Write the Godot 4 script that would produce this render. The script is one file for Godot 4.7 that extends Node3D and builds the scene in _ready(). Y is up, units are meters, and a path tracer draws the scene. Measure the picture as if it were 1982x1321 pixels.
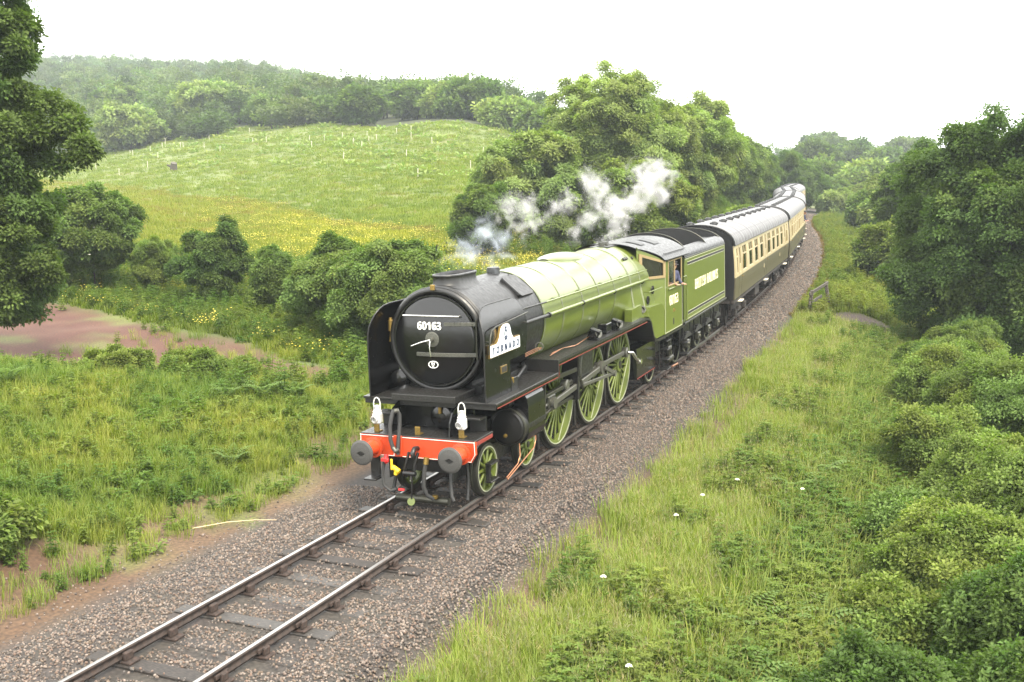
extends Node3D
# A steam locomotive with tender and carriages comes round a curve between grassy banks, seen from a bridge.
# Coordinates: x to the right, y up from the rail tops, s = distance away along the line (world z = -s).

const CURVE_R := 498.6
const CURVE_S := -6.07
const REV_S := 95.0
const REV_R := 250.0

var rng := RandomNumberGenerator.new()
var M := {}
var taken := {}
var n_soft := FastNoiseLite.new()
var n_fine := FastNoiseLite.new()
var sprigs := {}
var sprig_count := 0

# ---------------------------------------------------------------- mesh builder
class MB:
	var v := PackedVector3Array()
	var n := PackedVector3Array()
	var c := PackedColorArray()
	var ix := PackedInt32Array()
	var tint := Color(1, 1, 1)
	var colored := false

	func p(a: Vector3, na: Vector3) -> int:
		v.append(a)
		n.append(na)
		if colored:
			c.append(tint)
		return v.size() - 1

	func tri(a: int, b: int, d: int) -> void:
		var g := (v[d] - v[a]).cross(v[b] - v[a])
		if g.dot(n[a] + n[b] + n[d]) < 0.0:
			ix.append(a); ix.append(d); ix.append(b)
		else:
			ix.append(a); ix.append(b); ix.append(d)

	func face(pts: Array, nr: Vector3) -> void:
		var k := v.size()
		for q in pts:
			p(q, nr)
		for i in range(1, pts.size() - 1):
			tri(k, k + i, k + i + 1)

	func quad(a: Vector3, b: Vector3, d: Vector3, e: Vector3, out: Vector3) -> void:
		var g := (b - a).cross(e - a)
		if g.length_squared() < 1e-12:
			g = (d - b).cross(e - b)
		g = g.normalized()
		if g.dot(out) < 0.0:
			g = -g
		face([a, b, d, e], g)

	# bevelled box between two corners, moved by xf
	func box(lo: Vector3, hi: Vector3, bev := 0.0, xf := Transform3D()) -> void:
		var ce := (lo + hi) * 0.5
		var h := (hi - lo) * 0.5
		h = Vector3(absf(h.x), absf(h.y), absf(h.z))
		bev = minf(bev, minf(h.x, minf(h.y, h.z)) * 0.6)
		var i := h - Vector3(bev, bev, bev)
		var ax := [Vector3.RIGHT, Vector3.UP, Vector3.BACK]
		for a in 3:
			for sg in [-1.0, 1.0]:
				var b := (a + 1) % 3
				var d := (a + 2) % 3
				var o: Vector3 = ax[a] * h[a] * sg
				var e: Vector3 = ax[b] * i[b]
				var f: Vector3 = ax[d] * i[d]
				face([xf * (ce + o - e - f), xf * (ce + o + e - f), xf * (ce + o + e + f), xf * (ce + o - e + f)], (xf.basis * (ax[a] * sg)).normalized())
		if bev <= 0.0:
			return
		for a in 3:
			var b := (a + 1) % 3
			var d := (a + 2) % 3
			for sb in [-1.0, 1.0]:
				for sd in [-1.0, 1.0]:
					var e: Vector3 = ax[a] * i[a]
					var p1: Vector3 = ax[b] * h[b] * sb + ax[d] * i[d] * sd
					var p2: Vector3 = ax[b] * i[b] * sb + ax[d] * h[d] * sd
					face([xf * (ce + p1 - e), xf * (ce + p1 + e), xf * (ce + p2 + e), xf * (ce + p2 - e)], (xf.basis * (ax[b] * sb + ax[d] * sd)).normalized())
		for sx in [-1.0, 1.0]:
			for sy in [-1.0, 1.0]:
				for sz in [-1.0, 1.0]:
					face([xf * (ce + Vector3(h.x * sx, i.y * sy, i.z * sz)), xf * (ce + Vector3(i.x * sx, h.y * sy, i.z * sz)), xf * (ce + Vector3(i.x * sx, i.y * sy, h.z * sz))], (xf.basis * Vector3(sx, sy, sz)).normalized())

	# a bar of height hh and width ww from a to b
	func bar(a: Vector3, b: Vector3, hh: float, ww: float, bev := 0.006, upv := Vector3.UP) -> void:
		var z := (b - a).normalized()
		var x := upv.cross(z).normalized()
		var y := z.cross(x)
		var l := (b - a).length()
		box(Vector3(-ww / 2, -hh / 2, 0), Vector3(ww / 2, hh / 2, l), bev, Transform3D(Basis(x, y, z), a))

	func tube(pts: Array, r0: float, sides := 8, r1 := -1.0, caps := true) -> void:
		if r1 < 0.0:
			r1 = r0
		var m := pts.size()
		var k := v.size()
		var t0: Vector3 = (pts[1] - pts[0]).normalized()
		var side := t0.cross(Vector3.UP if absf(t0.y) < 0.9 else Vector3.RIGHT).normalized()
		for i in m:
			var t: Vector3 = (pts[mini(i + 1, m - 1)] - pts[maxi(i - 1, 0)]).normalized()
			side = (side - t * side.dot(t)).normalized()
			var up := t.cross(side)
			var r := lerpf(r0, r1, float(i) / (m - 1))
			for j in sides:
				var a := TAU * j / sides
				var d := side * cos(a) + up * sin(a)
				p(pts[i] + d * r, d)
		for i in m - 1:
			for j in sides:
				var a := k + i * sides + j
				var b := k + i * sides + (j + 1) % sides
				tri(a, b, a + sides)
				tri(b, b + sides, a + sides)
		if caps:
			for e in [0, m - 1]:
				var t: Vector3 = (pts[1] - pts[0]).normalized() * -1.0 if e == 0 else (pts[m - 1] - pts[m - 2]).normalized()
				var ring := []
				for j in sides:
					ring.append(v[k + e * sides + j])
				face(ring, t)

	# profile of (distance along the axis, radius); flat = crisp edges between the segments
	func lathe(prof: Array, o: Vector3, axis: Vector3, sides := 32, flat := true, a0 := 0.0, a1 := TAU) -> void:
		axis = axis.normalized()
		var sx := axis.cross(Vector3.UP if absf(axis.y) < 0.9 else Vector3.RIGHT).normalized()
		var sy := axis.cross(sx)
		var m := prof.size()
		for i in m - 1:
			var q0: Vector2 = prof[i]
			var q1: Vector2 = prof[i + 1]
			var e := (q1 - q0).normalized()
			var n0 := Vector2(-e.y, e.x)
			var n1 := n0
			if not flat:
				if i > 0:
					var eb: Vector2 = (q0 - prof[i - 1]).normalized()
					n0 = (Vector2(-e.y, e.x) + Vector2(-eb.y, eb.x)).normalized()
				if i < m - 2:
					var ec: Vector2 = (prof[i + 2] - q1).normalized()
					n1 = (Vector2(-e.y, e.x) + Vector2(-ec.y, ec.x)).normalized()
			var k := v.size()
			for j in sides + 1:
				var a := a0 + (a1 - a0) * j / sides
				var d := sx * cos(a) + sy * sin(a)
				p(o + axis * q0.x + d * q0.y, (axis * n0.x + d * n0.y).normalized())
				p(o + axis * q1.x + d * q1.y, (axis * n1.x + d * n1.y).normalized())
			for j in sides:
				if q0.y > 1e-5:
					tri(k + 2 * j, k + 2 * j + 1, k + 2 * j + 2)
				if q1.y > 1e-5:
					tri(k + 2 * j + 2, k + 2 * j + 1, k + 2 * j + 3)

	# polygon in xf's xy plane pushed along its z by depth
	func prism(poly: PackedVector2Array, xf: Transform3D, depth: float) -> void:
		var tr := Geometry2D.triangulate_polygon(poly)
		var zn := xf.basis.z.normalized()
		for e in 2:
			var k := v.size()
			for q in poly:
				p(xf * Vector3(q.x, q.y, depth * e), zn * (1.0 if e == 1 else -1.0))
			for i in range(0, tr.size(), 3):
				tri(k + tr[i], k + tr[i + 1], k + tr[i + 2])
		var area := 0.0
		for i in poly.size():
			area += poly[i].cross(poly[(i + 1) % poly.size()])
		for i in poly.size():
			var a := poly[i]
			var b := poly[(i + 1) % poly.size()]
			var d := (b - a).normalized()
			var nn := Vector2(d.y, -d.x) * signf(area)
			face([xf * Vector3(a.x, a.y, 0), xf * Vector3(b.x, b.y, 0), xf * Vector3(b.x, b.y, depth), xf * Vector3(a.x, a.y, depth)], (xf.basis * Vector3(nn.x, nn.y, 0)).normalized())

	# rings of equal length joined into a skin with smooth normals
	func loft(rings: Array, closed := true, flip := false) -> void:
		var k := v.size()
		var m := rings.size()
		var w: int = rings[0].size()
		for i in m:
			for j in w:
				var ra: Vector3 = rings[mini(i + 1, m - 1)][j] - rings[maxi(i - 1, 0)][j]
				var rb: Vector3
				if closed:
					rb = rings[i][(j + 1) % w] - rings[i][(j + w - 1) % w]
				else:
					rb = rings[i][mini(j + 1, w - 1)] - rings[i][maxi(j - 1, 0)]
				var nn := ra.cross(rb).normalized()
				p(rings[i][j], -nn if flip else nn)
		for i in m - 1:
			for j in (w if closed else w - 1):
				var a := k + i * w + j
				var b := k + i * w + (j + 1) % w
				tri(a, b, a + w)
				tri(b, b + w, a + w)

	func done() -> ArrayMesh:
		var arr := []
		arr.resize(Mesh.ARRAY_MAX)
		arr[Mesh.ARRAY_VERTEX] = v
		arr[Mesh.ARRAY_NORMAL] = n
		if colored:
			arr[Mesh.ARRAY_COLOR] = c
		arr[Mesh.ARRAY_INDEX] = ix
		var me := ArrayMesh.new()
		me.add_surface_from_arrays(Mesh.PRIMITIVE_TRIANGLES, arr)
		return me

# ---------------------------------------------------------------- naming, placing
func numbered(called: String) -> String:
	var k: int = taken.get(called, 0)
	taken[called] = k + 1
	return called if k == 0 else "%s_%03d" % [called, k]

func obj(called: String, mesh, m: Material, parent: Node) -> MeshInstance3D:
	var o := MeshInstance3D.new()
	o.name = numbered(called) if parent == self else called
	o.mesh = mesh.done() if mesh is MB else mesh
	o.material_override = m
	parent.add_child(o, true)
	return o

func grp(called: String, parent: Node) -> Node3D:
	var o := Node3D.new()
	o.name = called
	parent.add_child(o, true)
	return o

func thing(called: String, label: String, category: String, group := "") -> Node3D:
	var o := Node3D.new()
	o.name = numbered(called)
	add_child(o)
	tag(o, label, category, group)
	return o

func tag(o: Node, label: String, category: String, group := "") -> void:
	o.set_meta("label", label)
	o.set_meta("category", category)
	if group != "":
		o.set_meta("group", group)

func copy(o: Node3D, called: String, label: String, group := "") -> Node3D:
	var r: Node3D = o.duplicate()
	r.name = numbered(called)
	add_child(r)
	r.set_meta("label", label)
	if group != "":
		r.set_meta("group", group)
	return r

func P(x: float, y: float, s: float) -> Vector3:
	return Vector3(x, y, -s)

func bxs(mb: MB, x0: float, x1: float, y0: float, y1: float, s0: float, s1: float, bev := 0.008) -> void:
	mb.box(P(minf(x0, x1), minf(y0, y1), maxf(s0, s1)), P(maxf(x0, x1), maxf(y0, y1), minf(s0, s1)), bev)

func bxm(x0: float, x1: float, y0: float, y1: float, s0: float, s1: float, bev := 0.008) -> MB:
	var mb := MB.new()
	bxs(mb, x0, x1, y0, y1, s0, s1, bev)
	return mb

# polygon given as (s, y) pushed in x from x0 to x1
func side_prism(mb: MB, poly: Array, x0: float, x1: float) -> void:
	var pv := PackedVector2Array()
	for q in poly:
		pv.append(q)
	mb.prism(pv, Transform3D(Basis(Vector3(0, 0, -1), Vector3.UP, Vector3.RIGHT), Vector3(x0, 0, 0)), x1 - x0)

# ---------------------------------------------------------------- line of the railway
const THIRD_S := 126.0
const THIRD_R := 110.0

func lat(s: float) -> float:
	if s <= CURVE_S:
		return 0.0
	if s <= REV_S:
		return -pow(s - CURVE_S, 2.0) / 2.0 / CURVE_R
	var h := -(REV_S - CURVE_S) / CURVE_R
	var x := -pow(REV_S - CURVE_S, 2.0) / 2.0 / CURVE_R
	var e := minf(s, THIRD_S) - REV_S
	x += h * e + e * e / 2.0 / REV_R
	if s <= THIRD_S:
		return x
	h += e / REV_R
	var f := minf(s - THIRD_S, 45.0)
	x += h * f - f * f / 2.0 / THIRD_R
	return x + (h - f / THIRD_R) * (s - THIRD_S - f)

func cant(s: float) -> float:
	return lerpf(0.023, 0.047, clampf(s / 20.0, 0.0, 1.0)) * clampf((140.0 - s) / 45.0, 0.0, 1.0)

# frame of a vehicle whose bogies stand at sa and sb; local s = 0 lies sa before the first bogie
func rail_frame(sa: float, sb: float, c: float, local_a: float) -> Transform3D:
	var a := Vector3(lat(sa), 0, -sa)
	var b := Vector3(lat(sb), 0, -sb)
	var d := (b - a).normalized()
	var right := Vector3(-d.z, 0, d.x)
	var rx := right * cos(c) + Vector3.UP * sin(c)
	var ry := Vector3.UP * cos(c) - right * sin(c)
	return Transform3D(Basis(rx, ry, -d), a - d * local_a)

# ---------------------------------------------------------------- materials
func lin(r: float, g: float, b: float) -> Color:
	return Color(r, g, b).linear_to_srgb()

# grey noise texture; lo..hi are the linear-ish brightness bounds (stored as sRGB-like bytes)
func noise_tex(size: int, freq: float, octaves: int, lo: float, hi: float, seed_: int, kind := FastNoiseLite.TYPE_SIMPLEX_SMOOTH, ca := Color.WHITE, cb := Color.WHITE) -> ImageTexture:
	var fn := FastNoiseLite.new()
	fn.seed = seed_
	fn.noise_type = kind
	fn.frequency = freq
	fn.fractal_octaves = octaves
	var im := fn.get_seamless_image(size, size)
	im.convert(Image.FORMAT_L8)
	var d := im.get_data()
	var out := PackedByteArray()
	out.resize(size * size * 3)
	for i in size * size:
		var t := d[i] / 255.0
		var k := lerpf(lo, hi, t)
		var q := ca.lerp(cb, t)
		out[i * 3] = int(clampf(k * q.r, 0, 1) * 255)
		out[i * 3 + 1] = int(clampf(k * q.g, 0, 1) * 255)
		out[i * 3 + 2] = int(clampf(k * q.b, 0, 1) * 255)
	var res := Image.create_from_data(size, size, false, Image.FORMAT_RGB8, out)
	res.generate_mipmaps()
	return ImageTexture.create_from_image(res)

func mat(called: String, col: Color, rough: float, metal := 0.0, tex: Texture2D = null, scale := 1.0, world := false) -> StandardMaterial3D:
	var m := StandardMaterial3D.new()
	m.resource_name = called
	m.albedo_color = col
	m.roughness = rough
	m.metallic = metal
	m.cull_mode = BaseMaterial3D.CULL_DISABLED
	if tex:
		m.albedo_texture = tex
		m.uv1_triplanar = true
		m.uv1_world_triplanar = world
		m.uv1_scale = Vector3.ONE * scale
	M[called] = m
	return m

func leaf_mat(called: String, col: Color) -> StandardMaterial3D:
	var m := mat(called, col, 0.6)
	m.vertex_color_use_as_albedo = true
	m.metallic_specular = 0.22
	m.backlight_enabled = true
	m.backlight = Color(0.86, 0.95, 0.48)
	return m

func make_materials() -> void:
	var grime := noise_tex(256, 0.02, 4, 0.9, 1.0, 5)
	var speck := noise_tex(256, 0.08, 3, 0.6, 1.0, 9)
	var rough_t := noise_tex(256, 0.025, 4, 0.45, 1.0, 15)
	var streak := noise_tex(256, 0.03, 4, 0.2, 1.0, 21)
	var grain := noise_tex(512, 0.06, 5, 0.55, 1.0, 31)
	M["grain_tex"] = grain
	mat("green_paint", lin(0.0861, 0.1132, 0.0148), 0.34, 0.0, grime, 0.9)
	M.green_paint.clearcoat_enabled = true
	M.green_paint.clearcoat = 0.4
	M.green_paint.clearcoat_roughness = 0.2
	mat("wheel_green", lin(0.0861, 0.1132, 0.0148), 0.5, 0.0, grime, 2.0)
	mat("black_paint", lin(0.0041, 0.0041, 0.0045), 0.22, 0.0, grime, 0.8)
	mat("black_satin", lin(0.0078, 0.0074, 0.0074), 0.42, 0.0, speck, 1.5)
	mat("black_plate", lin(0.0164, 0.0156, 0.0148), 0.42, 0.0, speck, 2.0)
	mat("red_beam", lin(0.4428, 0.0459, 0.0098), 0.4, 0.0, grime, 1.2)
	mat("red_line", lin(0.1476, 0.0180, 0.0123), 0.5)
	mat("white_line", lin(0.3444, 0.3444, 0.2788), 0.5)
	mat("black_line", lin(0.012, 0.012, 0.012), 0.5)
	mat("band_line", lin(0.2214, 0.2378, 0.1640), 0.5)
	mat("white_letter", lin(0.8, 0.8, 0.76), 0.5)
	mat("cream_letter", lin(0.7, 0.64, 0.44), 0.5)
	mat("white_enamel", lin(0.5, 0.5, 0.48), 0.4, 0.0, grime, 4.0)
	mat("plate_white", lin(0.72, 0.76, 0.82), 0.35)
	mat("badge_blue", lin(0.012, 0.02, 0.05), 0.5)
	mat("steel", lin(0.1394, 0.1394, 0.1189), 0.4, 0.5, speck, 2.0)
	mat("bright_steel", lin(0.6150, 0.6150, 0.5904), 0.22, 0.95)
	mat("buffer_steel", lin(0.0984, 0.0959, 0.0918), 0.5, 0.3, speck, 3.0)
	mat("oily_steel", lin(0.0820, 0.0820, 0.0656), 0.38, 0.7, speck, 3.0)
	mat("brass", lin(0.3690, 0.2460, 0.0656), 0.4, 0.75, speck, 3.0)
	mat("copper", lin(0.4100, 0.1968, 0.1066), 0.35, 0.9)
	mat("window_frame_wood", lin(0.2132, 0.1558, 0.0697), 0.5, 0.0, grime, 3.0)
	mat("yellow_paint", lin(0.7, 0.45, 0.02), 0.4)
	mat("valve_red", lin(0.5, 0.03, 0.03), 0.4)
	mat("rubber", lin(0.02, 0.02, 0.02), 0.7)
	mat("dark_inside", lin(0.012, 0.011, 0.01), 0.9)
	mat("coal", lin(0.012, 0.012, 0.013), 0.6, 0.0, speck, 6.0)
	mat("rust", lin(0.0492, 0.0287, 0.0213), 0.85, 0.0, rough_t, 2.0)
	mat("rail_side", lin(0.0476, 0.0295, 0.0221), 0.75, 0.0, rough_t, 1.5)
	mat("rail_top", lin(0.2520, 0.2450, 0.2380), 0.36, 0.8)
	var sl := mat("sleeper_wood", lin(0.072, 0.062, 0.054), 0.6, 0.0, streak, 1.0, true)
	sl.uv1_scale = Vector3(0.9, 5.0, 9.0)
	sl = mat("sleeper_dark", lin(0.0328, 0.0303, 0.0295), 0.6, 0.0, streak, 1.0, true)
	sl.uv1_scale = Vector3(0.7, 4.0, 8.0)
	sl = mat("sleeper_brown", lin(0.0492, 0.0377, 0.0312), 0.75, 0.0, streak, 1.0, true)
	sl.uv1_scale = Vector3(1.1, 6.0, 7.0)
	mat("coach_brown", lin(0.0738, 0.0640, 0.0344), 0.4, 0.0, grime, 0.7)
	mat("coach_cream", lin(0.3772, 0.3157, 0.1845), 0.4, 0.0, grime, 0.7)
	var rf := mat("coach_roof", lin(0.19, 0.19, 0.2), 0.6, 0.0, noise_tex(256, 0.045, 5, 0.2, 1.2, 77), 1.0)
	rf.uv1_scale = Vector3(0.07, 0.07, 0.42)
	mat("coach_frame", lin(0.0328, 0.0246, 0.0197), 0.8, 0.0, rough_t, 1.5)
	mat("step_board", lin(0.5, 0.46, 0.36), 0.6)
	mat("seat_cloth", lin(0.12, 0.03, 0.03), 0.9)
	var gl := mat("glass", Color(0.10, 0.10, 0.09, 0.5), 0.06)
	gl.transparency = BaseMaterial3D.TRANSPARENCY_ALPHA
	mat("skin", lin(0.4100, 0.2214, 0.1558), 0.55)
	mat("overall_cloth", lin(0.0287, 0.0328, 0.0697), 0.85)
	mat("cap_cloth", lin(0.02, 0.02, 0.025), 0.8)
	mat("bark", lin(0.0574, 0.0451, 0.0328), 0.9, 0.0, rough_t, 1.2)
	mat("grey_wood", lin(0.1804, 0.1558, 0.1230), 0.9, 0.0, streak, 1.5)
	mat("guard_plastic", lin(0.4, 0.38, 0.3), 0.6)
	mat("twig", lin(0.42, 0.33, 0.2), 0.8)
	for a in [["leaf_oak", 0.084, 0.13, 0.037], ["leaf_ash", 0.19, 0.245, 0.08], ["leaf_hedge", 0.115, 0.165, 0.046], ["leaf_far", 0.094, 0.13, 0.052], ["leaf_bush", 0.142, 0.188, 0.049], ["grass", 0.172, 0.205, 0.05], ["herb", 0.112, 0.162, 0.039], ["straw", 0.3, 0.29, 0.15], ["fern_green", 0.115, 0.175, 0.049]]:
		leaf_mat(a[0], lin(a[1], a[2], a[3]))
	mat("petal_white", lin(0.5, 0.5, 0.42), 0.7)
	mat("petal_yellow", lin(0.62, 0.52, 0.06), 0.7)
	var st := mat("stone", Color.WHITE, 0.85)
	st.vertex_color_use_as_albedo = true
	var gd := mat("ground_cover", Color.WHITE, 0.95, 0.0, grain, 0.35, true)
	gd.vertex_color_use_as_albedo = true
	M["speck_tex"] = speck
	for nm in ["black_paint", "black_satin", "black_plate"]:
		M[nm].roughness_texture = rough_t
		M[nm].roughness_texture_channel = BaseMaterial3D.TEXTURE_CHANNEL_GRAYSCALE
		M[nm].roughness *= 1.35

# ---------------------------------------------------------------- the lie of the land
func knots(t: float, ks: Array) -> float:
	if t <= ks[0][0]:
		return ks[0][1]
	for i in range(1, ks.size()):
		if t <= ks[i][0]:
			var q: float = (t - ks[i - 1][0]) / (ks[i][0] - ks[i - 1][0])
			return lerpf(ks[i - 1][1], ks[i][1], q * q * (3.0 - 2.0 * q))
	return ks[-1][1]

func depth_left(x: float, s: float) -> float:
	return -0.62 * x + 0.78 * s + 17.8

func slant(x: float, s: float) -> float:
	var q := maxf(depth_left(x, s), 20.0)
	return (0.78 * x + 0.62 * s + 2.76) / q

func crop_edge(k: float) -> float:
	return knots(k, [[-0.4, 190.0], [-0.167, 150.0], [0.0, 110.0], [0.1, 84.0], [0.2, 76.0], [0.4, 76.0]])

func crop_top(k: float) -> float:
	return knots(k, [[-0.4, 230.0], [-0.167, 220.0], [0.0, 200.0], [0.2, 152.0], [0.4, 140.0]])

# the farmland rising to the wooded hill on the left
func farmland(x: float, s: float) -> float:
	var q := depth_left(x, s)
	var k := slant(x, s)
	var fade := clampf((0.62 - k) / 0.3, 0.0, 1.0)
	fade = fade * fade * (3.0 - 2.0 * fade)
	var qb := crop_edge(k)
	var qt := crop_top(k)
	var y := 0.035 * maxf(0.0, minf(q, 600.0) - 35.0)
	var e := knots(k, [[-0.3, 0.02], [-0.167, 0.024], [-0.05, 0.06], [0.0, 0.078], [0.1, 0.08], [0.2, 0.112], [0.4, 0.115]])
	y += e * maxf(0.0, minf(q, qt) - qb)
	var g := knots(k, [[-0.5, 0.08], [-0.16, 0.096], [0.0, 0.073], [0.1, 0.042], [0.25, 0.015], [0.5, 0.0]])
	y += g * maxf(0.0, minf(q, 560.0) - qt)
	y -= 0.05 * maxf(0.0, q - 600.0) * (1.0 if q < 900.0 else 0.5)
	return y * fade

func ground(x: float, s: float) -> float:
	var d := x - lat(s)
	var rough := n_soft.get_noise_2d(x, s) * 0.12 + n_fine.get_noise_2d(x, s) * 0.035
	var tilt := d * cant(s)
	if d < 0.0:
		var a := -d
		var hc := knots(s, [[1.7, 1.25], [4.6, 0.7], [7.5, 0.12], [12.0, 0.05], [40.0, 0.3], [62.0, 1.6], [80.0, 4.2], [140.0, 5.0], [190.0, 2.0]])
		var dc := knots(s, [[1.7, 12.2], [4.6, 9.6], [7.5, 7.2], [12.0, 6.6], [50.0, 7.0], [80.0, 11.0], [140.0, 11.0]])
		if a < 2.05:
			return -0.225 + tilt
		if a < 2.7:
			return lerpf(-0.225 + tilt, -0.36, (a - 2.05) / 0.65)
		if a < 4.0:
			return lerpf(-0.36, -0.27, (a - 2.7) / 1.3) + rough * 0.35
		if a < dc:
			var t := (a - 4.0) / (dc - 4.0)
			return lerpf(-0.27, hc, sin(t * PI / 2.0)) + rough * clampf(a - 3.6, 0.35, 1.0)
		var f := farmland(x, s)
		var t2 := clampf((a - dc) / (10.0 if s < 50.0 else 45.0), 0.0, 1.0)
		t2 = t2 * t2 * (3.0 - 2.0 * t2)
		return lerpf(hc, f, t2) + rough * (1.0 + clampf(a / 60.0, 0.0, 6.0))
	if d < 2.15:
		return -0.225 + tilt
	if d < 2.8:
		return lerpf(-0.225 + tilt, -0.37, (d - 2.15) / 0.65)
	if d < 4.2:
		return lerpf(-0.37, -0.42, (d - 2.8) / 1.4) + rough * 0.4
	var low := knots(s, [[-20.0, -1.7], [30.0, -2.2], [60.0, -1.6], [110.0, -0.8], [200.0, 0.5], [420.0, 2.0]])
	var t3 := clampf((d - 4.2) / 6.5, 0.0, 1.0)
	t3 = t3 * t3 * (3.0 - 2.0 * t3)
	var far_rise := clampf((s - 180.0) / 300.0, 0.0, 1.0) * 6.0
	return lerpf(-0.42, low, t3) + far_rise * t3 + rough * (1.0 + clampf(d / 60.0, 0.0, 5.0))

func in_soil_field(x: float, s: float) -> float:
	# the bare red earth behind the left bank: positive inside
	var far_s := knots(x, [[-60.0, 22.0], [-29.7, 16.9], [-16.0, 13.4], [-8.6, 10.4], [-7.0, 9.6]])
	var near_s := far_s - knots(x, [[-40.0, 14.0], [-22.0, 12.0], [-12.0, 8.5], [-7.4, 2.5]])
	if x > -7.4:
		return -1.0
	return minf(far_s - s, s - near_s)

func spacing(fine0: float, fine1: float, step: float, lo: float, hi: float, grow: float) -> PackedFloat32Array:
	var down := []
	var t := fine0
	var st := step
	while t > lo:
		st *= grow
		t -= st
		down.append(t)
	down.reverse()
	var out := PackedFloat32Array(down)
	t = fine0
	while t < fine1:
		out.append(t)
		t += step
	st = step
	while t < hi:
		out.append(t)
		t += st
		st *= grow
	out.append(hi)
	return out

func ground_colour(x: float, s: float) -> Color:
	var d := x - lat(s)
	var a := n_soft.get_noise_2d(x * 1.7 + 31.0, s * 1.7)
	var b := n_fine.get_noise_2d(x * 0.8 + 9.0, s * 0.8)
	var grassy := Color(0.0840, 0.1104, 0.0264).lerp(Color(0.1384, 0.1728, 0.0328), clampf(0.5 + a + b * 0.4, 0, 1))
	if d > -2.75 and d < 2.85:
		return Color(0.0408, 0.0344, 0.0296).lerp(Color(0.0608, 0.0512, 0.0448), clampf(0.5 + b, 0, 1))
	var soil := Color(0.1000, 0.0560, 0.0300).lerp(Color(0.1350, 0.0860, 0.0470), clampf(0.5 + a * 1.5, 0, 1))
	if d < 0.0:
		if d > -4.7 + a * 1.2:
			return soil.lerp(grassy, clampf(b * 2.0 + a - 0.2, 0.0, 0.7))
		var f := in_soil_field(x, s) + a * 0.8
		var red := Color(0.0880, 0.0300, 0.0170).lerp(Color(0.1150, 0.0480, 0.0280), clampf(0.5 + b * 1.5, 0, 1))
		if f > 0.0:
			return red.lerp(grassy, clampf(0.9 - f, 0.0, 1.0) * 0.6 + clampf(a * 2.0 - 0.35, 0.0, 0.8))
		var q := depth_left(x, s)
		var k := slant(x, s)
		if s < knots(x, [[-60.0, 23.0], [-30.0, 20.0], [-20.0, 21.0], [-9.0, 16.8], [0.0, 16.5]]) or k > 0.5 or s > 60.0 and d > -16.0:
			return grassy
		var e := crop_edge(k) + a * 5.0
		if q < e:
			var meadow := Color(0.1504, 0.1704, 0.0296).lerp(Color(0.1896, 0.2000, 0.0344), clampf(0.5 + a + b, 0, 1))
			meadow = meadow.lerp(Color(0.1520, 0.1000, 0.0400), clampf((b + a * 0.8) * 1.6 - 0.4 + clampf((q - e + 10.0) / 9.0, 0.0, 0.5), 0.0, 0.6))
			var fl := clampf((0.11 - absf(k - 0.12)) * 16.0, 0.0, 1.0) * clampf((q - 52.0) / 7.0, 0.0, 1.0) * clampf((e - 3.0 - q) / 7.0, 0.0, 1.0)
			return meadow.lerp(Color(0.2640, 0.2640, 0.0240), clampf(fl * (0.35 + b * 1.8 + a), 0.0, 0.7))
		if q < crop_top(k) + 8.0:
			return Color(0.1248, 0.1648, 0.0320).lerp(Color(0.1648, 0.2000, 0.0360), clampf(0.5 + a * 1.4 + b * 0.7, 0, 1)).lerp(Color(0.1360, 0.1120, 0.0400), clampf(b * 2.0 + a - 0.7, 0.0, 0.6))
		return Color(0.0480, 0.0624, 0.0144)
	if d < 3.7 + a * 0.8 + clampf(1.0 - absf(s - 11.0) / 6.0, 0.0, 1.0) * 0.9:
		var earth := clampf(1.0 - absf(s - 11.0) / 8.0, 0.0, 1.0) + clampf(a * 2.0 + 0.15, 0.0, 0.5) + clampf((3.5 - d) * 2.0, 0.0, 0.9)
		return grassy.lerp(soil, clampf(earth, 0.0, 1.0))
	var scar := 1.0 - Vector2((x - 4.1) / 1.7, (s - 31.4) / 3.0).length()
	if scar > 0.0:
		return grassy.lerp(Color(0.0800, 0.0440, 0.0320), clampf(scar * 3.0, 0.0, 1.0))
	return grassy

func make_ground() -> void:
	var xs := spacing(-34.0, 20.0, 0.45, -1100.0, 900.0, 1.07)
	var ss := spacing(-14.0, 62.0, 0.5, -60.0, 1700.0, 1.055)
	var mb := MB.new()
	mb.colored = true
	var w := xs.size()
	var h := ss.size()
	var ys := PackedFloat32Array()
	ys.resize(w * h)
	for j in h:
		for i in w:
			ys[j * w + i] = ground(xs[i], ss[j])
	for j in h:
		for i in w:
			var x := xs[i]
			var s := ss[j]
			var i0 := maxi(i - 1, 0)
			var i1 := mini(i + 1, w - 1)
			var j0 := maxi(j - 1, 0)
			var j1 := mini(j + 1, h - 1)
			var gx := (ys[j * w + i1] - ys[j * w + i0]) / (xs[i1] - xs[i0])
			var gs := (ys[j1 * w + i] - ys[j0 * w + i]) / (ss[j1] - ss[j0])
			mb.tint = ground_colour(x, s)
			mb.p(P(x, ys[j * w + i], s), Vector3(-gx, 1, gs).normalized())
	for j in h - 1:
		for i in w - 1:
			var a := j * w + i
			mb.tri(a, a + 1, a + w)
			mb.tri(a + 1, a + w + 1, a + w)
	var o := obj("ground", mb, M.ground_cover, self)
	o.set_meta("kind", "structure")
	o.set_meta("label", "grassy banks, fields and bare earth on both sides of the railway line")

# ---------------------------------------------------------------- the permanent way
func track_basis(s: float) -> Transform3D:
	return rail_frame(s - 0.3, s + 0.3, cant(s), 0.3)

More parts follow.
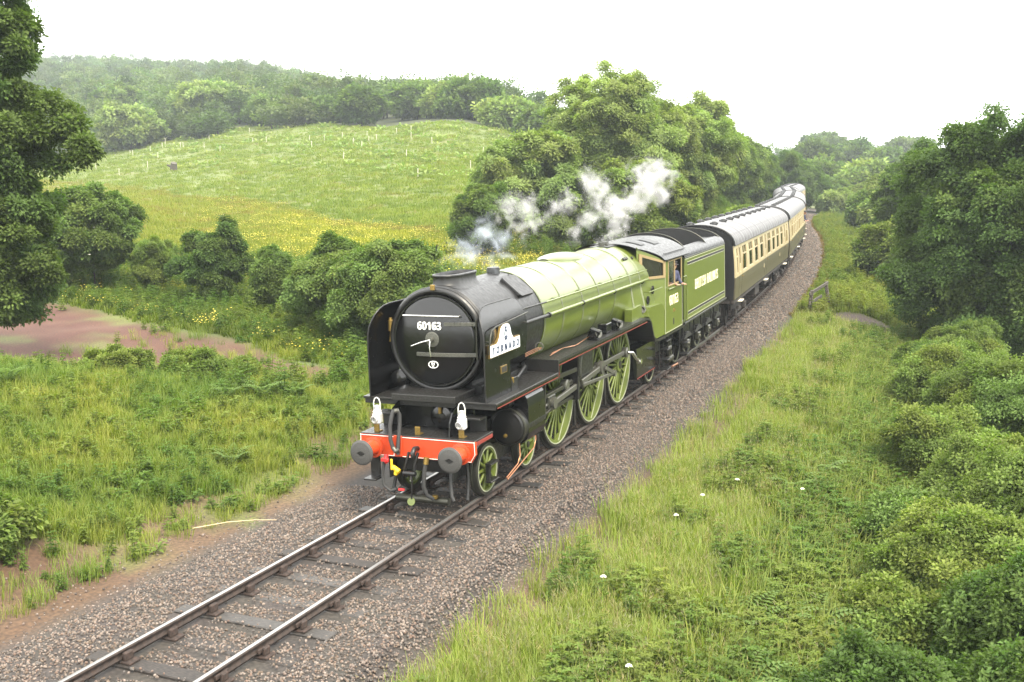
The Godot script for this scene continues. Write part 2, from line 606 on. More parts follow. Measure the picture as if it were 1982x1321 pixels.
func make_track() -> void:
	var tr := grp("railway_track", self)
	tr.set_meta("kind", "structure")
	tr.set_meta("label", "single railway track on dark timber sleepers in stone ballast")
	var head := [Vector2(-0.035, -0.004), Vector2(-0.034, -0.04), Vector2(-0.01, -0.055), Vector2(-0.01, -0.105), Vector2(-0.033, -0.118), Vector2(-0.033, -0.148), Vector2(0.033, -0.148), Vector2(0.033, -0.118), Vector2(0.01, -0.105), Vector2(0.01, -0.055), Vector2(0.034, -0.04), Vector2(0.035, -0.004)]
	var top := [Vector2(-0.03, -0.0035), Vector2(-0.022, 0.0), Vector2(0.022, 0.0), Vector2(0.03, -0.0035)]
	for side in [-1.0, 1.0]:
		var rings := []
		var tops := []
		var s := -18.0
		while s < 160.0:
			var f := track_basis(s)
			var r := []
			for q in head:
				r.append(f * Vector3(side * 0.7525 + q.x, q.y, 0))
			rings.append(r)
			var r2 := []
			for q in top:
				r2.append(f * Vector3(side * 0.7525 + q.x, q.y, 0))
			tops.append(r2)
			s += 1.0 if s < 60.0 else 2.0
		var mb := MB.new()
		mb.loft(rings, true, true)
		var rail := obj("rail", mb, M.rail_side, tr)
		var mt := MB.new()
		mt.loft(tops, false, true)
		obj("running_surface", mt, M.rail_top, rail)
	var sl := MB.new()
	sl.box(Vector3(-1.3, -0.33, -0.127), Vector3(1.3, -0.19, 0.127), 0.012)
	var slm := sl.done()
	var ch := MB.new()
	ch.box(Vector3(-0.19, -0.19, -0.1), Vector3(0.17, -0.155, 0.1), 0.01)
	ch.box(Vector3(-0.105, -0.16, -0.075), Vector3(-0.04, -0.045, 0.075), 0.015)
	ch.box(Vector3(0.068, -0.16, -0.06), Vector3(0.12, -0.05, 0.06), 0.015)
	ch.box(Vector3(0.034, -0.12, -0.12), Vector3(0.07, -0.06, 0.12), 0.008)
	var chm := ch.done()
	var k := -3
	while k < 84:
		var s := -6.523 + 0.811 * k
		var o := obj("sleeper", slm, [M.sleeper_wood, M.sleeper_dark, M.sleeper_brown][rng.randi() % 3], tr)
		var f := track_basis(s)
		f.basis = f.basis * Basis(Vector3.UP, rng.randf_range(-0.012, 0.012))
		f.origin.y += rng.randf_range(-0.03, 0.008)
		o.transform = f
		for side in [-1.0, 1.0]:
			var c := obj("rail_chair", chm, M.rust, o)
			c.transform = Transform3D(Basis(Vector3.UP, PI if side < 0 else 0.0), Vector3(side * 0.7525, 0, 0))
		k += 1

func multi(called: String, mesh: Mesh, m: Material, buf: PackedFloat32Array, parent: Node, colors := true) -> MultiMeshInstance3D:
	var mm := MultiMesh.new()
	mm.transform_format = MultiMesh.TRANSFORM_3D
	mm.use_colors = colors
	mm.mesh = mesh
	mm.instance_count = buf.size() / (16 if colors else 12)
	mm.buffer = buf
	var o := MultiMeshInstance3D.new()
	o.name = numbered(called) if parent == self else called
	o.multimesh = mm
	o.material_override = m
	parent.add_child(o, true)
	return o

func put(buf: PackedFloat32Array, b: Basis, o: Vector3, c: Color) -> void:
	buf.append_array([b.x.x, b.y.x, b.z.x, o.x, b.x.y, b.y.y, b.z.y, o.y, b.x.z, b.y.z, b.z.z, o.z, c.r, c.g, c.b, 1.0])

func rand_turn() -> Basis:
	return Basis.from_euler(Vector3(rng.randf() * TAU, rng.randf() * TAU, rng.randf() * TAU))

func make_ballast() -> void:
	var mb := MB.new()
	mb.colored = true
	var ico := [Vector3(0, 1, 0), Vector3(0.9, 0.35, 0.1), Vector3(0.2, 0.45, 0.9), Vector3(-0.8, 0.3, 0.5), Vector3(-0.7, 0.4, -0.6), Vector3(0.35, 0.3, -0.9), Vector3(0.7, -0.5, 0.6), Vector3(-0.4, -0.6, 0.7), Vector3(-0.85, -0.5, -0.2), Vector3(-0.1, -0.5, -0.85), Vector3(0.75, -0.45, -0.4), Vector3(0, -0.8, 0)]
	var fc := [[0, 1, 2], [0, 2, 3], [0, 3, 4], [0, 4, 5], [0, 5, 1], [1, 6, 2], [2, 7, 3], [3, 8, 4], [4, 9, 5], [5, 10, 1], [6, 7, 2], [7, 8, 3], [8, 9, 4], [9, 10, 5], [10, 6, 1], [11, 6, 7], [11, 7, 8], [11, 8, 9], [11, 9, 10], [11, 10, 6]]
	for f in fc:
		var a: Vector3 = ico[f[0]]
		var b: Vector3 = ico[f[1]]
		var c: Vector3 = ico[f[2]]
		var g := (b - a).cross(c - a).normalized()
		if g.dot(a + b + c) < 0:
			g = -g
		mb.face([a * Vector3(1, 0.72, 0.85), b * Vector3(1, 0.72, 0.85), c * Vector3(1, 0.72, 0.85)], g)
	var stone := mb.done()
	var buf := PackedFloat32Array()
	var dim := 0.6
	var tones := [Color(0.17, 0.127, 0.106), Color(0.1, 0.083, 0.072), Color(0.21, 0.165, 0.135), Color(0.19, 0.127, 0.096), Color(0.13, 0.116, 0.106), Color(0.085, 0.07, 0.06), Color(0.26, 0.21, 0.178), Color(0.15, 0.11, 0.08)]
	var cut := [[-9.5, 8.0, 640.0, 0.0195], [8.0, 22.0, 400.0, 0.023], [22.0, 45.0, 130.0, 0.036], [45.0, 80.0, 50.0, 0.05], [80.0, 128.0, 22.0, 0.07]]
	for z in cut:
		var count := int((z[1] - z[0]) * 8.1 * z[2])
		for i in count:
			var s: float = rng.randf_range(z[0], z[1])
			var d := rng.randf_range(-4.4, 3.7)
			if s > 1.5 and d < -1.4:
				continue
			if absf(absf(d) - 0.7525) < 0.06:
				continue
			var ph := fposmod((s + 6.523) / 0.811 + 0.5, 1.0) - 0.5
			var on := absf(ph) * 0.811 < 0.12 and absf(d) < 1.28
			if on and rng.randf() > 0.2:
				continue
			if absf(ph) * 0.811 < 0.14 and absf(absf(d) - 0.7525) < 0.22:
				continue
			if absf(d) > 2.35 and rng.randf() < minf((absf(d) - 2.35) * 1.6, 0.955):
				continue
			var r: float = z[3] * rng.randf_range(0.55, 1.35)
			var x := lat(s) + d
			var y := ground(x, s) + r * 0.2 + rng.randf_range(-0.005, 0.014)
			if on:
				y = -0.175 + d * cant(s)
			var c: Color = tones[rng.randi() % tones.size()]
			put(buf, rand_turn() * Basis.from_scale(Vector3(r, r, r)), P(x, y, s), c * dim * rng.randf_range(0.8, 1.2))
	var o := multi("ballast_stones", stone, M.stone, buf, self)
	o.set_meta("kind", "stuff")
	o.set_meta("label", "brown and grey crushed stone ballast round the sleepers")
	o.set_meta("category", "ballast")

# ---------------------------------------------------------------- lettering
func text_mesh(t: String, height: float, depth := 0.01, bold := 700, family := "Droid Sans") -> TextMesh:
	var f := SystemFont.new()
	f.font_names = PackedStringArray([family])
	f.font_weight = bold
	var tm := TextMesh.new()
	tm.text = t
	tm.font = f
	tm.font_size = 64
	tm.pixel_size = height / 46.0
	tm.depth = depth
	tm.curve_step = 2.0
	return tm

const FACE_FRONT := Basis(Vector3(1, 0, 0), Vector3(0, 1, 0), Vector3(0, 0, 1))
const FACE_RIGHT := Basis(Vector3(0, 0, -1), Vector3(0, 1, 0), Vector3(1, 0, 0))
const FACE_LEFT := Basis(Vector3(0, 0, 1), Vector3(0, 1, 0), Vector3(-1, 0, 0))

func letters(t: String, height: float, at: Vector3, b: Basis, m: Material, parent: Node, squeeze := 1.0, weight := 700) -> void:
	var o := obj("lettering", text_mesh(t, height, 0.012, weight), m, parent)
	o.transform = Transform3D(b * Basis.from_scale(Vector3(squeeze, 1, 1)), at)

# ---------------------------------------------------------------- wheels
func arc_poly(r: float, a0: float, a1: float, steps: int) -> PackedVector2Array:
	var o := PackedVector2Array()
	for i in steps + 1:
		var a := lerpf(a0, a1, float(i) / steps)
		o.append(Vector2(cos(a), sin(a)) * r)
	return o

# wheel in the plane across x, outer face towards +x, centre at the origin
func make_wheel(called: String, r: float, spokes: int, weight_deg: float, paint: Material, parent: Node) -> Node3D:
	var w := grp(called, parent)
	var big := r > 0.8
	var ty := MB.new()
	ty.lathe([Vector2(-0.1, r + 0.028), Vector2(-0.065, r + 0.028), Vector2(-0.055, r + 0.004), Vector2(0.03, r), Vector2(0.035, r - 0.006), Vector2(0.035, r - 0.058), Vector2(-0.1, r - 0.058), Vector2(-0.1, r + 0.028)], Vector3.ZERO, Vector3.RIGHT, 48 if big else 32)
	obj("tyre", ty, M.oily_steel, w)
	var rim := MB.new()
	var ri := r - (0.15 if big else 0.11)
	rim.lathe([Vector2(-0.09, r - 0.056), Vector2(0.024, r - 0.056), Vector2(0.024, ri), Vector2(-0.09, ri), Vector2(-0.09, r - 0.056)], Vector3.ZERO, Vector3.RIGHT, 48 if big else 32)
	obj("rim", rim, paint, w)
	var ln := MB.new()
	ln.lathe([Vector2(0.028, r - 0.058), Vector2(0.04, r - 0.058), Vector2(0.04, r - 0.08), Vector2(0.028, r - 0.08)], Vector3.ZERO, Vector3.RIGHT, 48 if big else 32)
	obj("lining", ln, M.band_line, w)
	var hub := MB.new()
	var hr := 0.19 if big else 0.12
	hub.lathe([Vector2(-0.09, hr), Vector2(0.045, hr), Vector2(0.06, hr - 0.02), Vector2(0.06, 0.0)], Vector3.ZERO, Vector3.RIGHT, 24)
	obj("hub", hub, paint, w)
	var ax := MB.new()
	ax.lathe([Vector2(0.05, hr * 0.55), Vector2(0.075, hr * 0.52), Vector2(0.08, hr * 0.4), Vector2(0.08, 0.0)], Vector3.ZERO, Vector3.RIGHT, 18)
	obj("axle_end", ax, M.oily_steel, w)
	var sp := MB.new()
	var h0 := 0.034 if big else 0.04
	var h1 := 0.024 if big else 0.03
	sp.loft([[Vector3(-0.03, hr - 0.03, -h0), Vector3(0.02, hr - 0.03, -h0 * 0.5), Vector3(0.02, hr - 0.03, h0 * 0.5), Vector3(-0.03, hr - 0.03, h0)], [Vector3(-0.03, ri + 0.02, -h1), Vector3(0.005, ri + 0.02, -h1 * 0.5), Vector3(0.005, ri + 0.02, h1 * 0.5), Vector3(-0.03, ri + 0.02, h1)]], true, false)
	sp.quad(Vector3(0.0215, hr - 0.03, -h0 * 0.42), Vector3(0.0215, hr - 0.03, h0 * 0.42), Vector3(0.0065, ri, h1 * 0.42), Vector3(0.0065, ri, -h1 * 0.42), Vector3.RIGHT)
	var spm := sp.done()
	for i in spokes:
		var o := obj("spoke", spm, paint, w)
		o.rotation.x = TAU * (i + 0.5) / spokes
	if weight_deg > -900.0:
		var wt := MB.new()
		var a := deg_to_rad(weight_deg)
		var poly := arc_poly(ri + 0.03, a - 0.86, a + 0.86, 18)
		wt.prism(poly, Transform3D(Basis(Vector3(0, 0, -1), Vector3.UP, Vector3.RIGHT), Vector3(-0.05, 0, 0)), 0.077)
		obj("balance_weight", wt, paint, w)
		var wl := MB.new()
		wl.bar(Vector3(0.029, poly[0].y, -poly[0].x), Vector3(0.029, poly[18].y, -poly[18].x), 0.02, 0.006, 0.0, Vector3.RIGHT)
		obj("lining", wl, M.band_line, w)
	return w

func put_wheel(w: Node3D, x: float, y: float, s: float) -> void:
	w.transform = Transform3D(Basis(Vector3.UP, PI if x < 0 else 0.0), P(x, y, s))

func another(w: Node3D) -> Node3D:
	var c: Node3D = w.duplicate()
	c.name = String(w.name).rstrip("0123456789")
	w.get_parent().add_child(c, true)
	return c

# ---------------------------------------------------------------- the engine
func ring_section(y0: float, r: float, s: float, m: int) -> Array:
	var o := []
	for j in m:
		var a := TAU * j / m
		o.append(P(sin(a) * r, y0 + cos(a) * r, s))
	return o

# firebox section: round top, straight sides spreading to the foot
func box_section(y0: float, r: float, foot_x: float, foot_y: float, s: float, m: int, mix_: float) -> Array:
	var o := []
	for j in m:
		var a := TAU * j / m
		var c := Vector2(sin(a) * r, cos(a) * r)
		var b := c
		if c.y < 0.0:
			var t := clampf(-c.y / (r * 0.75), 0.0, 1.0)
			b = Vector2(signf(c.x) * lerpf(r, foot_x, t) if t < 0.999 else c.x / maxf(r * 0.661, 0.01) * foot_x, lerpf(0.0, foot_y - y0, t))
			if t >= 0.999:
				b.x = clampf(b.x, -foot_x, foot_x)
		var q := c.lerp(b, mix_)
		o.append(P(q.x, y0 + q.y, s))
	return o

func make_locomotive() -> Node3D:
	var e := thing("steam_locomotive", "large green and black steam locomotive with red buffer beam heading the train", "locomotive")
	e.transform = rail_frame(2.0, 12.0, 0.031, 2.0)
	var mb: MB
	# --- buffer beam
	mb = MB.new()
	var bp := PackedVector2Array([Vector2(-1.14, 1.29), Vector2(1.14, 1.29), Vector2(1.15, 1.06), Vector2(1.06, 0.915), Vector2(-1.06, 0.915), Vector2(-1.15, 1.06)])
	mb.prism(bp, Transform3D(FACE_FRONT, P(0, 0, 0.06)), 0.06)
	var beam := obj("buffer_beam", mb, M.red_beam, e)
	mb = MB.new()
	for i in 6:
		var a := bp[i]
		var b := bp[(i + 1) % 6]
		var dd := (b - a).normalized()
		var nn := Vector2(dd.y, -dd.x) * -1.0
		if nn.dot(Vector2(0, 1.1) - a) < 0:
			nn = -nn
		mb.bar(Vector3(a.x + nn.x * 0.014, a.y + nn.y * 0.014, 0.002), Vector3(b.x + nn.x * 0.014, b.y + nn.y * 0.014, 0.002), 0.014, 0.006, 0.0, Vector3.BACK)
	obj("border_line", mb, M.white_letter, beam)
	letters("A1", 0.06, Vector3(-0.42, 0.955, 0.006), FACE_FRONT, M.white_letter, beam)
	mb = MB.new()
	for x in [-0.99, -0.72, 0.74, 1.0]:
		for y in [0.97, 1.2]:
			mb.lathe([Vector2(0.0, 0.022), Vector2(0.02, 0.018), Vector2(0.022, 0.0)], Vector3(x, y, 0.0), Vector3.BACK, 6)
	obj("bolts", mb, M.red_beam, beam).set_meta("kind", "stuff")
	mb = bxm(-0.44, -0.28, 0.93, 1.31, -0.03, 0.0)
	obj("pipe_bracket", mb, M.red_beam, e)
	# --- buffers
	for sx in [-0.864, 0.864]:
		var bf := grp("buffer", e)
		mb = MB.new()
		mb.lathe([Vector2(0.0, 0.19), Vector2(0.03, 0.19), Vector2(0.04, 0.14), Vector2(0.14, 0.128), Vector2(0.3, 0.115), Vector2(0.31, 0.1), Vector2(0.31, 0.0)], Vector3(sx, 1.06, 0), Vector3.BACK, 28)
		obj("buffer_housing", mb, M.red_beam, bf)
		mb = MB.new()
		mb.lathe([Vector2(0.3, 0.07), Vector2(0.41, 0.07), Vector2(0.415, 0.225), Vector2(0.435, 0.228), Vector2(0.452, 0.19), Vector2(0.462, 0.1), Vector2(0.465, 0.0)], Vector3(sx, 1.06, 0), Vector3.BACK, 36)
		obj("buffer_head", mb, M.buffer_steel, bf)
		mb = MB.new()
		mb.face([Vector3(sx - 0.085, 1.06, 0.468), Vector3(sx, 1.1, 0.47), Vector3(sx + 0.085, 1.055, 0.468), Vector3(sx + 0.01, 1.01, 0.47)], Vector3.BACK)
		obj("grease_mark", mb, M.black_satin, bf)
	# --- frames and low front deck
	obj("front_deck", bxm(-1.14, 1.14, 1.27, 1.31, 0.002, 0.78), M.black_plate, e)
	for sx in [-1.0, 1.0]:
		obj("deck_lining", bxm(sx * 1.125, sx * 1.143, 1.2, 1.27, 0.07, 0.75), M.red_line, e)
	mb = MB.new()
	for sx in [-1.0, 1.0]:
		bxs(mb, sx * 0.58, sx * 0.62, 0.5, 1.27, 0.07, 3.5)
		bxs(mb, sx * 0.58, sx * 0.62, 0.62, 2.05, 3.5, 14.0)
	bxs(mb, -0.58, 0.58, 0.6, 0.95, 0.3, 3.3)
	bxs(mb, -0.5, 0.5, 0.9, 2.2, 3.4, 11.0)
	obj("frame", mb, M.black_satin, e)
	mb = MB.new()
	bxs(mb, -0.78, 0.78, 1.31, 1.83, 0.74, 0.8)
	for sx in [-1.0, 1.0]:
		side_prism(mb, [Vector2(0.1, 1.31), Vector2(0.13, 1.55), Vector2(0.25, 1.72), Vector2(0.5, 1.83), Vector2(0.8, 1.83), Vector2(0.8, 1.31)], sx * 0.6 - 0.012, sx * 0.6 + 0.012)
	obj("front_plate", mb, M.black_paint, e)
	mb = MB.new()
	mb.lathe([Vector2(-0.1, 0.25), Vector2(0.1, 0.25), Vector2(0.16, 0.2), Vector2(0.19, 0.1), Vector2(0.2, 0.0)], P(0.22, 1.55, 0.74), Vector3.BACK, 24)
	obj("inside_cylinder_cover", mb, M.black_paint, e)
	obj("relief_valve", bxm(0.19, 0.25, 1.62, 1.74, 0.5, 0.55), M.brass, e)
	# steps between deck and running plate
	for sx in [-1.0, 1.0]:
		mb = MB.new()
		bxs(mb, sx * 0.72, sx * 1.05, 1.56, 1.6, 0.42, 0.72)
		bxs(mb, sx * 0.72, sx * 1.05, 1.31, 1.58, 0.68, 0.72)
		obj("step", mb, M.black_plate, e)
	# --- running plate
	mb = MB.new()
	bxs(mb, -1.345, 1.345, 1.83, 1.87, 0.5, 3.62)
	bxs(mb, -1.32, 1.32, 1.74, 1.83, 0.52, 0.545)
	var rp := obj("running_plate", mb, M.black_plate, e)
	mb = MB.new()
	for i in 15:
		mb.lathe([Vector2(0.0, 0.013), Vector2(0.008, 0.01), Vector2(0.01, 0.0)], P(-1.2 + 2.4 * i / 14.0, 1.785, 0.52), Vector3.BACK, 6)
	obj("rivets", mb, M.black_plate, rp).set_meta("kind", "stuff")
	for sx in [-1.0, 1.0]:
		mb = MB.new()
		side_prism(mb, [Vector2(3.6, 1.872), Vector2(3.6, 2.12), Vector2(10.1, 2.12), Vector2(10.38, 2.09), Vector2(10.58, 1.98), Vector2(10.7, 1.8), Vector2(10.84, 1.56), Vector2(11.0, 1.43), Vector2(11.25, 1.385), Vector2(14.15, 1.385), Vector2(14.15, 1.335), Vector2(11.2, 1.335), Vector2(10.95, 1.38), Vector2(10.79, 1.52), Vector2(10.64, 1.79), Vector2(10.54, 1.94), Vector2(10.36, 2.03), Vector2(10.1, 2.06), Vector2(3.65, 2.06), Vector2(3.65, 1.872)], sx * 0.5 if sx > 0 else -1.345, 1.345 if sx > 0 else -0.5)
		obj("raised_running_plate", mb, M.black_plate, e)
		mb = MB.new()
		bxs(mb, sx * 1.3, sx * 1.335, 1.76, 1.828, 0.55, 3.6)
		bxs(mb, sx * 1.3, sx * 1.335, 1.99, 2.058, 3.66, 10.2)
		var va := obj("valance", mb, M.black_paint, e)
		mb = MB.new()
		bxs(mb, sx * 1.333, sx * 1.338, 1.765, 1.783, 0.56, 3.59, 0.0)
		bxs(mb, sx * 1.333, sx * 1.338, 1.995, 2.013, 3.67, 10.2, 0.0)
		bxs(mb, sx * 1.333, sx * 1.338, 1.765, 2.013, 3.655, 3.675, 0.0)
		obj("lining", mb, M.red_line, va)
	obj("front_platform", bxm(-0.64, 0.64, 1.87, 1.99, 0.3, 1.15), M.black_plate, e)
	mb = MB.new()
	for i in 12:
		mb.lathe([Vector2(0.0, 0.014), Vector2(0.008, 0.011), Vector2(0.01, 0.0)], P(-0.58 + 1.16 * i / 11.0, 1.93, 0.3), Vector3.BACK, 6)
	obj("rivets", mb, M.black_plate, e).set_meta("kind", "stuff")
	# --- smokebox
	const CY := 2.885
	mb = MB.new()
	mb.lathe([Vector2(-3.78, 0.99), Vector2(-1.0, 0.965), Vector2(-0.93, 0.96), Vector2(-0.9, 0.935)], P(0, CY, 0), Vector3.BACK, 64)
	mb.lathe([Vector2(-0.9, 0.935), Vector2(-0.885, 0.9), Vector2(-0.905, 0.86), Vector2(-0.96, 0.84)], P(0, CY, 0), Vector3.BACK, 64, false)
	var sb := obj("smokebox", mb, M.black_satin, e)
	mb = MB.new()
	for i in 40:
		var a := TAU * i / 40
		mb.lathe([Vector2(0.0, 0.014), Vector2(0.007, 0.01), Vector2(0.009, 0.0)], P(sin(a) * 0.985, CY + cos(a) * 0.985, 3.6), Vector3(sin(a), cos(a), 0), 5)
	obj("rivets", mb, M.black_satin, sb).set_meta("kind", "stuff")
	mb = MB.new()
	for i in 2:
		var ss: float = [0.96, 1.04][i]
		mb.lathe([Vector2(-ss - 0.03, 0.968), Vector2(-ss - 0.02, 0.982), Vector2(-ss + 0.0, 0.968)], P(0, CY, 0), Vector3.BACK, 64)
	obj("flange_ring", mb, M.black_satin, sb)
	mb = MB.new()
	bxs(mb, -0.55, 0.55, 1.87, 2.25, 1.2, 3.4)
	bxs(mb, -0.75, 0.75, 1.87, 2.02, 1.2, 3.4)
	obj("smokebox_saddle", mb, M.black_satin, e)
	var door := grp("smokebox_door", e)
	mb = MB.new()
	var prof := []
	for i in 13:
		var t := i / 12.0
		prof.append(Vector2(-0.9 + 0.02 + 0.13 * (1.0 - pow(1.0 - t, 2.0)), 0.82 * (1.0 - t)))
	prof.push_front(Vector2(-0.95, 0.83))
	mb.lathe(prof, P(0, CY, 0), Vector3.BACK, 64, false)
	obj("door_panel", mb, M.black_paint, door)
	mb = MB.new()
	mb.lathe([Vector2(-0.89, 0.845), Vector2(-0.865, 0.835), Vector2(-0.865, 0.812), Vector2(-0.89, 0.8)], P(0, CY, 0), Vector3.BACK, 64)
	obj("door_rim", mb, M.black_paint, door)
	for q in [[0.24, 0.86, 0.32], [-0.33, 0.84, -0.235]]:
		mb = MB.new()
		var last := Vector3.ZERO
		for i in 7:
			var x := lerpf(q[0], q[1], i / 6.0)
			var rr2 := sqrt(x * x + q[2] * q[2])
			var tt := clampf(1.0 - rr2 / 0.82, 0.0, 1.0)
			var pz := -0.88 + 0.13 * (1.0 - pow(1.0 - tt, 2.0)) + 0.012
			if i == 6:
				pz = -0.875
			var now := Vector3(x, CY + q[2], pz)
			if i > 0:
				mb.bar(last, now, 0.07, 0.03, 0.006, Vector3.UP)
			last = now
		obj("hinge_strap", mb, M.steel, door)
	mb = MB.new()
	mb.tube([P(0.84, CY - 0.32, 0.86), P(0.84, CY + 0.4, 0.86)], 0.02, 8)
	obj("hinge_pin", mb, M.oily_steel, door)
	mb = MB.new()
	mb.tube([P(-0.57, CY + 0.47, 0.74), P(0.56, CY + 0.47, 0.74)], 0.016, 8)
	for x in [-0.55, 0.54]:
		mb.tube([P(x, CY + 0.47, 0.74), P(x, CY + 0.47, 0.84)], 0.014, 6)
	obj("handrail", mb, M.bright_steel, door)
	mb = MB.new()
	mb.lathe([Vector2(0.0, 0.15), Vector2(0.02, 0.15), Vector2(0.03, 0.13), Vector2(0.035, 0.05), Vector2(0.1, 0.04), Vector2(0.1, 0.0)], P(0, CY + 0.04, 0.78), Vector3.BACK, 28)
	obj("dart", mb, M.steel, door)
	mb = MB.new()
	mb.tube([P(0.01, CY + 0.045, 0.66), P(-0.17, CY + 0.0, 0.63), P(-0.36, CY - 0.07, 0.62)], 0.017, 8, 0.012)
	mb.tube([P(0.0, CY + 0.04, 0.67), P(0.0, CY - 0.1, 0.64), P(0.01, CY - 0.26, 0.66)], 0.015, 8, 0.012)
	obj("dart_handle", mb, M.bright_steel, door)
	for i in 5:
		letters("60163"[i], 0.14, P(-0.05 + (i - 2) * 0.098, CY + 0.285, 0.755), FACE_FRONT, M.white_letter, door, 0.92)
	mb = MB.new()
	mb.lathe([Vector2(0, 0.1), Vector2(0.012, 0.1), Vector2(0.012, 0.085), Vector2(0.006, 0.085), Vector2(0.006, 0.0)], Vector3.ZERO, Vector3.BACK, 24)
	var sp := obj("shed_plate_ring", mb, M.white_letter, door)
	sp.transform = Transform3D(Basis.from_scale(Vector3(1, 0.68, 1)), P(0.0, CY - 0.42, 0.772))
	mb = MB.new()
	mb.lathe([Vector2(0.0, 0.085), Vector2(0.009, 0.085), Vector2(0.009, 0.0)], Vector3.ZERO, Vector3.BACK, 24)
	sp = obj("shed_plate", mb, M.black_paint, door)
	sp.transform = Transform3D(Basis.from_scale(Vector3(1, 0.68, 1)), P(0.0, CY - 0.42, 0.772))
	letters("51", 0.05, P(0.0, CY - 0.405, 0.76), FACE_FRONT, M.white_letter, door)
	letters("A", 0.04, P(0.0, CY - 0.455, 0.76), FACE_FRONT, M.white_letter, door)
	obj("lamp_iron", bxm(-0.05, 0.03, CY + 0.92, CY + 1.02, 0.84, 0.9), M.brass, e)
	mb = MB.new()
	mb.lathe([Vector2(0, 0.05), Vector2(0.2, 0.05), Vector2(0.21, 0.035), Vector2(0.25, 0.03), Vector2(0.25, 0.0)], P(-0.98, 3.02, 1.0), Vector3.UP, 14)
	mb.tube([P(-0.98, 3.03, 1.0), P(-0.99, 2.93, 1.0), P(-1.0, 2.82, 0.98)], 0.018, 6)
	obj("lubricator", mb, M.brass, e)
	# covers of the superheater header
	for sx in [-1.0, 1.0]:
		mb = MB.new()
		var rr := []
		for q in [[0.0, 0.0], [0.07, 0.0], [0.085, 0.03]]:
			var g := []
			for c in [[0.42, 2.95], [0.42, 3.55], [0.47, 3.6], [0.92, 3.6], [0.97, 3.55], [0.97, 2.95], [0.92, 2.9], [0.47, 2.9]]:
				var a: float = lerpf(c[0], 0.695, q[1])
				var s_: float = lerpf(c[1], 3.25, q[1])
				var r_: float = 0.972 + q[0]
				g.append(P(sin(a) * r_ * sx, CY + cos(a) * r_, s_))
			rr.append(g)
		mb.loft(rr, true, sx < 0)
		var g2: Array = rr[2]
		mb.face(g2, Vector3(sin(0.695) * sx, cos(0.695), 0))
		obj("header_cover", mb, M.black_satin, e)
	# --- chimney: a long double chimney, hollow
	mb = MB.new()
	var rings := []
	for q in [[3.74, 0.42, 0.42], [3.83, 0.33, 0.36], [3.87, 0.275, 0.33], [3.98, 0.255, 0.32], [4.015, 0.275, 0.34], [4.045, 0.275, 0.34], [4.05, 0.235, 0.3], [3.85, 0.22, 0.28]]:
		var g := []
		for j in 40:
			var a := TAU * j / 40
			var cx: float = sin(a) * q[1]
			var cs: float = cos(a) * q[2]
			cs += signf(cos(a)) * 0.29 * clampf(absf(cos(a)) * 6.0, 0.0, 1.0)
			var y: float = q[0]
			if q[0] < 3.86 and q[1] > 0.24:
				y = CY + sqrt(maxf(0.0, 0.965 * 0.965 - cx * cx)) - 0.01 + (q[0] - 3.74) * 0.3
			g.append(P(cx, y, 1.78 + cs))
		rings.append(g)
	mb.loft(rings, true, true)
	obj("chimney", mb, M.black_satin, e)
	mb = MB.new()
	mb.lathe([Vector2(3.78, 0.14), Vector2(3.98, 0.13), Vector2(3.99, 0.12), Vector2(3.99, 0.0)], P(0.0, 0, 3.55), Vector3.UP, 20)
	obj("snifting_valve", mb, M.black_satin, e)
	# --- smoke deflectors
	for sx in [-1.0, 1.0]:
		var df := grp("smoke_deflector", e)
		var rows := [[1.872, 0.46, 1.56, 1.17], [2.2, 0.45, 1.56, 1.17], [2.46, 0.45, 1.57, 1.17], [2.47, 0.45, 2.33, 1.17], [2.75, 0.45, 2.4, 1.17], [3.02, 0.46, 2.45, 1.165], [3.15, 0.47, 2.46, 1.14], [3.27, 0.5, 2.44, 1.1], [3.37, 0.55, 2.4, 1.06], [3.46, 0.64, 2.34, 1.02], [3.52, 0.78, 2.24, 0.995], [3.545, 1.0, 2.1, 0.985]]
		mb = MB.new()
		var outer := []
		var inner := []
		for q in rows:
			var g := []
			var h := []
			for j in 5:
				var s_: float = lerpf(q[1], q[2], j / 4.0)
				g.append(P(sx * q[3], q[0], s_))
				h.append(P(sx * (q[3] - 0.016), q[0], s_))
			outer.append(g)
			inner.append(h)
		mb.loft(outer, false, sx > 0)
		mb.loft(inner, false, sx < 0)
		obj("deflector_plate", mb, M.black_paint, df)
		mb = MB.new()
		var edge := []
		for q in rows:
			edge.append(P(sx * (q[3] - 0.008), q[0], q[1]))
		for q in [rows[-1]]:
			edge.append(P(sx * (q[3] - 0.008), q[0], q[2]))
		mb.tube(edge, 0.014, 8)
		obj("edge_beading", mb, M.black_satin, df)
		mb = MB.new()
		mb.tube([P(sx * 1.2, 2.72, 0.56), P(sx * 1.225, 2.9, 0.56), P(sx * 1.225, 3.03, 0.6), P(sx * 1.215, 3.13, 0.68), P(sx * 1.2, 3.17, 0.9), P(sx * 1.19, 3.24, 2.42)], 0.015, 8)
		for s_ in [0.56, 1.5, 2.3]:
			mb.tube([P(sx * 1.21, 3.06 if s_ > 0.6 else 2.95, s_), P(sx * 1.15, 3.06 if s_ > 0.6 else 2.95, s_)], 0.012, 6)
		obj("handrail", mb, M.oily_steel, df)
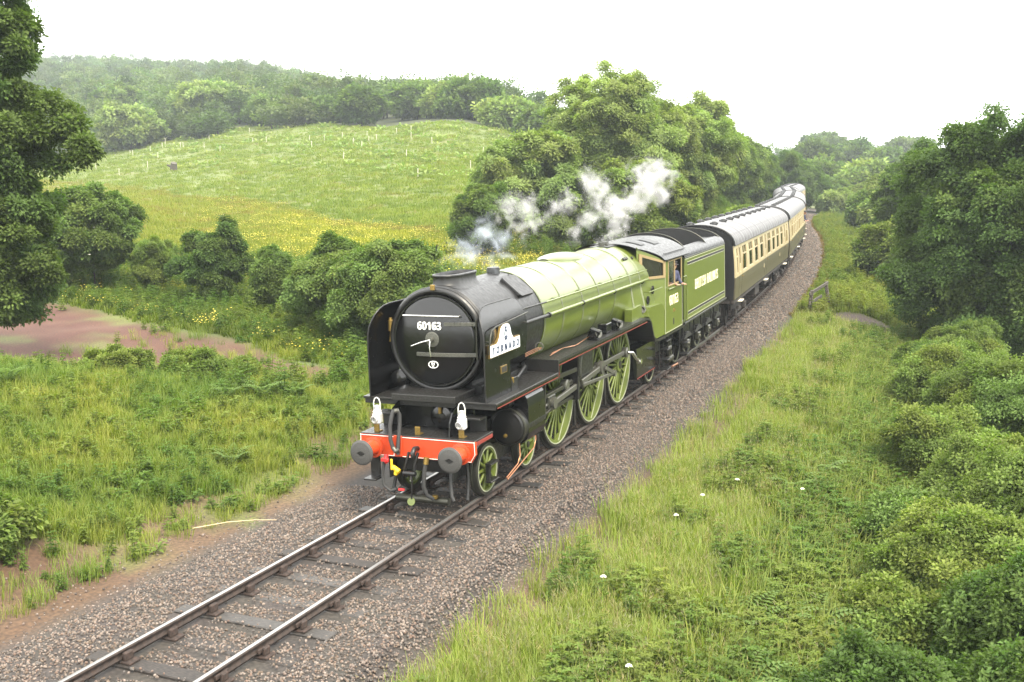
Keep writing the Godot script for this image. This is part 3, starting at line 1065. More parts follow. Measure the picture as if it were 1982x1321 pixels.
		if sx > 0:
			# nameplate
			var np := grp("nameplate", df)
			var pl := PackedVector2Array([Vector2(0.6, 2.66), Vector2(1.93, 2.66), Vector2(1.93, 2.865), Vector2(1.66, 2.865), Vector2(1.6, 2.893), Vector2(1.535, 2.965), Vector2(1.5, 3.069), Vector2(1.46, 3.133), Vector2(1.38, 3.169), Vector2(1.28, 3.173), Vector2(1.18, 3.169), Vector2(1.1, 3.133), Vector2(1.05, 3.069), Vector2(1.01, 2.965), Vector2(0.945, 2.893), Vector2(0.88, 2.865), Vector2(0.6, 2.865)])
			mb = MB.new()
			mb.prism(pl, Transform3D(FACE_RIGHT, Vector3(1.172, 0, 0)), 0.05)
			obj("name_board", mb, M.plate_white, np)
			mb = MB.new()
			mb.prism(PackedVector2Array([Vector2(0.585, 2.645), Vector2(1.945, 2.645), Vector2(1.945, 2.88), Vector2(1.67, 2.88), Vector2(1.55, 2.965), Vector2(1.47, 3.145), Vector2(1.38, 3.183), Vector2(1.18, 3.183), Vector2(1.09, 3.145), Vector2(0.995, 2.965), Vector2(0.87, 2.88), Vector2(0.585, 2.88)]), Transform3D(FACE_RIGHT, Vector3(1.171, 0, 0)), 0.043)
			obj("name_board_edge", mb, M.brass, np)
			for i in 7:
				letters("TORNADO"[i], 0.125, P(1.226, 2.758, 0.72 + i * 0.183), FACE_RIGHT, M.badge_blue, np, 1.0)
			mb = MB.new()
			mb.lathe([Vector2(0, 0.085), Vector2(0.008, 0.085), Vector2(0.008, 0.05), Vector2(0, 0.05)], Vector3.ZERO, Vector3.BACK, 24)
			var bd := obj("crest_ring", mb, M.badge_blue, np)
			bd.transform = Transform3D(FACE_RIGHT * Basis.from_scale(Vector3(0.8, 0.95, 1)), P(1.222, 3.0, 1.28))
			for q in [["crest_crown", PackedVector2Array([Vector2(-0.045, 0.11), Vector2(0.045, 0.11), Vector2(0.055, 0.165), Vector2(0.02, 0.14), Vector2(0.0, 0.185), Vector2(-0.02, 0.14), Vector2(-0.055, 0.165)])], ["crest_scroll", PackedVector2Array([Vector2(-0.105, -0.06), Vector2(-0.05, -0.105), Vector2(0.05, -0.105), Vector2(0.105, -0.06), Vector2(0.06, -0.135), Vector2(0.0, -0.15), Vector2(-0.06, -0.135)])]]:
				mb = MB.new()
				mb.prism(q[1], Transform3D.IDENTITY, 0.008)
				bd = obj(q[0], mb, M.badge_blue, np)
				bd.transform = Transform3D(FACE_RIGHT * Basis.from_scale(Vector3(0.8, 0.8, 1)), P(1.222, 3.0, 1.28))
			mb = MB.new()
			bxs(mb, 1.17, 1.19, 2.28, 2.42, 1.1, 1.38, 0.004)
			var wp := obj("works_plate", mb, M.brass, df)
			mb = MB.new()
			bxs(mb, 1.188, 1.193, 2.3, 2.4, 1.13, 1.235, 0.0)
			bxs(mb, 1.188, 1.193, 2.3, 2.4, 1.25, 1.355, 0.0)
			obj("plate_field", mb, M.black_line, wp)
	# --- boiler
	mb = MB.new()
	mb.lathe([Vector2(-9.4, 1.025), Vector2(-7.2, 1.02), Vector2(-3.78, 1.0), Vector2(-3.77, 0.985)], P(0, CY, 0), Vector3.BACK, 72)
	var bo := obj("boiler", mb, M.green_paint, e)
	for s_ in [3.8, 4.87, 6.12, 7.25, 8.45]:
		mb = MB.new()
		var r_ := lerpf(1.0, 1.022, clampf((s_ - 3.78) / 3.5, 0, 1)) + 0.003
		mb.lathe([Vector2(-s_ - 0.035, r_), Vector2(-s_ - 0.03, r_ + 0.005), Vector2(-s_ + 0.03, r_ + 0.005), Vector2(-s_ + 0.035, r_)], P(0, CY, 0), Vector3.BACK, 72)
		var bn := obj("boiler_band", mb, M.green_paint, e)
		for k in [-0.022, 0.022]:
			mb = MB.new()
			mb.lathe([Vector2(-s_ + k - 0.006, r_ + 0.006), Vector2(-s_ + k + 0.006, r_ + 0.006)], P(0, CY, 0), Vector3.BACK, 72)
			obj("lining", mb, M.band_line, bn)
		mb = MB.new()
		mb.lathe([Vector2(-s_ - 0.011, r_ + 0.0065), Vector2(-s_ + 0.011, r_ + 0.0065)], P(0, CY, 0), Vector3.BACK, 72)
		obj("band_centre", mb, M.black_line, bn)
	# --- firebox
	mb = MB.new()
	rings = []
	for q in [[8.9, 0.0, 1.024, 1.03], [9.3, 0.25, 1.03, 1.06], [9.6, 0.75, 1.035, 1.12], [9.8, 1.0, 1.04, 1.17], [10.6, 1.0, 1.045, 1.22], [12.05, 1.0, 1.05, 1.27]]:
		rings.append(box_section(CY, q[2], q[3], 1.55 if q[0] > 10.65 else 2.0, q[0], 72, q[1]))
	mb.loft(rings, true, true)
	var fbx := obj("firebox", mb, M.green_paint, e)
	for s_ in [9.75, 10.6]:
		mb = MB.new()
		var g := box_section(CY, 1.045, 1.175 if s_ < 10 else 1.222, 2.0, s_, 72, 1.0)
		for k in [0, 1]:
			var line := []
			for j in range(-26, 27):
				var q: Vector3 = g[(j + 72) % 72]
				line.append(Vector3(q.x * 1.003, CY + (q.y - CY) * 1.003, q.z + 0.03 * (k * 2 - 1)))
			mb.tube(line, 0.007, 4)
		obj("lining", mb, M.band_line, fbx)
	for q in [[10.05, 3.62], [10.18, 3.62], [10.31, 3.62], [10.75, 3.6]]:
		mb = MB.new()
		var dx := sqrt(1.045 * 1.045 - pow(q[1] - CY, 2.0))
		mb.lathe([Vector2(-0.02, 0.045), Vector2(0.05, 0.04), Vector2(0.055, 0.0)], P(dx, q[1], q[0]), Vector3(dx, q[1] - CY, 0), 10)
		obj("washout_plug", mb, M.oily_steel, fbx)
	for q in [[10.9, 2.48], [11.45, 2.7]]:
		mb = MB.new()
		mb.lathe([Vector2(-0.03, 0.075), Vector2(0.012, 0.075), Vector2(0.012, 0.05), Vector2(-0.01, 0.05), Vector2(-0.01, 0.0)], Vector3.ZERO, Vector3.RIGHT, 16)
		var o := obj("mudhole_door", mb, M.black_satin, fbx)
		o.transform = Transform3D(Basis.from_scale(Vector3(1, 1.5, 1)), P(1.175 if q[0] < 11.2 else 1.15, q[1], q[0]))
	# sand box filler and side sheet below the firebox
	for sx in [-1.0, 1.0]:
		mb = MB.new()
		side_prism(mb, [Vector2(9.3, 2.12), Vector2(9.3, 2.42), Vector2(10.2, 2.45), Vector2(10.2, 2.12)], sx * 1.0 if sx > 0 else -1.19, 1.19 if sx > 0 else -1.0)
		obj("firebox_side_box", mb, M.green_paint, e)
		mb = MB.new()
		side_prism(mb, [Vector2(10.42, 2.11), Vector2(10.62, 2.0), Vector2(10.75, 1.8), Vector2(10.9, 1.55), Vector2(11.2, 1.42), Vector2(12.02, 1.42), Vector2(12.02, 2.15), Vector2(11.75, 2.3), Vector2(10.5, 2.34)], sx * 1.1 if sx > 0 else -1.31, 1.31 if sx > 0 else -1.1)
		obj("lower_side_sheet", mb, M.green_paint, e)
		mb = MB.new()
		mb.lathe([Vector2(0, 0.1), Vector2(0.06, 0.1), Vector2(0.06, 0.06), Vector2(0.02, 0.05), Vector2(0.02, 0.0)], P(sx * 1.15, 2.3, 10.32), Vector3(sx * 0.6, 0.35, 0.6), 16)
		obj("sand_filler", mb, M.oily_steel, e)
		# handrail and ejector pipe along the boiler
		mb = MB.new()
		mb.tube([P(sx * 1.03, 3.28, 2.5), P(sx * 1.075, 3.28, 3.7)], 0.018, 8)
		obj("handrail", mb, M.black_satin, e)
		mb = MB.new()
		mb.tube([P(sx * 1.075, 3.28, 3.7), P(sx * 1.1, 3.28, 11.0)], 0.018, 8)
		for i in 5:
			var s_ := 4.4 + i * 1.55
			mb.tube([P(sx * 1.09, 3.28, s_), P(sx * 0.93, 3.28, s_)], 0.014, 6)
		obj("handrail", mb, M.green_paint, e)
		mb = MB.new()
		mb.tube([P(sx * 1.05, 3.0, 2.5), P(sx * 1.08, 3.0, 3.8)], 0.042, 10)
		obj("ejector_pipe", mb, M.black_satin, e)
		mb = MB.new()
		mb.tube([P(sx * 1.08, 3.0, 3.8), P(sx * 1.1, 3.02, 11.1)], 0.042, 10)
		obj("ejector_pipe", mb, M.green_paint, e)
		for s_ in [3.82, 5.9, 8.2, 10.6]:
			mb = MB.new()
			mb.lathe([Vector2(-0.03, 0.056), Vector2(0.03, 0.056), Vector2(0.03, 0.0)], P(sx * 1.085, 3.005, s_), Vector3.BACK, 10)
			mb.bar(P(sx * 1.0, 2.98, s_), P(sx * 1.085, 3.0, s_), 0.03, 0.03)
			obj("pipe_clip", mb, M.black_satin, e)
		# a shorter rail below, beside the cab
		mb = MB.new()
		mb.tube([P(sx * 1.25, 2.72, 10.65), P(sx * 1.32, 2.74, 11.75)], 0.016, 8)
		mb.tube([P(sx * 1.25, 2.72, 10.7), P(sx * 1.1, 2.72, 10.7)], 0.013, 6)
		obj("handrail", mb, M.green_paint, e)
	# --- dome
	mb = MB.new()
	rings = []
	for i in 13:
		var t := i / 12.0
		var s_ := lerpf(6.35, 8.75, t)
		var wd := 0.42 * pow(sin(clampf(t * 1.02 + 0.02, 0, 1) * PI), 0.45) if t < 0.5 else 0.42 * pow(cos((t - 0.5) * PI * 0.96), 0.6)
		var ht := 0.12 * pow(sin(clampf(t * 1.3 + 0.03, 0.0, 1.0) * PI), 0.5) if t < 0.38 else 0.12 * cos((t - 0.38) / 0.62 * PI * 0.5)
		var g := []
		for j in 17:
			var b := -PI / 2 + PI * j / 16.0
			var x := sin(b) * maxf(wd, 0.02)
			var hh := pow(cos(b), 0.45) * maxf(ht, 0.0)
			g.append(P(x, CY + sqrt(1.018 * 1.018 - x * x) - 0.01 + hh, s_))
		rings.append(g)
	mb.loft(rings, false, false)
	obj("dome", mb, M.green_paint, e)
	for s_ in [10.55, 10.95]:
		mb = MB.new()
		mb.lathe([Vector2(3.85, 0.13), Vector2(3.95, 0.12), Vector2(3.96, 0.08), Vector2(4.04, 0.07), Vector2(4.04, 0.0)], P(0, 0, s_), Vector3.UP, 16)
		obj("safety_valve", mb, M.oily_steel, e)
	obj("valve_base", bxm(-0.25, 0.25, 3.86, 3.935, 10.3, 11.25), M.black_satin, e)
	# --- cab
	var cab := grp("cab", e)
	for sx in [-1.0, 1.0]:
		mb = MB.new()
		bxs(mb, sx * 1.3, sx * 1.33, 1.4, 2.7, 12.0, 13.96)
		bxs(mb, sx * 1.3, sx * 1.33, 3.4, 3.5, 12.0, 13.96)
		bxs(mb, sx * 1.3, sx * 1.33, 2.7, 3.4, 12.0, 12.36)
		bxs(mb, sx * 1.3, sx * 1.33, 2.7, 3.4, 13.86, 13.96)
		obj("cab_side", mb, M.green_paint, cab)
		mb = MB.new()
		for q in [[1.43, 1.445, 12.03, 13.93], [1.43, 3.46, 12.03, 12.045], [1.43, 2.66, 13.915, 13.93]]:
			bxs(mb, sx * 1.329, sx * 1.334, q[0], q[1], q[2], q[3], 0.0)
		obj("lining", mb, M.white_line, cab)
		var wn := grp("side_window", cab)
		mb = MB.new()
		for q in [[2.69, 2.73, 12.34, 13.88], [3.37, 3.41, 12.34, 13.88], [2.73, 3.37, 12.34, 12.4], [2.73, 3.37, 13.02, 13.1], [2.73, 3.37, 13.83, 13.88]]:
			bxs(mb, sx * 1.305, sx * 1.34, q[0], q[1], q[2], q[3], 0.006)
		obj("window_frame", mb, M.window_frame_wood, wn)
		obj("pane", bxm(sx * 1.314, sx * 1.32, 2.73, 3.37, 12.4, 13.02, 0.0), M.glass, wn)
		mb = MB.new()
		mb.tube([P(sx * 1.36, 2.62, 12.3), P(sx * 1.36, 2.62, 13.95)], 0.018, 8)
		obj("arm_rest_rail", mb, M.green_paint, cab)
		# slanted front with its window
		var a := P(sx * 0.82, 0, 11.05)
		var b := P(sx * 1.328, 0, 12.0)
		var dr := (b - a).normalized()
		var out := Vector3(sx * dr.z * -1.0 * sx, 0, 0)
		out = dr.cross(Vector3.UP) * (1.0 if sx > 0 else -1.0)
		if out.z < 0.0:
			out = -out
		var pt := func(t: float, y: float, off: float) -> Vector3:
			return a.lerp(b, t) + Vector3(0, y, 0) + out * off
		var panel := func(m_: MB, t0: float, t1: float, y0: float, y1: float, ya: float, yb: float, o0: float, o1: float) -> void:
			# y0,y1 = bottom and top at t0; ya,yb = at t1
			var A := [pt.call(t0, y0, o1), pt.call(t1, ya, o1), pt.call(t1, yb, o1), pt.call(t0, y1, o1)]
			var B := [pt.call(t0, y0, o0), pt.call(t1, ya, o0), pt.call(t1, yb, o0), pt.call(t0, y1, o0)]
			m_.quad(A[0], A[1], A[2], A[3], out)
			m_.quad(B[0], B[1], B[2], B[3], -out)
			for i in 4:
				var j := (i + 1) % 4
				m_.quad(A[i], A[j], B[j], B[i], (A[i] + A[j]) / 2 - (A[0] + A[2]) / 2)
		mb = MB.new()
		panel.call(mb, 0.0, 1.0, 2.1, 3.0, 2.1, 2.98, -0.025, 0.0)
		panel.call(mb, 0.0, 0.1, 3.0, 3.86, 3.0, 3.8, -0.025, 0.0)
		panel.call(mb, 0.1, 1.0, 3.66, 3.8, 3.4, 3.46, -0.025, 0.0)
		obj("cab_front", mb, M.green_paint, cab)
		wn = grp("front_window", cab)
		mb = MB.new()
		panel.call(mb, 0.08, 1.0, 2.98, 3.05, 2.98, 3.05, 0.002, 0.03)
		panel.call(mb, 0.08, 1.0, 3.62, 3.69, 3.36, 3.43, 0.002, 0.03)
		panel.call(mb, 0.06, 0.16, 3.0, 3.69, 3.0, 3.66, 0.003, 0.031)
		panel.call(mb, 0.92, 1.01, 3.0, 3.43, 3.0, 3.42, 0.003, 0.031)
		obj("window_frame", mb, M.window_frame_wood, wn)
		mb = MB.new()
		panel.call(mb, 0.14, 0.94, 3.03, 3.64, 3.03, 3.4, -0.012, -0.006)
		obj("pane", mb, M.glass, wn)
		mb = MB.new()
		mb.tube([P(sx * 1.36, 1.5, 14.02), P(sx * 1.36, 2.75, 14.02)], 0.018, 8)
		obj("cab_handrail", mb, M.green_paint, cab)
	for i in 5:
		letters("60163"[i], 0.27, P(1.334, 2.28, 12.96 + (i - 2) * 0.2), FACE_RIGHT, M.cream_letter, cab, 0.9, 400)
	mb = MB.new()
	mb.lathe([Vector2(0, 0.045), Vector2(0.02, 0.045), Vector2(0.02, 0.0)], P(1.33, 1.98, 12.98), Vector3.RIGHT, 14)
	bxs(mb, 1.33, 1.345, 1.93, 1.955, 12.85, 13.1)
	obj("works_badge", mb, M.brass, cab)
	mb = MB.new()
	mb.lathe([Vector2(0, 0.05), Vector2(0.008, 0.05), Vector2(0.008, 0.0)], Vector3.ZERO, Vector3.RIGHT, 14)
	var hole := obj("access_hole", mb, M.dark_inside, cab)
	hole.transform = Transform3D(Basis.from_scale(Vector3(1, 2.0, 1)), P(1.329, 1.66, 12.92))
	# roof
	mb = MB.new()
	for lay in 2:
		rings = []
		for i in 4:
			var g := []
			for j in 25:
				var t := -1.0 + 2.0 * j / 24.0
				var x := 1.37 * t
				var y := 3.455 + 0.52 * pow(maxf(0.0, 1.0 - pow(absf(t), 2.3)), 0.8) - lay * 0.03
				var s0 := 10.98 + 0.95 * clampf((absf(x) - 0.8) / 0.53, 0.0, 1.0)
				g.append(P(x, y, lerpf(s0, 14.62, i / 3.0)))
			rings.append(g)
		mb.loft(rings, false, lay == 1)
	var roof := obj("cab_roof", mb, M.black_satin, cab)
	for q in [[0.25, 0.75, 11.7, 12.15], [0.35, 0.85, 12.7, 13.3]]:
		mb = MB.new()
		var g := []
		for i in 2:
			var h := []
			for j in 5:
				var x := lerpf(q[0], q[1], j / 4.0)
				h.append(P(x, 3.455 + 0.52 * pow(1.0 - pow(x / 1.37, 2.3), 0.8) + 0.02, q[2 + i]))
			g.append(h)
		mb.loft(g, false, false)
		obj("roof_hatch", mb, M.black_line, roof)
	mb = MB.new()
	mb.tube([P(1.28, 3.62, 12.1), P(1.28, 3.62, 14.5)], 0.014, 6)
	mb.tube([P(1.38, 3.46, 11.95), P(1.38, 3.46, 14.6)], 0.016, 6)
	obj("rain_strip", mb, M.black_satin, roof)
	mb = MB.new()
	bxs(mb, -1.2, 1.2, 1.5, 3.6, 11.95, 12.1)
	obj("backhead", mb, M.dark_inside, cab)
	obj("cab_floor", bxm(-1.3, 1.3, 1.42, 1.5, 12.0, 14.5), M.black_satin, cab)
	# --- cylinders
	for sx in [-1.0, 1.0]:
		mb = MB.new()
		mb.lathe([Vector2(-2.86, 0.36), Vector2(-1.82, 0.36)], P(sx * 0.98, 1.13, 0), Vector3.BACK, 32)
		mb.lathe([Vector2(-1.82, 0.36), Vector2(-1.8, 0.34), Vector2(-1.78, 0.335), Vector2(-1.76, 0.3), Vector2(-1.74, 0.12), Vector2(-1.735, 0.0)], P(sx * 0.98, 1.13, 0), Vector3.BACK, 32)
		mb.lathe([Vector2(-2.86, 0.36), Vector2(-2.88, 0.0)], P(sx * 0.98, 1.13, 0), Vector3.BACK, 32)
		var cy := obj("cylinder", mb, M.black_satin, e)
		mb = MB.new()
		mb.lathe([Vector2(-1.735, 0.04), Vector2(-1.69, 0.035), Vector2(-1.68, 0.0)], P(sx * 0.96, 0.98, 0), Vector3.BACK, 10)
		obj("relief_cock", mb, M.brass, cy)
		mb = MB.new()
		mb.lathe([Vector2(-1.832, 0.372), Vector2(-1.792, 0.372), Vector2(-1.785, 0.35), Vector2(-1.775, 0.348)], P(sx * 0.98, 1.13, 0), Vector3.BACK, 32)
		obj("cover_ring", mb, M.oily_steel, cy)
		mb = MB.new()
		var cl := PackedVector2Array([Vector2(0.72, 1.76), Vector2(1.18, 1.76), Vector2(1.26, 1.73), Vector2(1.31, 1.66), Vector2(1.335, 1.5), Vector2(1.335, 1.0), Vector2(1.3, 0.88), Vector2(1.2, 0.79), Vector2(1.0, 0.77), Vector2(0.72, 0.8)])
		if sx < 0:
			for i in cl.size():
				cl[i].x *= -1.0
		mb.prism(cl, Transform3D(FACE_FRONT, P(0, 0, 2.84)), 0.86)
		obj("cylinder_cladding", mb, M.black_paint, e)
		mb = MB.new()
		mb.lathe([Vector2(-2.9, 0.15), Vector2(-1.85, 0.15), Vector2(-1.8, 0.12), Vector2(-1.78, 0.0)], P(sx * 0.9, 1.6, 0), Vector3.BACK, 20)
		obj("valve_chest", mb, M.black_satin, e)
		# motion
		mb = MB.new()
		mb.tube([P(sx * 1.0, 1.13, 2.85), P(sx * 1.0, 1.15, 3.95)], 0.045, 12)
		obj("piston_rod", mb, M.bright_steel, e)
		for y in [1.32, 1.0]:
			mb = MB.new()
			mb.bar(P(sx * 1.0, y + 0.02, 2.95), P(sx * 1.0, y + 0.02, 5.35), 0.075, 0.1)
			obj("slide_bar", mb, M.oily_steel, e)
		mb = MB.new()
		bxs(mb, sx * 0.93, sx * 1.07, 1.0, 1.32, 3.75, 4.15, 0.02)
		obj("crosshead", mb, M.oily_steel, e)
		mb = MB.new()
		mb.bar(P(sx * 1.1, 1.16, 3.9), P(sx * 1.1, 1.355, 7.06), 0.12, 0.07, 0.012)
		mb.lathe([Vector2(-0.05, 0.12), Vector2(0.05, 0.12), Vector2(0.05, 0.0)], P(sx * 1.1, 1.16, 3.92), Vector3.RIGHT * sx, 18)
		mb.lathe([Vector2(-0.05, 0.16), Vector2(0.06, 0.16), Vector2(0.06, 0.0)], P(sx * 1.1, 1.355, 7.06), Vector3.RIGHT * sx, 20)
		obj("connecting_rod", mb, M.steel, e)
		mb = MB.new()
		mb.bar(P(sx * 1.0, 1.35, 4.85), P(sx * 1.0, 1.35, 9.27), 0.11, 0.06, 0.012)
		for s_ in [4.85, 7.06, 9.27]:
			mb.lathe([Vector2(-0.05, 0.13), Vector2(0.07, 0.13), Vector2(0.09, 0.09), Vector2(0.09, 0.0)], P(sx * 1.0, 1.35, s_), Vector3.RIGHT * sx, 20)
		obj("coupling_rod", mb, M.steel, e)
		mb = MB.new()
		mb.bar(P(sx * 1.12, 1.7, 3.3), P(sx * 1.12, 1.62, 5.45), 0.09, 0.05)
		obj("radius_rod", mb, M.oily_steel, e)
		mb = MB.new()
		mb.bar(P(sx * 1.16, 1.22, 5.6), P(sx * 1.19, 1.1, 7.75), 0.075, 0.045)
		mb.lathe([Vector2(-0.04, 0.08), Vector2(0.05, 0.08), Vector2(0.05, 0.0)], P(sx * 1.19, 1.1, 7.75), Vector3.RIGHT * sx, 16)
		mb.bar(P(sx * 1.2, 1.35, 7.06), P(sx * 1.2, 1.1, 7.75), 0.09, 0.04, 0.006, Vector3.UP)
		obj("eccentric_rod", mb, M.steel, e)
		mb = MB.new()
		mb.tube([P(sx * 1.12, 1.98, 5.65), P(sx * 1.13, 1.7, 5.5), P(sx * 1.13, 1.4, 5.48), P(sx * 1.15, 1.15, 5.6)], 0.045, 8)
		obj("expansion_link", mb, M.oily_steel, e)
		mb = MB.new()
		mb.bar(P(sx * 1.08, 1.65, 3.5), P(sx * 1.08, 1.0, 3.45), 0.05, 0.04, 0.006, Vector3.BACK)
		mb.bar(P(sx * 1.1, 1.02, 3.45), P(sx * 1.1, 1.08, 3.9), 0.05, 0.03)
		obj("combination_lever", mb, M.oily_steel, e)
		mb = MB.new()
		bxs(mb, sx * 0.62, sx * 1.16, 0.95, 1.98, 5.28, 5.38)
		bxs(mb, sx * 1.12, sx * 1.16, 1.45, 2.04, 5.28, 6.3)
		obj("motion_bracket", mb, M.black_satin, e)
		mb = MB.new()
		mb.bar(P(sx * 1.15, 1.9, 6.5), P(sx * 1.15, 1.95, 10.3), 0.06, 0.05)
		obj("reversing_rod", mb, M.oily_steel, e)
		mb = MB.new()
		mb.tube([P(sx * 1.1, 1.35, 9.27), P(sx * 1.2, 1.34, 9.3), P(sx * 1.22, 1.15, 9.55), P(sx * 1.22, 1.03, 9.8)], 0.04, 8)
		mb.tube([P(sx * 1.16, 1.03, 9.82), P(sx * 1.28, 1.03, 9.82)], 0.075, 12)
		obj("speedometer_drive", mb, M.bright_steel, e)
		# injectors, steps, brake gear
		mb = MB.new()
		for y in [0.35, 0.62, 0.9, 1.15]:
			bxs(mb, sx * 1.05, sx * 1.3, y, y + 0.03, 12.35, 12.75)
		bxs(mb, sx * 1.05, sx * 1.08, 0.33, 1.35, 12.32, 12.36)
		bxs(mb, sx * 1.05, sx * 1.08, 0.33, 1.35, 12.74, 12.78)
		obj("cab_steps", mb, M.black_satin, e)
		mb = MB.new()
		mb.tube([P(sx * 1.1, 0.5, 13.0), P(sx * 1.14, 0.55, 13.4)], 0.09, 12)
		mb.tube([P(sx * 1.1, 1.3, 13.1), P(sx * 1.12, 0.9, 13.15), P(sx * 1.12, 0.6, 13.2)], 0.035, 8)
		mb.tube([P(sx * 1.12, 0.85, 12.95), P(sx * 1.12, 0.85, 13.3)], 0.07, 10)
		obj("injector", mb, M.oily_steel, e)
		mb = MB.new()
		bxs(mb, sx * 0.6, sx * 0.98, 0.42, 1.25, 10.4, 12.2)
		obj("ash_pan", mb, M.black_paint, e)
		mb = MB.new()
		bxs(mb, sx * 0.978, sx * 0.984, 0.43, 0.455, 10.42, 12.18, 0.0)
		obj("ash_pan_lining", mb, M.red_line, e)
		for s_ in [3.72, 5.98, 8.2]:
			mb = MB.new()
			mb.bar(P(sx * 0.8, 1.0, s_ - 0.02), P(sx * 0.8, 0.2, s_ + 0.02), 0.12, 0.05, 0.01, Vector3.BACK)
			obj("brake_hanger", mb, M.black_satin, e)
		# lubricators on the running plate
		for s_ in [6.3, 7.9]:
			var lu := grp("mechanical_lubricator", e)
			mb = MB.new()
			mb.box(Vector3(-0.12, 0, -0.1), Vector3(0.12, 0.27, 0.1), 0.015, Transform3D(Basis(Vector3.BACK, -0.35 * sx), P(sx * 1.16, 2.11, s_)))
			obj("oil_box", mb, M.black_paint, lu)
			mb = MB.new()
			mb.lathe([Vector2(0, 0.095), Vector2(0.03, 0.095), Vector2(0.03, 0.045), Vector2(0.015, 0.04), Vector2(0.015, 0.0)], P(sx * 1.3, 2.27, s_ - 0.02), Vector3(sx, 0.3, 0.55), 20)
			obj("hand_wheel", mb, M.steel, lu)
		mb = MB.new()
		bxs(mb, sx * 1.0, sx * 1.22, 2.12, 2.36, 7.15, 7.55, 0.015)
		mb.tube([P(sx * 1.25, 2.13, 7.65), P(sx * 1.26, 2.28, 7.66), P(sx * 1.24, 2.3, 7.6)], 0.02, 6)
		obj("anti_vacuum_box", mb, M.black_paint, e)
		for k in 3:
			mb = MB.new()
			mb.tube([P(sx * 1.05, 2.15 + 0.02 * k, 3.9 + 0.06 * k), P(sx * 1.08, 2.2, 4.6), P(sx * 1.12, 2.15, 5.2 + 0.1 * k), P(sx * 1.1, 2.2, 6.2)], 0.006, 5)
			mb.tube([P(sx * 0.98, 2.32 + 0.03 * k, 2.75), P(sx * 1.0, 2.34 + 0.03 * k, 3.4), P(sx * 0.99, 2.36, 3.6)], 0.007, 5)
			obj("oil_pipe", mb, M.copper, e)
		mb = MB.new()
		mb.lathe([Vector2(-0.012, 0.09), Vector2(0.012, 0.09), Vector2(0.012, 0.07), Vector2(-0.012, 0.07)], P(sx * 1.02, 2.42, 3.4), Vector3(0.3, 0, 1), 16)
		obj("pipe_coil", mb, M.steel, e)
		mb = MB.new()
		mb.tube([P(sx * 0.6, 2.0, 3.3), P(sx * 0.9, 2.1, 2.9), P(sx * 1.02, 2.0, 2.2)], 0.04, 8)
		bxs(mb, sx * 0.98, sx * 1.16, 1.87, 2.1, 1.75, 1.95)
		obj("front_lubricator", mb, M.black_satin, e)
		obj("lubricator_block", bxm(sx * 1.02, sx * 1.16, 2.0, 2.11, 1.7, 1.75), M.brass, e)
		mb = MB.new()
		side_prism(mb, [Vector2(1.58, 1.872), Vector2(1.58, 2.14), Vector2(1.78, 1.872)], sx * 1.17 - 0.006, sx * 1.17 + 0.006)
		obj("deflector_bracket", mb, M.black_satin, e)
	# copper drain pipes
	mb = MB.new()
	mb.tube([P(1.12, 0.83, 2.0), P(1.14, 0.55, 1.98), P(1.14, 0.42, 1.85), P(1.14, 0.3, 1.3)], 0.015, 8)
	mb.tube([P(1.15, 0.83, 2.75), P(1.16, 0.68, 2.74), P(1.17, 0.55, 2.6), P(1.16, 0.4, 1.95), P(1.16, 0.27, 1.3)], 0.015, 8)
	obj("drain_pipe", mb, M.copper, e)
	mb = MB.new()
	mb.tube([P(1.28, 0.36, 12.9), P(1.3, 0.35, 13.45)], 0.03, 8)
	obj("added_glint_pipe", mb, M.copper, e)  # copper tube added below the cab to stand in for a reddish highlight
	# --- wheels
	var dw := make_wheel("driving_wheel", 1.016, 20, -42.0, M.wheel_green, e)
	put_wheel(dw, 0.8, 1.016, 4.888)
	for q in [[0.8, 7.103], [0.8, 9.313], [-0.8, 4.888], [-0.8, 7.103], [-0.8, 9.313]]:
		put_wheel(another(dw), q[0], 1.016, q[1])
	var bw := make_wheel("bogie_wheel", 0.483, 10, -999.0, M.wheel_green, e)
	put_wheel(bw, 0.8, 0.483, 1.158)
	for q in [[0.8, 3.063], [-0.8, 1.158], [-0.8, 3.063]]:
		put_wheel(another(bw), q[0], 0.483, q[1])
	var tw := make_wheel("trailing_wheel", 0.56, 12, -999.0, M.black_satin, e)
	put_wheel(tw, 0.78, 0.56, 12.208)
	put_wheel(another(tw), -0.78, 0.56, 12.208)
	mb = MB.new()
	for q in [[1.158, 0.483], [3.063, 0.483], [4.888, 1.016], [7.103, 1.016], [9.313, 1.016], [12.208, 0.56]]:
		mb.tube([P(-0.75, q[1], q[0]), P(0.75, q[1], q[0])], 0.1, 12)
	obj("axles", mb, M.oily_steel, e)
	for sx in [-1.0, 1.0]:
		mb = MB.new()
		side_prism(mb, [Vector2(0.75, 0.3), Vector2(0.8, 0.7), Vector2(1.5, 0.78), Vector2(2.7, 0.78), Vector2(3.4, 0.7), Vector2(3.45, 0.3), Vector2(2.7, 0.45), Vector2(1.6, 0.45)], sx * 0.66 - 0.02, sx * 0.66 + 0.02)
		obj("bogie_frame", mb, M.black_satin, e)
		mb = MB.new()
		bxs(mb, sx * 0.87, sx * 0.95, 0.3, 0.62, 0.98, 1.05, 0.01)
		bxs(mb, sx * 0.87, sx * 1.0, 0.6, 0.64, 0.95, 1.32, 0.01)
		bxs(mb, sx * 0.87, sx * 1.0, 0.27, 0.31, 0.95, 1.32, 0.01)
		obj("bogie_step", mb, M.black_satin, e)
		mb = MB.new()
		mb.tube([P(sx * 0.72, 0.85, 0.5), P(sx * 0.74, 0.4, 0.52), P(sx * 0.76, 0.1, 0.42)], 0.035, 8)
		obj("guard_iron", mb, M.black_satin, e)
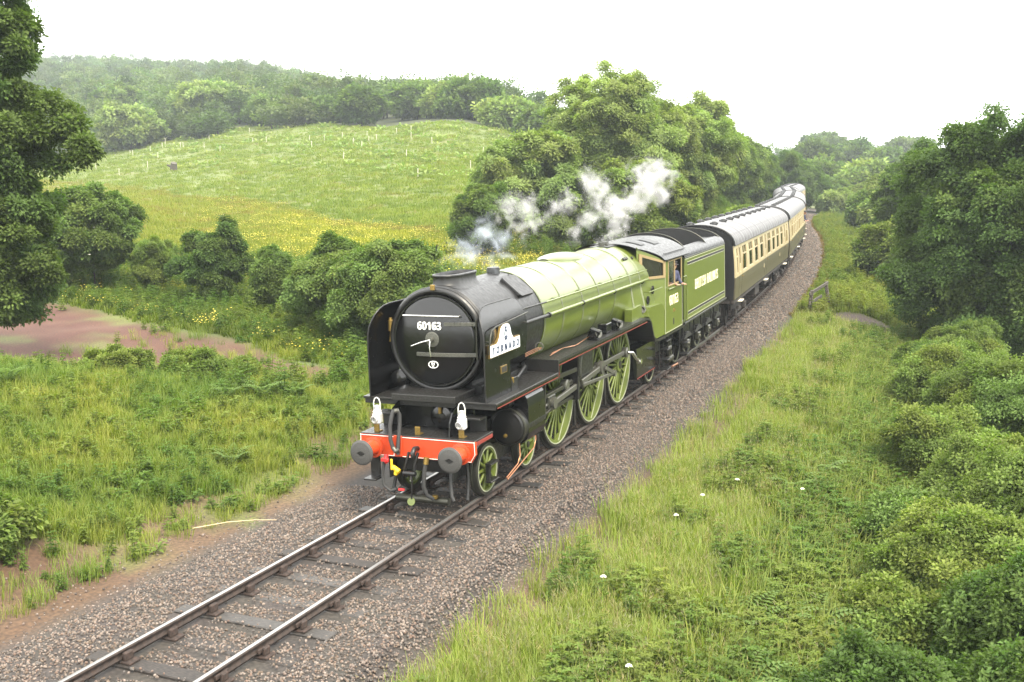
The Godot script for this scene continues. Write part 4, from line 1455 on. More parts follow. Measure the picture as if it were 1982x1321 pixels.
	# --- gear on the buffer beam
	for x in [-0.86, -0.03, 0.83]:
		mb = MB.new()
		bxs(mb, x - 0.05, x + 0.05, 1.31, 1.46, 0.1, 0.14, 0.006)
		bxs(mb, x - 0.05, x + 0.05, 1.31, 1.33, 0.1, 0.25, 0.006)
		obj("lamp_bracket", mb, M.brass, e)
	mb = MB.new()
	mb.tube([P(-0.34, 0.98, -0.08), P(-0.33, 1.2, -0.06), P(-0.33, 1.5, 0.02), P(-0.33, 1.68, 0.03), P(-0.36, 1.77, 0.0), P(-0.41, 1.74, -0.07), P(-0.45, 1.5, -0.12), P(-0.44, 1.25, -0.14), P(-0.4, 1.1, -0.13)], 0.036, 10)
	obj("vacuum_pipe", mb, M.rubber, e)
	mb = MB.new()
	mb.tube([P(-0.41, 1.12, -0.13), P(-0.36, 1.05, -0.12), P(-0.3, 1.08, -0.1)], 0.042, 10)
	mb.tube([P(-0.35, 1.755, 0.02), P(-0.4, 1.755, -0.06)], 0.042, 10)
	obj("pipe_coupling", mb, M.steel, e)
	mb = MB.new()
	mb.tube([P(0.2, 0.9, -0.05), P(0.18, 0.7, -0.09), P(0.16, 0.45, -0.1), P(0.2, 0.28, -0.06), P(0.3, 0.2, 0.0)], 0.038, 10)
	mb.tube([P(-0.62, 0.82, -0.08), P(-0.66, 0.6, -0.1), P(-0.64, 0.4, -0.1), P(-0.52, 0.3, -0.08), P(-0.4, 0.34, -0.06)], 0.03, 10)
	mb.tube([P(0.62, 0.85, 0.1), P(0.62, 0.5, 0.05), P(0.66, 0.28, 0.0), P(0.7, 0.2, 0.0)], 0.03, 8)
	obj("brake_hose", mb, M.rubber, e)
	mb = MB.new()
	mb.tube([P(0.21, 0.96, -0.04), P(0.2, 0.84, -0.06)], 0.05, 10)
	bxs(mb, 0.26, 0.36, 0.2, 0.26, -0.02, 0.06)
	obj("hose_coupling", mb, M.brass, e)
	mb = MB.new()
	mb.tube([P(-0.62, 0.92, 0.0), P(-0.6, 0.86, -0.06), P(-0.56, 0.84, -0.1)], 0.045, 10)
	bxs(mb, -0.66, -0.52, 0.84, 0.9, -0.14, -0.08)
	bxs(mb, -0.36, -0.24, 0.32, 0.36, -0.1, -0.05)
	obj("brake_cock", mb, M.valve_red, e)
	mb = MB.new()
	mb.tube([P(-0.44, 0.75, -0.1), P(-0.3, 0.68, -0.12)], 0.045, 10)
	mb.tube([P(-0.38, 0.62, -0.11), P(-0.36, 0.73, -0.11)], 0.04, 10)
	bxs(mb, -0.47, -0.43, 0.7, 0.9, -0.14, -0.11)
	obj("air_cock", mb, M.yellow_paint, e)
	var cp := grp("screw_coupling", e)
	mb = MB.new()
	mb.tube([P(0.02, 1.1, 0.0), P(0.02, 1.12, -0.12), P(0.02, 1.05, -0.2), P(0.02, 0.98, -0.16)], 0.045, 10)
	obj("draw_hook", mb, M.black_satin, cp)
	mb = MB.new()
	for x in [-0.08, 0.1]:
		mb.tube([P(x, 1.06, -0.14), P(x - 0.05, 0.85, -0.18), P(x - 0.09, 0.68, -0.17)], 0.026, 8)
	mb.tube([P(-0.19, 0.68, -0.17), P(0.05, 0.68, -0.17)], 0.045, 10)
	mb.tube([P(-0.02, 0.66, -0.17), P(-0.03, 0.4, -0.18), P(-0.05, 0.22, -0.17)], 0.016, 8)
	obj("coupling_link", mb, M.black_satin, cp)
	mb = MB.new()
	mb.lathe([Vector2(-0.02, 0.07), Vector2(0.02, 0.07), Vector2(0.02, 0.0)], P(-0.06, 0.17, -0.17), Vector3(0.3, 0.2, 1), 14)
	obj("coupling_weight", mb, M.green_paint, cp)
	mb = MB.new()
	bxs(mb, -0.97, -0.77, 0.5, 0.92, 0.02, 0.05)
	bxs(mb, -1.0, -0.74, 0.49, 0.52, -0.2, 0.05)
	obj("front_step", mb, M.black_satin, e)
	mb = MB.new()
	mb.tube([P(-0.5, 0.14, 0.1), P(0.55, 0.14, 0.1)], 0.07, 10)
	obj("guard_bar", mb, M.oily_steel, e)
	mb = MB.new()
	mb.lathe([Vector2(-0.7, 0.16), Vector2(0.5, 0.16), Vector2(0.52, 0.12), Vector2(0.55, 0.08), Vector2(0.56, 0.0)], P(-0.86, 2.13, 1.5), Vector3.BACK, 20)
	obj("air_pump", mb, M.black_paint, e)
	return e

func make_headlamp(e: Node3D, x: float, label: String) -> void:
	var h := thing("headlamp", label, "lamp", "white headlamps on the buffer beam deck")
	h.transform = e.transform * Transform3D(Basis(Vector3.UP, 0.12), P(x, 1.46, 0.16))
	var mb := MB.new()
	mb.box(Vector3(-0.075, 0.0, -0.075), Vector3(0.075, 0.2, 0.075), 0.02)
	mb.box(Vector3(-0.065, 0.2, -0.065), Vector3(0.065, 0.235, 0.065), 0.02)
	obj("lamp_body", mb, M.white_enamel, h)
	mb = MB.new()
	mb.lathe([Vector2(0.235, 0.05), Vector2(0.3, 0.045), Vector2(0.32, 0.055), Vector2(0.335, 0.03), Vector2(0.335, 0.0)], Vector3.ZERO, Vector3.UP, 16)
	obj("lamp_chimney", mb, M.white_enamel, h)
	mb = MB.new()
	mb.tube([Vector3(-0.06, 0.22, 0), Vector3(-0.062, 0.38, 0), Vector3(-0.04, 0.45, 0), Vector3(0, 0.475, 0), Vector3(0.04, 0.45, 0), Vector3(0.062, 0.38, 0), Vector3(0.06, 0.22, 0)], 0.012, 8)
	obj("handle", mb, M.white_enamel, h)
	mb = MB.new()
	mb.lathe([Vector2(0.07, 0.07), Vector2(0.11, 0.068), Vector2(0.115, 0.055), Vector2(0.095, 0.05), Vector2(0.1, 0.0)], Vector3(0, 0.1, 0), Vector3(-0.3, -0.1, 1), 20)
	obj("bezel", mb, M.white_enamel, h)
	mb = MB.new()
	for k in 3:
		mb.bar(Vector3(-0.068 + k * 0.035, 0.065, 0.116), Vector3(-0.068 + k * 0.035, 0.125, 0.108), 0.02, 0.004, 0.0, Vector3.BACK)
	obj("lens_bars", mb, M.black_line, h)

# ---------------------------------------------------------------- tender
func make_tender() -> Node3D:
	var t := thing("tender", "green eight wheeled coal tender coupled behind the locomotive", "tender")
	t.transform = rail_frame(15.3, 20.1, 0.043, 15.3)
	var mb: MB
	for sx in [-1.0, 1.0]:
		mb = MB.new()
		bxs(mb, sx * 1.26, sx * 1.3, 1.4, 3.28, 14.6, 21.02)
		var sd := obj("tank_side", mb, M.green_paint, t)
		mb = MB.new()
		for q in [[1.44, 1.455, 14.66, 20.96], [3.235, 3.25, 14.66, 20.96], [1.44, 3.25, 20.945, 20.96]]:
			bxs(mb, sx * 1.299, sx * 1.304, q[0], q[1], q[2], q[3], 0.0)
		for q in [[1.56, 1.572], [1.648, 1.66], [3.05, 3.062], [3.138, 3.15]]:
			bxs(mb, sx * 1.299, sx * 1.304, q[0], q[1], 14.95, 20.86, 0.0)
		obj("white_lining", mb, M.white_line, sd)
		mb = MB.new()
		for q in [[1.573, 1.647], [3.063, 3.137]]:
			bxs(mb, sx * 1.2985, sx * 1.3035, q[0], q[1], 14.95, 20.86, 0.0)
		obj("black_lining", mb, M.black_line, sd)
		# curved-in black top of the tank side
		mb = MB.new()
		var rings := []
		for s_ in [14.6, 21.02]:
			var g := []
			for i in 9:
				var a := PI / 2 * i / 8.0
				g.append(P(sx * (0.98 + 0.32 * cos(a)), 3.283 + 0.29 * sin(a), s_))
			rings.append(g)
		mb.loft(rings, false, sx < 0)
		obj("tank_top_curve", mb, M.black_satin, t)
		mb = MB.new()
		bxs(mb, sx * 1.28, sx * 1.315, 3.27, 3.3, 14.6, 21.02)
		obj("beading", mb, M.black_satin, t)
		obj("running_board", bxm(sx * 0.9, sx * 1.34, 1.32, 1.385, 14.4, 21.1), M.black_plate, t)
		# outside frames
		mb = MB.new()
		var poly := [Vector2(14.55, 1.32), Vector2(14.55, 0.95)]
		for s_ in [15.3, 16.9, 18.5, 20.1]:
			poly.append_array([Vector2(s_ - 0.5, 0.85), Vector2(s_ - 0.22, 0.45), Vector2(s_ + 0.22, 0.45), Vector2(s_ + 0.5, 0.85)])
		poly.append_array([Vector2(21.0, 0.95), Vector2(21.0, 1.32)])
		side_prism(mb, poly, sx * 1.08 - 0.015, sx * 1.08 + 0.015)
		obj("outside_frame", mb, M.black_satin, t)
		for s_ in [15.3, 16.9, 18.5, 20.1]:
			mb = MB.new()
			bxs(mb, sx * 1.09, sx * 1.24, 0.5, 0.76, s_ - 0.15, s_ + 0.15, 0.03)
			mb.lathe([Vector2(0, 0.07), Vector2(0.03, 0.06), Vector2(0.03, 0.0)], P(sx * 1.24, 0.63, s_), Vector3.RIGHT * sx, 12)
			obj("axle_box", mb, M.oily_steel, t)
			mb = MB.new()
			for k in 5:
				mb.bar(P(sx * 1.17, 0.84 + 0.035 * k, s_ - 0.55 + 0.09 * k), P(sx * 1.17, 0.84 + 0.035 * k, s_ + 0.55 - 0.09 * k), 0.026, 0.09, 0.003)
			for k in [-0.52, 0.52]:
				mb.bar(P(sx * 1.17, 1.3, s_ + k), P(sx * 1.17, 0.82, s_ + k), 0.04, 0.04, 0.004, Vector3.BACK)
			obj("leaf_spring", mb, M.black_satin, t)
		mb = MB.new()
		for y in [0.4, 0.75]:
			bxs(mb, sx * 1.1, sx * 1.36, y, y + 0.03, 14.55, 14.95)
		bxs(mb, sx * 1.1, sx * 1.13, 0.4, 1.3, 14.52, 14.56)
		bxs(mb, sx * 1.1, sx * 1.13, 0.4, 1.3, 14.94, 14.98)
		obj("tender_step", mb, M.black_satin, t)
		mb = MB.new()
		mb.tube([P(sx * 1.36, 1.45, 14.55), P(sx * 1.36, 2.75, 14.55), P(sx * 1.32, 2.78, 14.55)], 0.018, 8)
		mb.tube([P(sx * 1.32, 2.76, 14.3), P(sx * 1.36, 2.76, 14.55)], 0.018, 8)
		obj("handrail", mb, M.green_paint, t)
		mb = MB.new()
		mb.bar(P(sx * 1.2, 0.3, 15.0), P(sx * 1.2, 0.3, 20.4), 0.06, 0.03)
		obj("brake_rod", mb, M.oily_steel, t)
	for i in 7:
		letters("BRITISH"[i], 0.31, P(1.304, 2.36, 16.12 + [0.0, 0.27, 0.48, 0.69, 0.93, 1.18, 1.44][i]), FACE_RIGHT, M.cream_letter, t, 0.95, 400)
	for i in 8:
		letters("RAILWAYS"[i], 0.31, P(1.304, 2.36, 17.98 + [0.0, 0.25, 0.43, 0.62, 0.9, 1.17, 1.4, 1.62][i]), FACE_RIGHT, M.cream_letter, t, 0.9, 400)
	# front bulkhead edge, coal space and arched plates
	mb = MB.new()
	bxs(mb, -1.26, 1.26, 1.4, 3.3, 14.62, 14.7)
	bxs(mb, -1.26, 1.26, 1.4, 3.4, 20.96, 21.02)
	bxs(mb, -1.26, 1.26, 1.4, 3.0, 14.7, 20.96)
	obj("tank", mb, M.black_satin, t)
	for q in [[15.15, 0.0, 4.02], [18.2, 0.0, 4.0], [20.9, 0.0, 3.86]]:
		mb = MB.new()
		var poly2 := PackedVector2Array([Vector2(-1.24, 2.95)])
		for i in 21:
			var a := PI - PI * i / 20.0
			poly2.append(Vector2(cos(a) * 1.24, 3.3 + sin(a) * (q[2] - 3.3)))
		poly2.append(Vector2(1.24, 2.95))
		mb.prism(poly2, Transform3D(FACE_FRONT, P(0, 0, q[0] + 0.02)), 0.02)
		obj("arched_plate", mb, M.black_satin, t)
		mb = MB.new()
		var line := []
		for i in 21:
			var a := PI - PI * i / 20.0
			line.append(P(cos(a) * 1.24, 3.3 + sin(a) * (q[2] - 3.3), q[0] + 0.01))
		mb.tube(line, 0.02, 6)
		obj("plate_beading", mb, M.oily_steel, t)
	mb = MB.new()
	bxs(mb, -0.98, 0.98, 3.5, 3.55, 18.22, 20.88)
	bxs(mb, -0.35, 0.35, 3.5, 3.72, 19.4, 20.2, 0.05)
	obj("water_filler", mb, M.black_satin, t)
	# heaped coal
	mb = MB.new()
	var rings := []
	for i in 13:
		var g := []
		for j in 11:
			var x := -0.98 + 1.96 * j / 10.0
			var s_ := 15.2 + 2.95 * i / 12.0
			g.append(P(x, 3.2 + 0.22 * (1.0 - absf(x)) * sin(PI * i / 12.0) + rng.randf_range(-0.05, 0.05), s_))
		rings.append(g)
	mb.loft(rings, false, false)
	obj("coal", mb, M.coal, t)
	var w := make_wheel("wheel", 0.635, 10, -999.0, M.black_satin, t)
	put_wheel(w, 0.78, 0.635, 15.3)
	for s_ in [15.3, 16.9, 18.5, 20.1]:
		for sx in [-1.0, 1.0]:
			if sx > 0 and s_ < 15.4:
				continue
			put_wheel(another(w), sx * 0.78, 0.635, s_)
	mb = MB.new()
	for s_ in [15.3, 16.9, 18.5, 20.1]:
		mb.tube([P(-1.1, 0.635, s_), P(1.1, 0.635, s_)], 0.08, 10)
	bxs(mb, -0.9, 0.9, 0.9, 1.32, 14.6, 21.0)
	obj("underframe", mb, M.black_satin, t)
	mb = MB.new()
	bxs(mb, -0.5, 0.5, 1.2, 3.5, 21.02, 21.35, 0.03)
	obj("gangway", mb, M.rubber, t)
	return t

# ---------------------------------------------------------------- carriages
func coach_x(y: float) -> float:
	return knots(y, [[1.15, 1.355], [1.9, 1.405], [2.4, 1.4], [3.1, 1.36]])

func side_panel(mb: MB, sx: float, y0: float, y1: float, s0: float, s1: float, off := 0.0, th := 0.045) -> void:
	var n := maxi(1, int(ceil((y1 - y0) / 0.35)))
	for i in n:
		var a := lerpf(y0, y1, float(i) / n)
		var b := lerpf(y0, y1, float(i + 1) / n)
		var xa := coach_x(a) + off
		var xb := coach_x(b) + off
		mb.quad(P(sx * xa, a, s0), P(sx * xa, a, s1), P(sx * xb, b, s1), P(sx * xb, b, s0), Vector3(sx, 0, 0))
		mb.quad(P(sx * (xa - th), a, s0), P(sx * (xa - th), a, s1), P(sx * (xb - th), b, s1), P(sx * (xb - th), b, s0), Vector3(-sx, 0, 0))
		for e in [s0, s1]:
			mb.quad(P(sx * xa, a, e), P(sx * (xa - th), a, e), P(sx * (xb - th), b, e), P(sx * xb, b, e), P(0, 0, 1.0 if e == s1 else -1.0))
	for q in [[y0, -1.0], [y1, 1.0]]:
		var x := coach_x(q[0]) + off
		mb.quad(P(sx * x, q[0], s0), P(sx * x, q[0], s1), P(sx * (x - th), q[0], s1), P(sx * (x - th), q[0], s0), Vector3(0, q[1], 0))

const COACH_L := 19.66
const WIN0 := 2.03
const WIN1 := 2.98

func make_coach() -> Node3D:
	var t := thing("railway_carriage", "", "carriage", "cream and brown carriages of the train")
	var mb: MB
	# openings along the side: [from, to, kind]
	var op := [[0.45, 0.85, 1], [1.15, 1.62, 2], [2.05, 3.2, 0], [3.85, 5.0, 0], [5.65, 6.8, 0], [7.45, 8.6, 0], [9.15, 9.62, 2], [10.2, 11.35, 0], [12.0, 13.15, 0], [13.8, 14.95, 0], [15.6, 16.75, 0], [17.4, 17.87, 2], [18.6, 19.1, 1]]
	for sx in [-1.0, 1.0]:
		mb = MB.new()
		side_panel(mb, sx, 1.13, 1.92, 0.0, COACH_L)
		obj("lower_side", mb, M.coach_brown, t)
		mb = MB.new()
		side_panel(mb, sx, 1.922, WIN0, 0.0, COACH_L)
		side_panel(mb, sx, WIN1, 3.1, 0.0, COACH_L)
		var at := 0.0
		for q in op:
			side_panel(mb, sx, WIN0, WIN1, at, q[0])
			at = q[1]
		side_panel(mb, sx, WIN0, WIN1, at, COACH_L)
		obj("upper_side", mb, M.coach_cream, t)
		for q in op:
			var wn := grp("window" if q[2] != 2 else "door", t)
			mb = MB.new()
			side_panel(mb, sx, WIN0, WIN1, q[0] + 0.002, q[1] - 0.002, -0.03, 0.006)
			obj("pane", mb, M.glass, wn)
			mb = MB.new()
			var yt := WIN0 + (WIN1 - WIN0) * (0.66 if q[2] != 2 else 0.5)
			if q[2] != 2:
				side_panel(mb, sx, yt - 0.025, yt + 0.025, q[0], q[1], -0.012, 0.02)
			for z in [[q[0], q[0] + 0.025, WIN0, WIN1], [q[1] - 0.025, q[1], WIN0, WIN1], [q[0], q[1], WIN0, WIN0 + 0.03], [q[0], q[1], WIN1 - 0.03, WIN1]]:
				side_panel(mb, sx, z[2], z[3], z[0], z[1], -0.014, 0.02)
			if q[2] == 0:
				var mid: float = (q[0] + q[1]) / 2
				side_panel(mb, sx, yt, WIN1, mid - 0.018, mid + 0.018, -0.012, 0.02)
			if q[2] == 2:
				side_panel(mb, sx, WIN0, WIN0 + 0.32, q[0], q[1], -0.02, 0.02)
			obj("window_frame", mb, M.coach_cream, wn)
			if q[2] == 2:
				mb = MB.new()
				for e in [q[0] - 0.12, q[1] + 0.12]:
					side_panel(mb, sx, 1.16, 3.05, e - 0.008, e + 0.008, 0.003, 0.006)
				obj("door_gap", mb, M.black_line, wn)
				mb = MB.new()
				mb.tube([P(sx * 1.43, 2.1, q[1] + 0.22), P(sx * 1.43, 2.7, q[1] + 0.22)], 0.014, 6)
				mb.tube([P(sx * 1.4, 1.85, q[1] + 0.03), P(sx * 1.45, 1.85, q[1] + 0.03), P(sx * 1.45, 1.85, q[1] + 0.1)], 0.014, 6)
				obj("door_handle", mb, M.brass, wn)
		obj("sole_bar", bxm(sx * 1.22, sx * 1.32, 0.96, 1.13, 0.0, COACH_L), M.coach_frame, t)
		for s_ in [1.38, 9.38, 17.63]:
			obj("step_board", bxm(sx * 1.24, sx * 1.46, 0.93, 0.975, s_ - 0.32, s_ + 0.32), M.step_board, t)
		mb = MB.new()
		bxs(mb, sx * 1.374, sx * 1.409, 1.55, 1.72, 8.62, 8.7, 0.0)
		bxs(mb, sx * 1.374, sx * 1.409, 1.55, 1.72, 15.1, 15.18, 0.0)
		obj("number_panel", mb, M.coach_cream, t)
	# ends
	for s_ in [0.0, COACH_L - 0.06]:
		mb = MB.new()
		var poly := PackedVector2Array([Vector2(-1.355, 1.13), Vector2(-1.4, 1.9), Vector2(-1.39, 2.4), Vector2(-1.355, 3.1)])
		for i in range(1, 16):
			var a := PI - PI * i / 16.0
			poly.append(Vector2(cos(a) * 1.355, 3.1 + sin(a) * 0.75))
		poly.append_array([Vector2(1.355, 3.1), Vector2(1.39, 2.4), Vector2(1.4, 1.9), Vector2(1.355, 1.13)])
		mb.prism(poly, Transform3D(FACE_FRONT, P(0, 0, s_ + 0.058)), 0.056)
		obj("end_wall", mb, M.black_satin, t)
	mb = MB.new()
	bxs(mb, -0.48, 0.48, 1.2, 3.3, -0.42, -0.002, 0.04)
	bxs(mb, -0.48, 0.48, 1.2, 3.3, COACH_L + 0.002, COACH_L + 0.42, 0.04)
	obj("gangway", mb, M.rubber, t)
	# roof
	mb = MB.new()
	for lay in 2:
		var rings := []
		for i in 21:
			var g := []
			for j in 25:
				var a := PI * j / 24.0
				g.append(P(-cos(a) * (1.385 - lay * 0.03), 3.085 + pow(sin(a), 0.85) * (0.79 - lay * 0.03), lerpf(-0.05, COACH_L + 0.05, i / 20.0)))
			rings.append(g)
		mb.loft(rings, false, lay == 1)
	var roof := obj("roof", mb, M.coach_roof, t)
	mb = MB.new()
	for s_ in [-0.03, COACH_L - 0.03]:
		var line := []
		for j in 25:
			var a := PI * j / 24.0
			line.append(P(-cos(a) * 1.39, 3.09 + pow(sin(a), 0.85) * 0.795, s_ + 0.03))
		mb.tube(line, 0.03, 6)
	obj("roof_end_strip", mb, M.black_satin, roof)
	mb = MB.new()
	for sx in [-1.0, 1.0]:
		mb.tube([P(sx * 1.39, 3.11, 0.0), P(sx * 1.39, 3.11, COACH_L)], 0.016, 6)
		mb.tube([P(sx * 1.22, 3.5, 0.3), P(sx * 1.22, 3.5, COACH_L - 0.3)], 0.008, 4)
	obj("gutter", mb, M.black_satin, roof)
	mb = MB.new()
	mb.lathe([Vector2(-0.02, 0.13), Vector2(0.03, 0.13), Vector2(0.1, 0.11), Vector2(0.13, 0.06), Vector2(0.13, 0.0)], Vector3.ZERO, Vector3.UP, 12)
	mb.box(Vector3(-0.16, 0.03, -0.06), Vector3(0.16, 0.09, 0.06), 0.02)
	var vm := mb.done()
	for s_ in [1.2, 3.4, 5.2, 7.0, 8.8, 10.8, 12.6, 14.4, 16.2, 18.4]:
		for sx in [-0.45, 0.45]:
			var v := obj("roof_vent", vm, M.black_satin, roof)
			v.position = P(sx, 3.83, s_)
	# inside
	mb = MB.new()
	bxs(mb, -1.3, 1.3, 1.13, 1.2, 0.06, COACH_L - 0.06, 0.0)
	obj("floor", mb, M.coach_frame, t)
	mb = MB.new()
	for q in op:
		if q[2] == 0:
			for sx in [-1.0, 1.0]:
				for e in [q[0] - 0.3, q[1] + 0.2]:
					bxs(mb, sx * 0.35, sx * 1.25, 1.2, 2.35, e, e + 0.12, 0.03)
	obj("seats", mb, M.seat_cloth, t)
	# underframe, boxes and bogies
	mb = MB.new()
	bxs(mb, -1.2, 1.2, 0.98, 1.13, 0.02, COACH_L - 0.02, 0.0)
	bxs(mb, -0.08, 0.08, 0.7, 1.0, 4.5, 15.0)
	obj("underframe", mb, M.coach_frame, t)
	for q in [[0.6, 1.2, 7.0, 8.3, 0.5], [0.6, 1.15, 10.8, 12.4, 0.55], [-1.2, -0.6, 7.5, 9.2, 0.5], [-1.2, -0.6, 11.0, 12.0, 0.45]]:
		obj("battery_box", bxm(q[0], q[1], q[4], 0.98, q[2], q[3], 0.02), M.coach_frame, t)
	var w: Node3D = null
	for c in [2.75, 16.91]:
		for sx in [-1.0, 1.0]:
			mb = MB.new()
			side_prism(mb, [Vector2(c - 1.75, 0.62), Vector2(c - 1.7, 0.8), Vector2(c - 0.7, 0.86), Vector2(c + 0.7, 0.86), Vector2(c + 1.7, 0.8), Vector2(c + 1.75, 0.62), Vector2(c + 0.8, 0.56), Vector2(c + 0.6, 0.35), Vector2(c - 0.6, 0.35), Vector2(c - 0.8, 0.56)], sx * 1.02 - 0.03, sx * 1.02 + 0.03)
			for e in [c - 1.3, c + 1.3]:
				bxs(mb, sx * 1.04, sx * 1.2, 0.34, 0.62, e - 0.16, e + 0.16, 0.03)
			for k in 4:
				mb.bar(P(sx * 1.1, 0.45 + 0.04 * k, c - 0.5 + 0.08 * k), P(sx * 1.1, 0.45 + 0.04 * k, c + 0.5 - 0.08 * k), 0.03, 0.1, 0.003)
			obj("bogie_frame", mb, M.coach_frame, t)
			for e in [c - 1.3, c + 1.3]:
				mb = MB.new()
				mb.lathe([Vector2(-0.1, 0.485), Vector2(-0.065, 0.485), Vector2(-0.055, 0.46), Vector2(0.035, 0.457), Vector2(0.035, 0.4), Vector2(0.0, 0.39), Vector2(-0.02, 0.14), Vector2(0.03, 0.12), Vector2(0.03, 0.0)], P(sx * 0.8, 0.457, e), Vector3.RIGHT * sx, 28)
				obj("wheel", mb, M.coach_frame, t)
	return t

# ---------------------------------------------------------------- a figure as one skin (distance field, surface nets)
func capsule(p: Vector3, a: Vector3, b: Vector3, ra: float, rb: float) -> float:
	var ab := b - a
	var t := clampf((p - a).dot(ab) / maxf(ab.length_squared(), 1e-9), 0.0, 1.0)
	return (p - a - ab * t).length() - lerpf(ra, rb, t)

func nets(mb: MB, lo: Vector3, hi: Vector3, cell: float, f: Callable) -> void:
	var nx := int((hi.x - lo.x) / cell) + 1
	var ny := int((hi.y - lo.y) / cell) + 1
	var nz := int((hi.z - lo.z) / cell) + 1
	var d := PackedFloat32Array()
	d.resize(nx * ny * nz)
	for k in nz:
		for j in ny:
			for i in nx:
				d[(k * ny + j) * nx + i] = f.call(lo + Vector3(i, j, k) * cell)
	skin(mb, d, lo, nx, ny, nz, cell)

func skin(mb: MB, d: PackedFloat32Array, lo: Vector3, nx: int, ny: int, nz: int, cell: float) -> void:
	var at := {}
	var off := [0, 1, nx, nx + 1, nx * ny, nx * ny + 1, nx * ny + nx, nx * ny + nx + 1]
	for k in nz - 1:
		for j in ny - 1:
			for i in nx - 1:
				var b := (k * ny + j) * nx + i
				var neg := 0
				for o in off:
					if d[b + o] < 0.0:
						neg += 1
				if neg == 0 or neg == 8:
					continue
				var sum := Vector3.ZERO
				var cnt := 0
				for e in [[0, 1], [2, 3], [4, 5], [6, 7], [0, 2], [1, 3], [4, 6], [5, 7], [0, 4], [1, 5], [2, 6], [3, 7]]:
					var da := d[b + off[e[0]]]
					var db := d[b + off[e[1]]]
					if (da < 0.0) != (db < 0.0):
						var t := da / (da - db)
						var pa := Vector3(e[0] & 1, (e[0] >> 1) & 1, e[0] >> 2)
						var pb := Vector3(e[1] & 1, (e[1] >> 1) & 1, e[1] >> 2)
						sum += pa.lerp(pb, t)
						cnt += 1
				var g := Vector3(d[b + 1] - d[b], d[b + nx] - d[b], d[b + nx * ny] - d[b]) + Vector3(d[b + off[7]] - d[b + off[6]], d[b + off[7]] - d[b + off[5]], d[b + off[7]] - d[b + off[3]])
				at[b] = mb.p(lo + (Vector3(i, j, k) + sum / cnt) * cell, g.normalized())
	for k in range(1, nz - 1):
		for j in range(1, ny - 1):
			for i in range(1, nx - 1):
				var b := (k * ny + j) * nx + i
				for ax in 3:
					var st: int = [1, nx, nx * ny][ax]
					var s1: int = [nx, nx * ny, 1][ax]
					var s2: int = [nx * ny, 1, nx][ax]
					if (d[b] < 0.0) != (d[b + st] < 0.0):
						if at.has(b) and at.has(b - s1) and at.has(b - s2) and at.has(b - s1 - s2):
							mb.tri(at[b], at[b - s1], at[b - s1 - s2])
							mb.tri(at[b], at[b - s1 - s2], at[b - s2])

func smin(a: float, b: float, k: float) -> float:
	var h := maxf(k - absf(a - b), 0.0) / k
	return minf(a, b) - h * h * k * 0.25

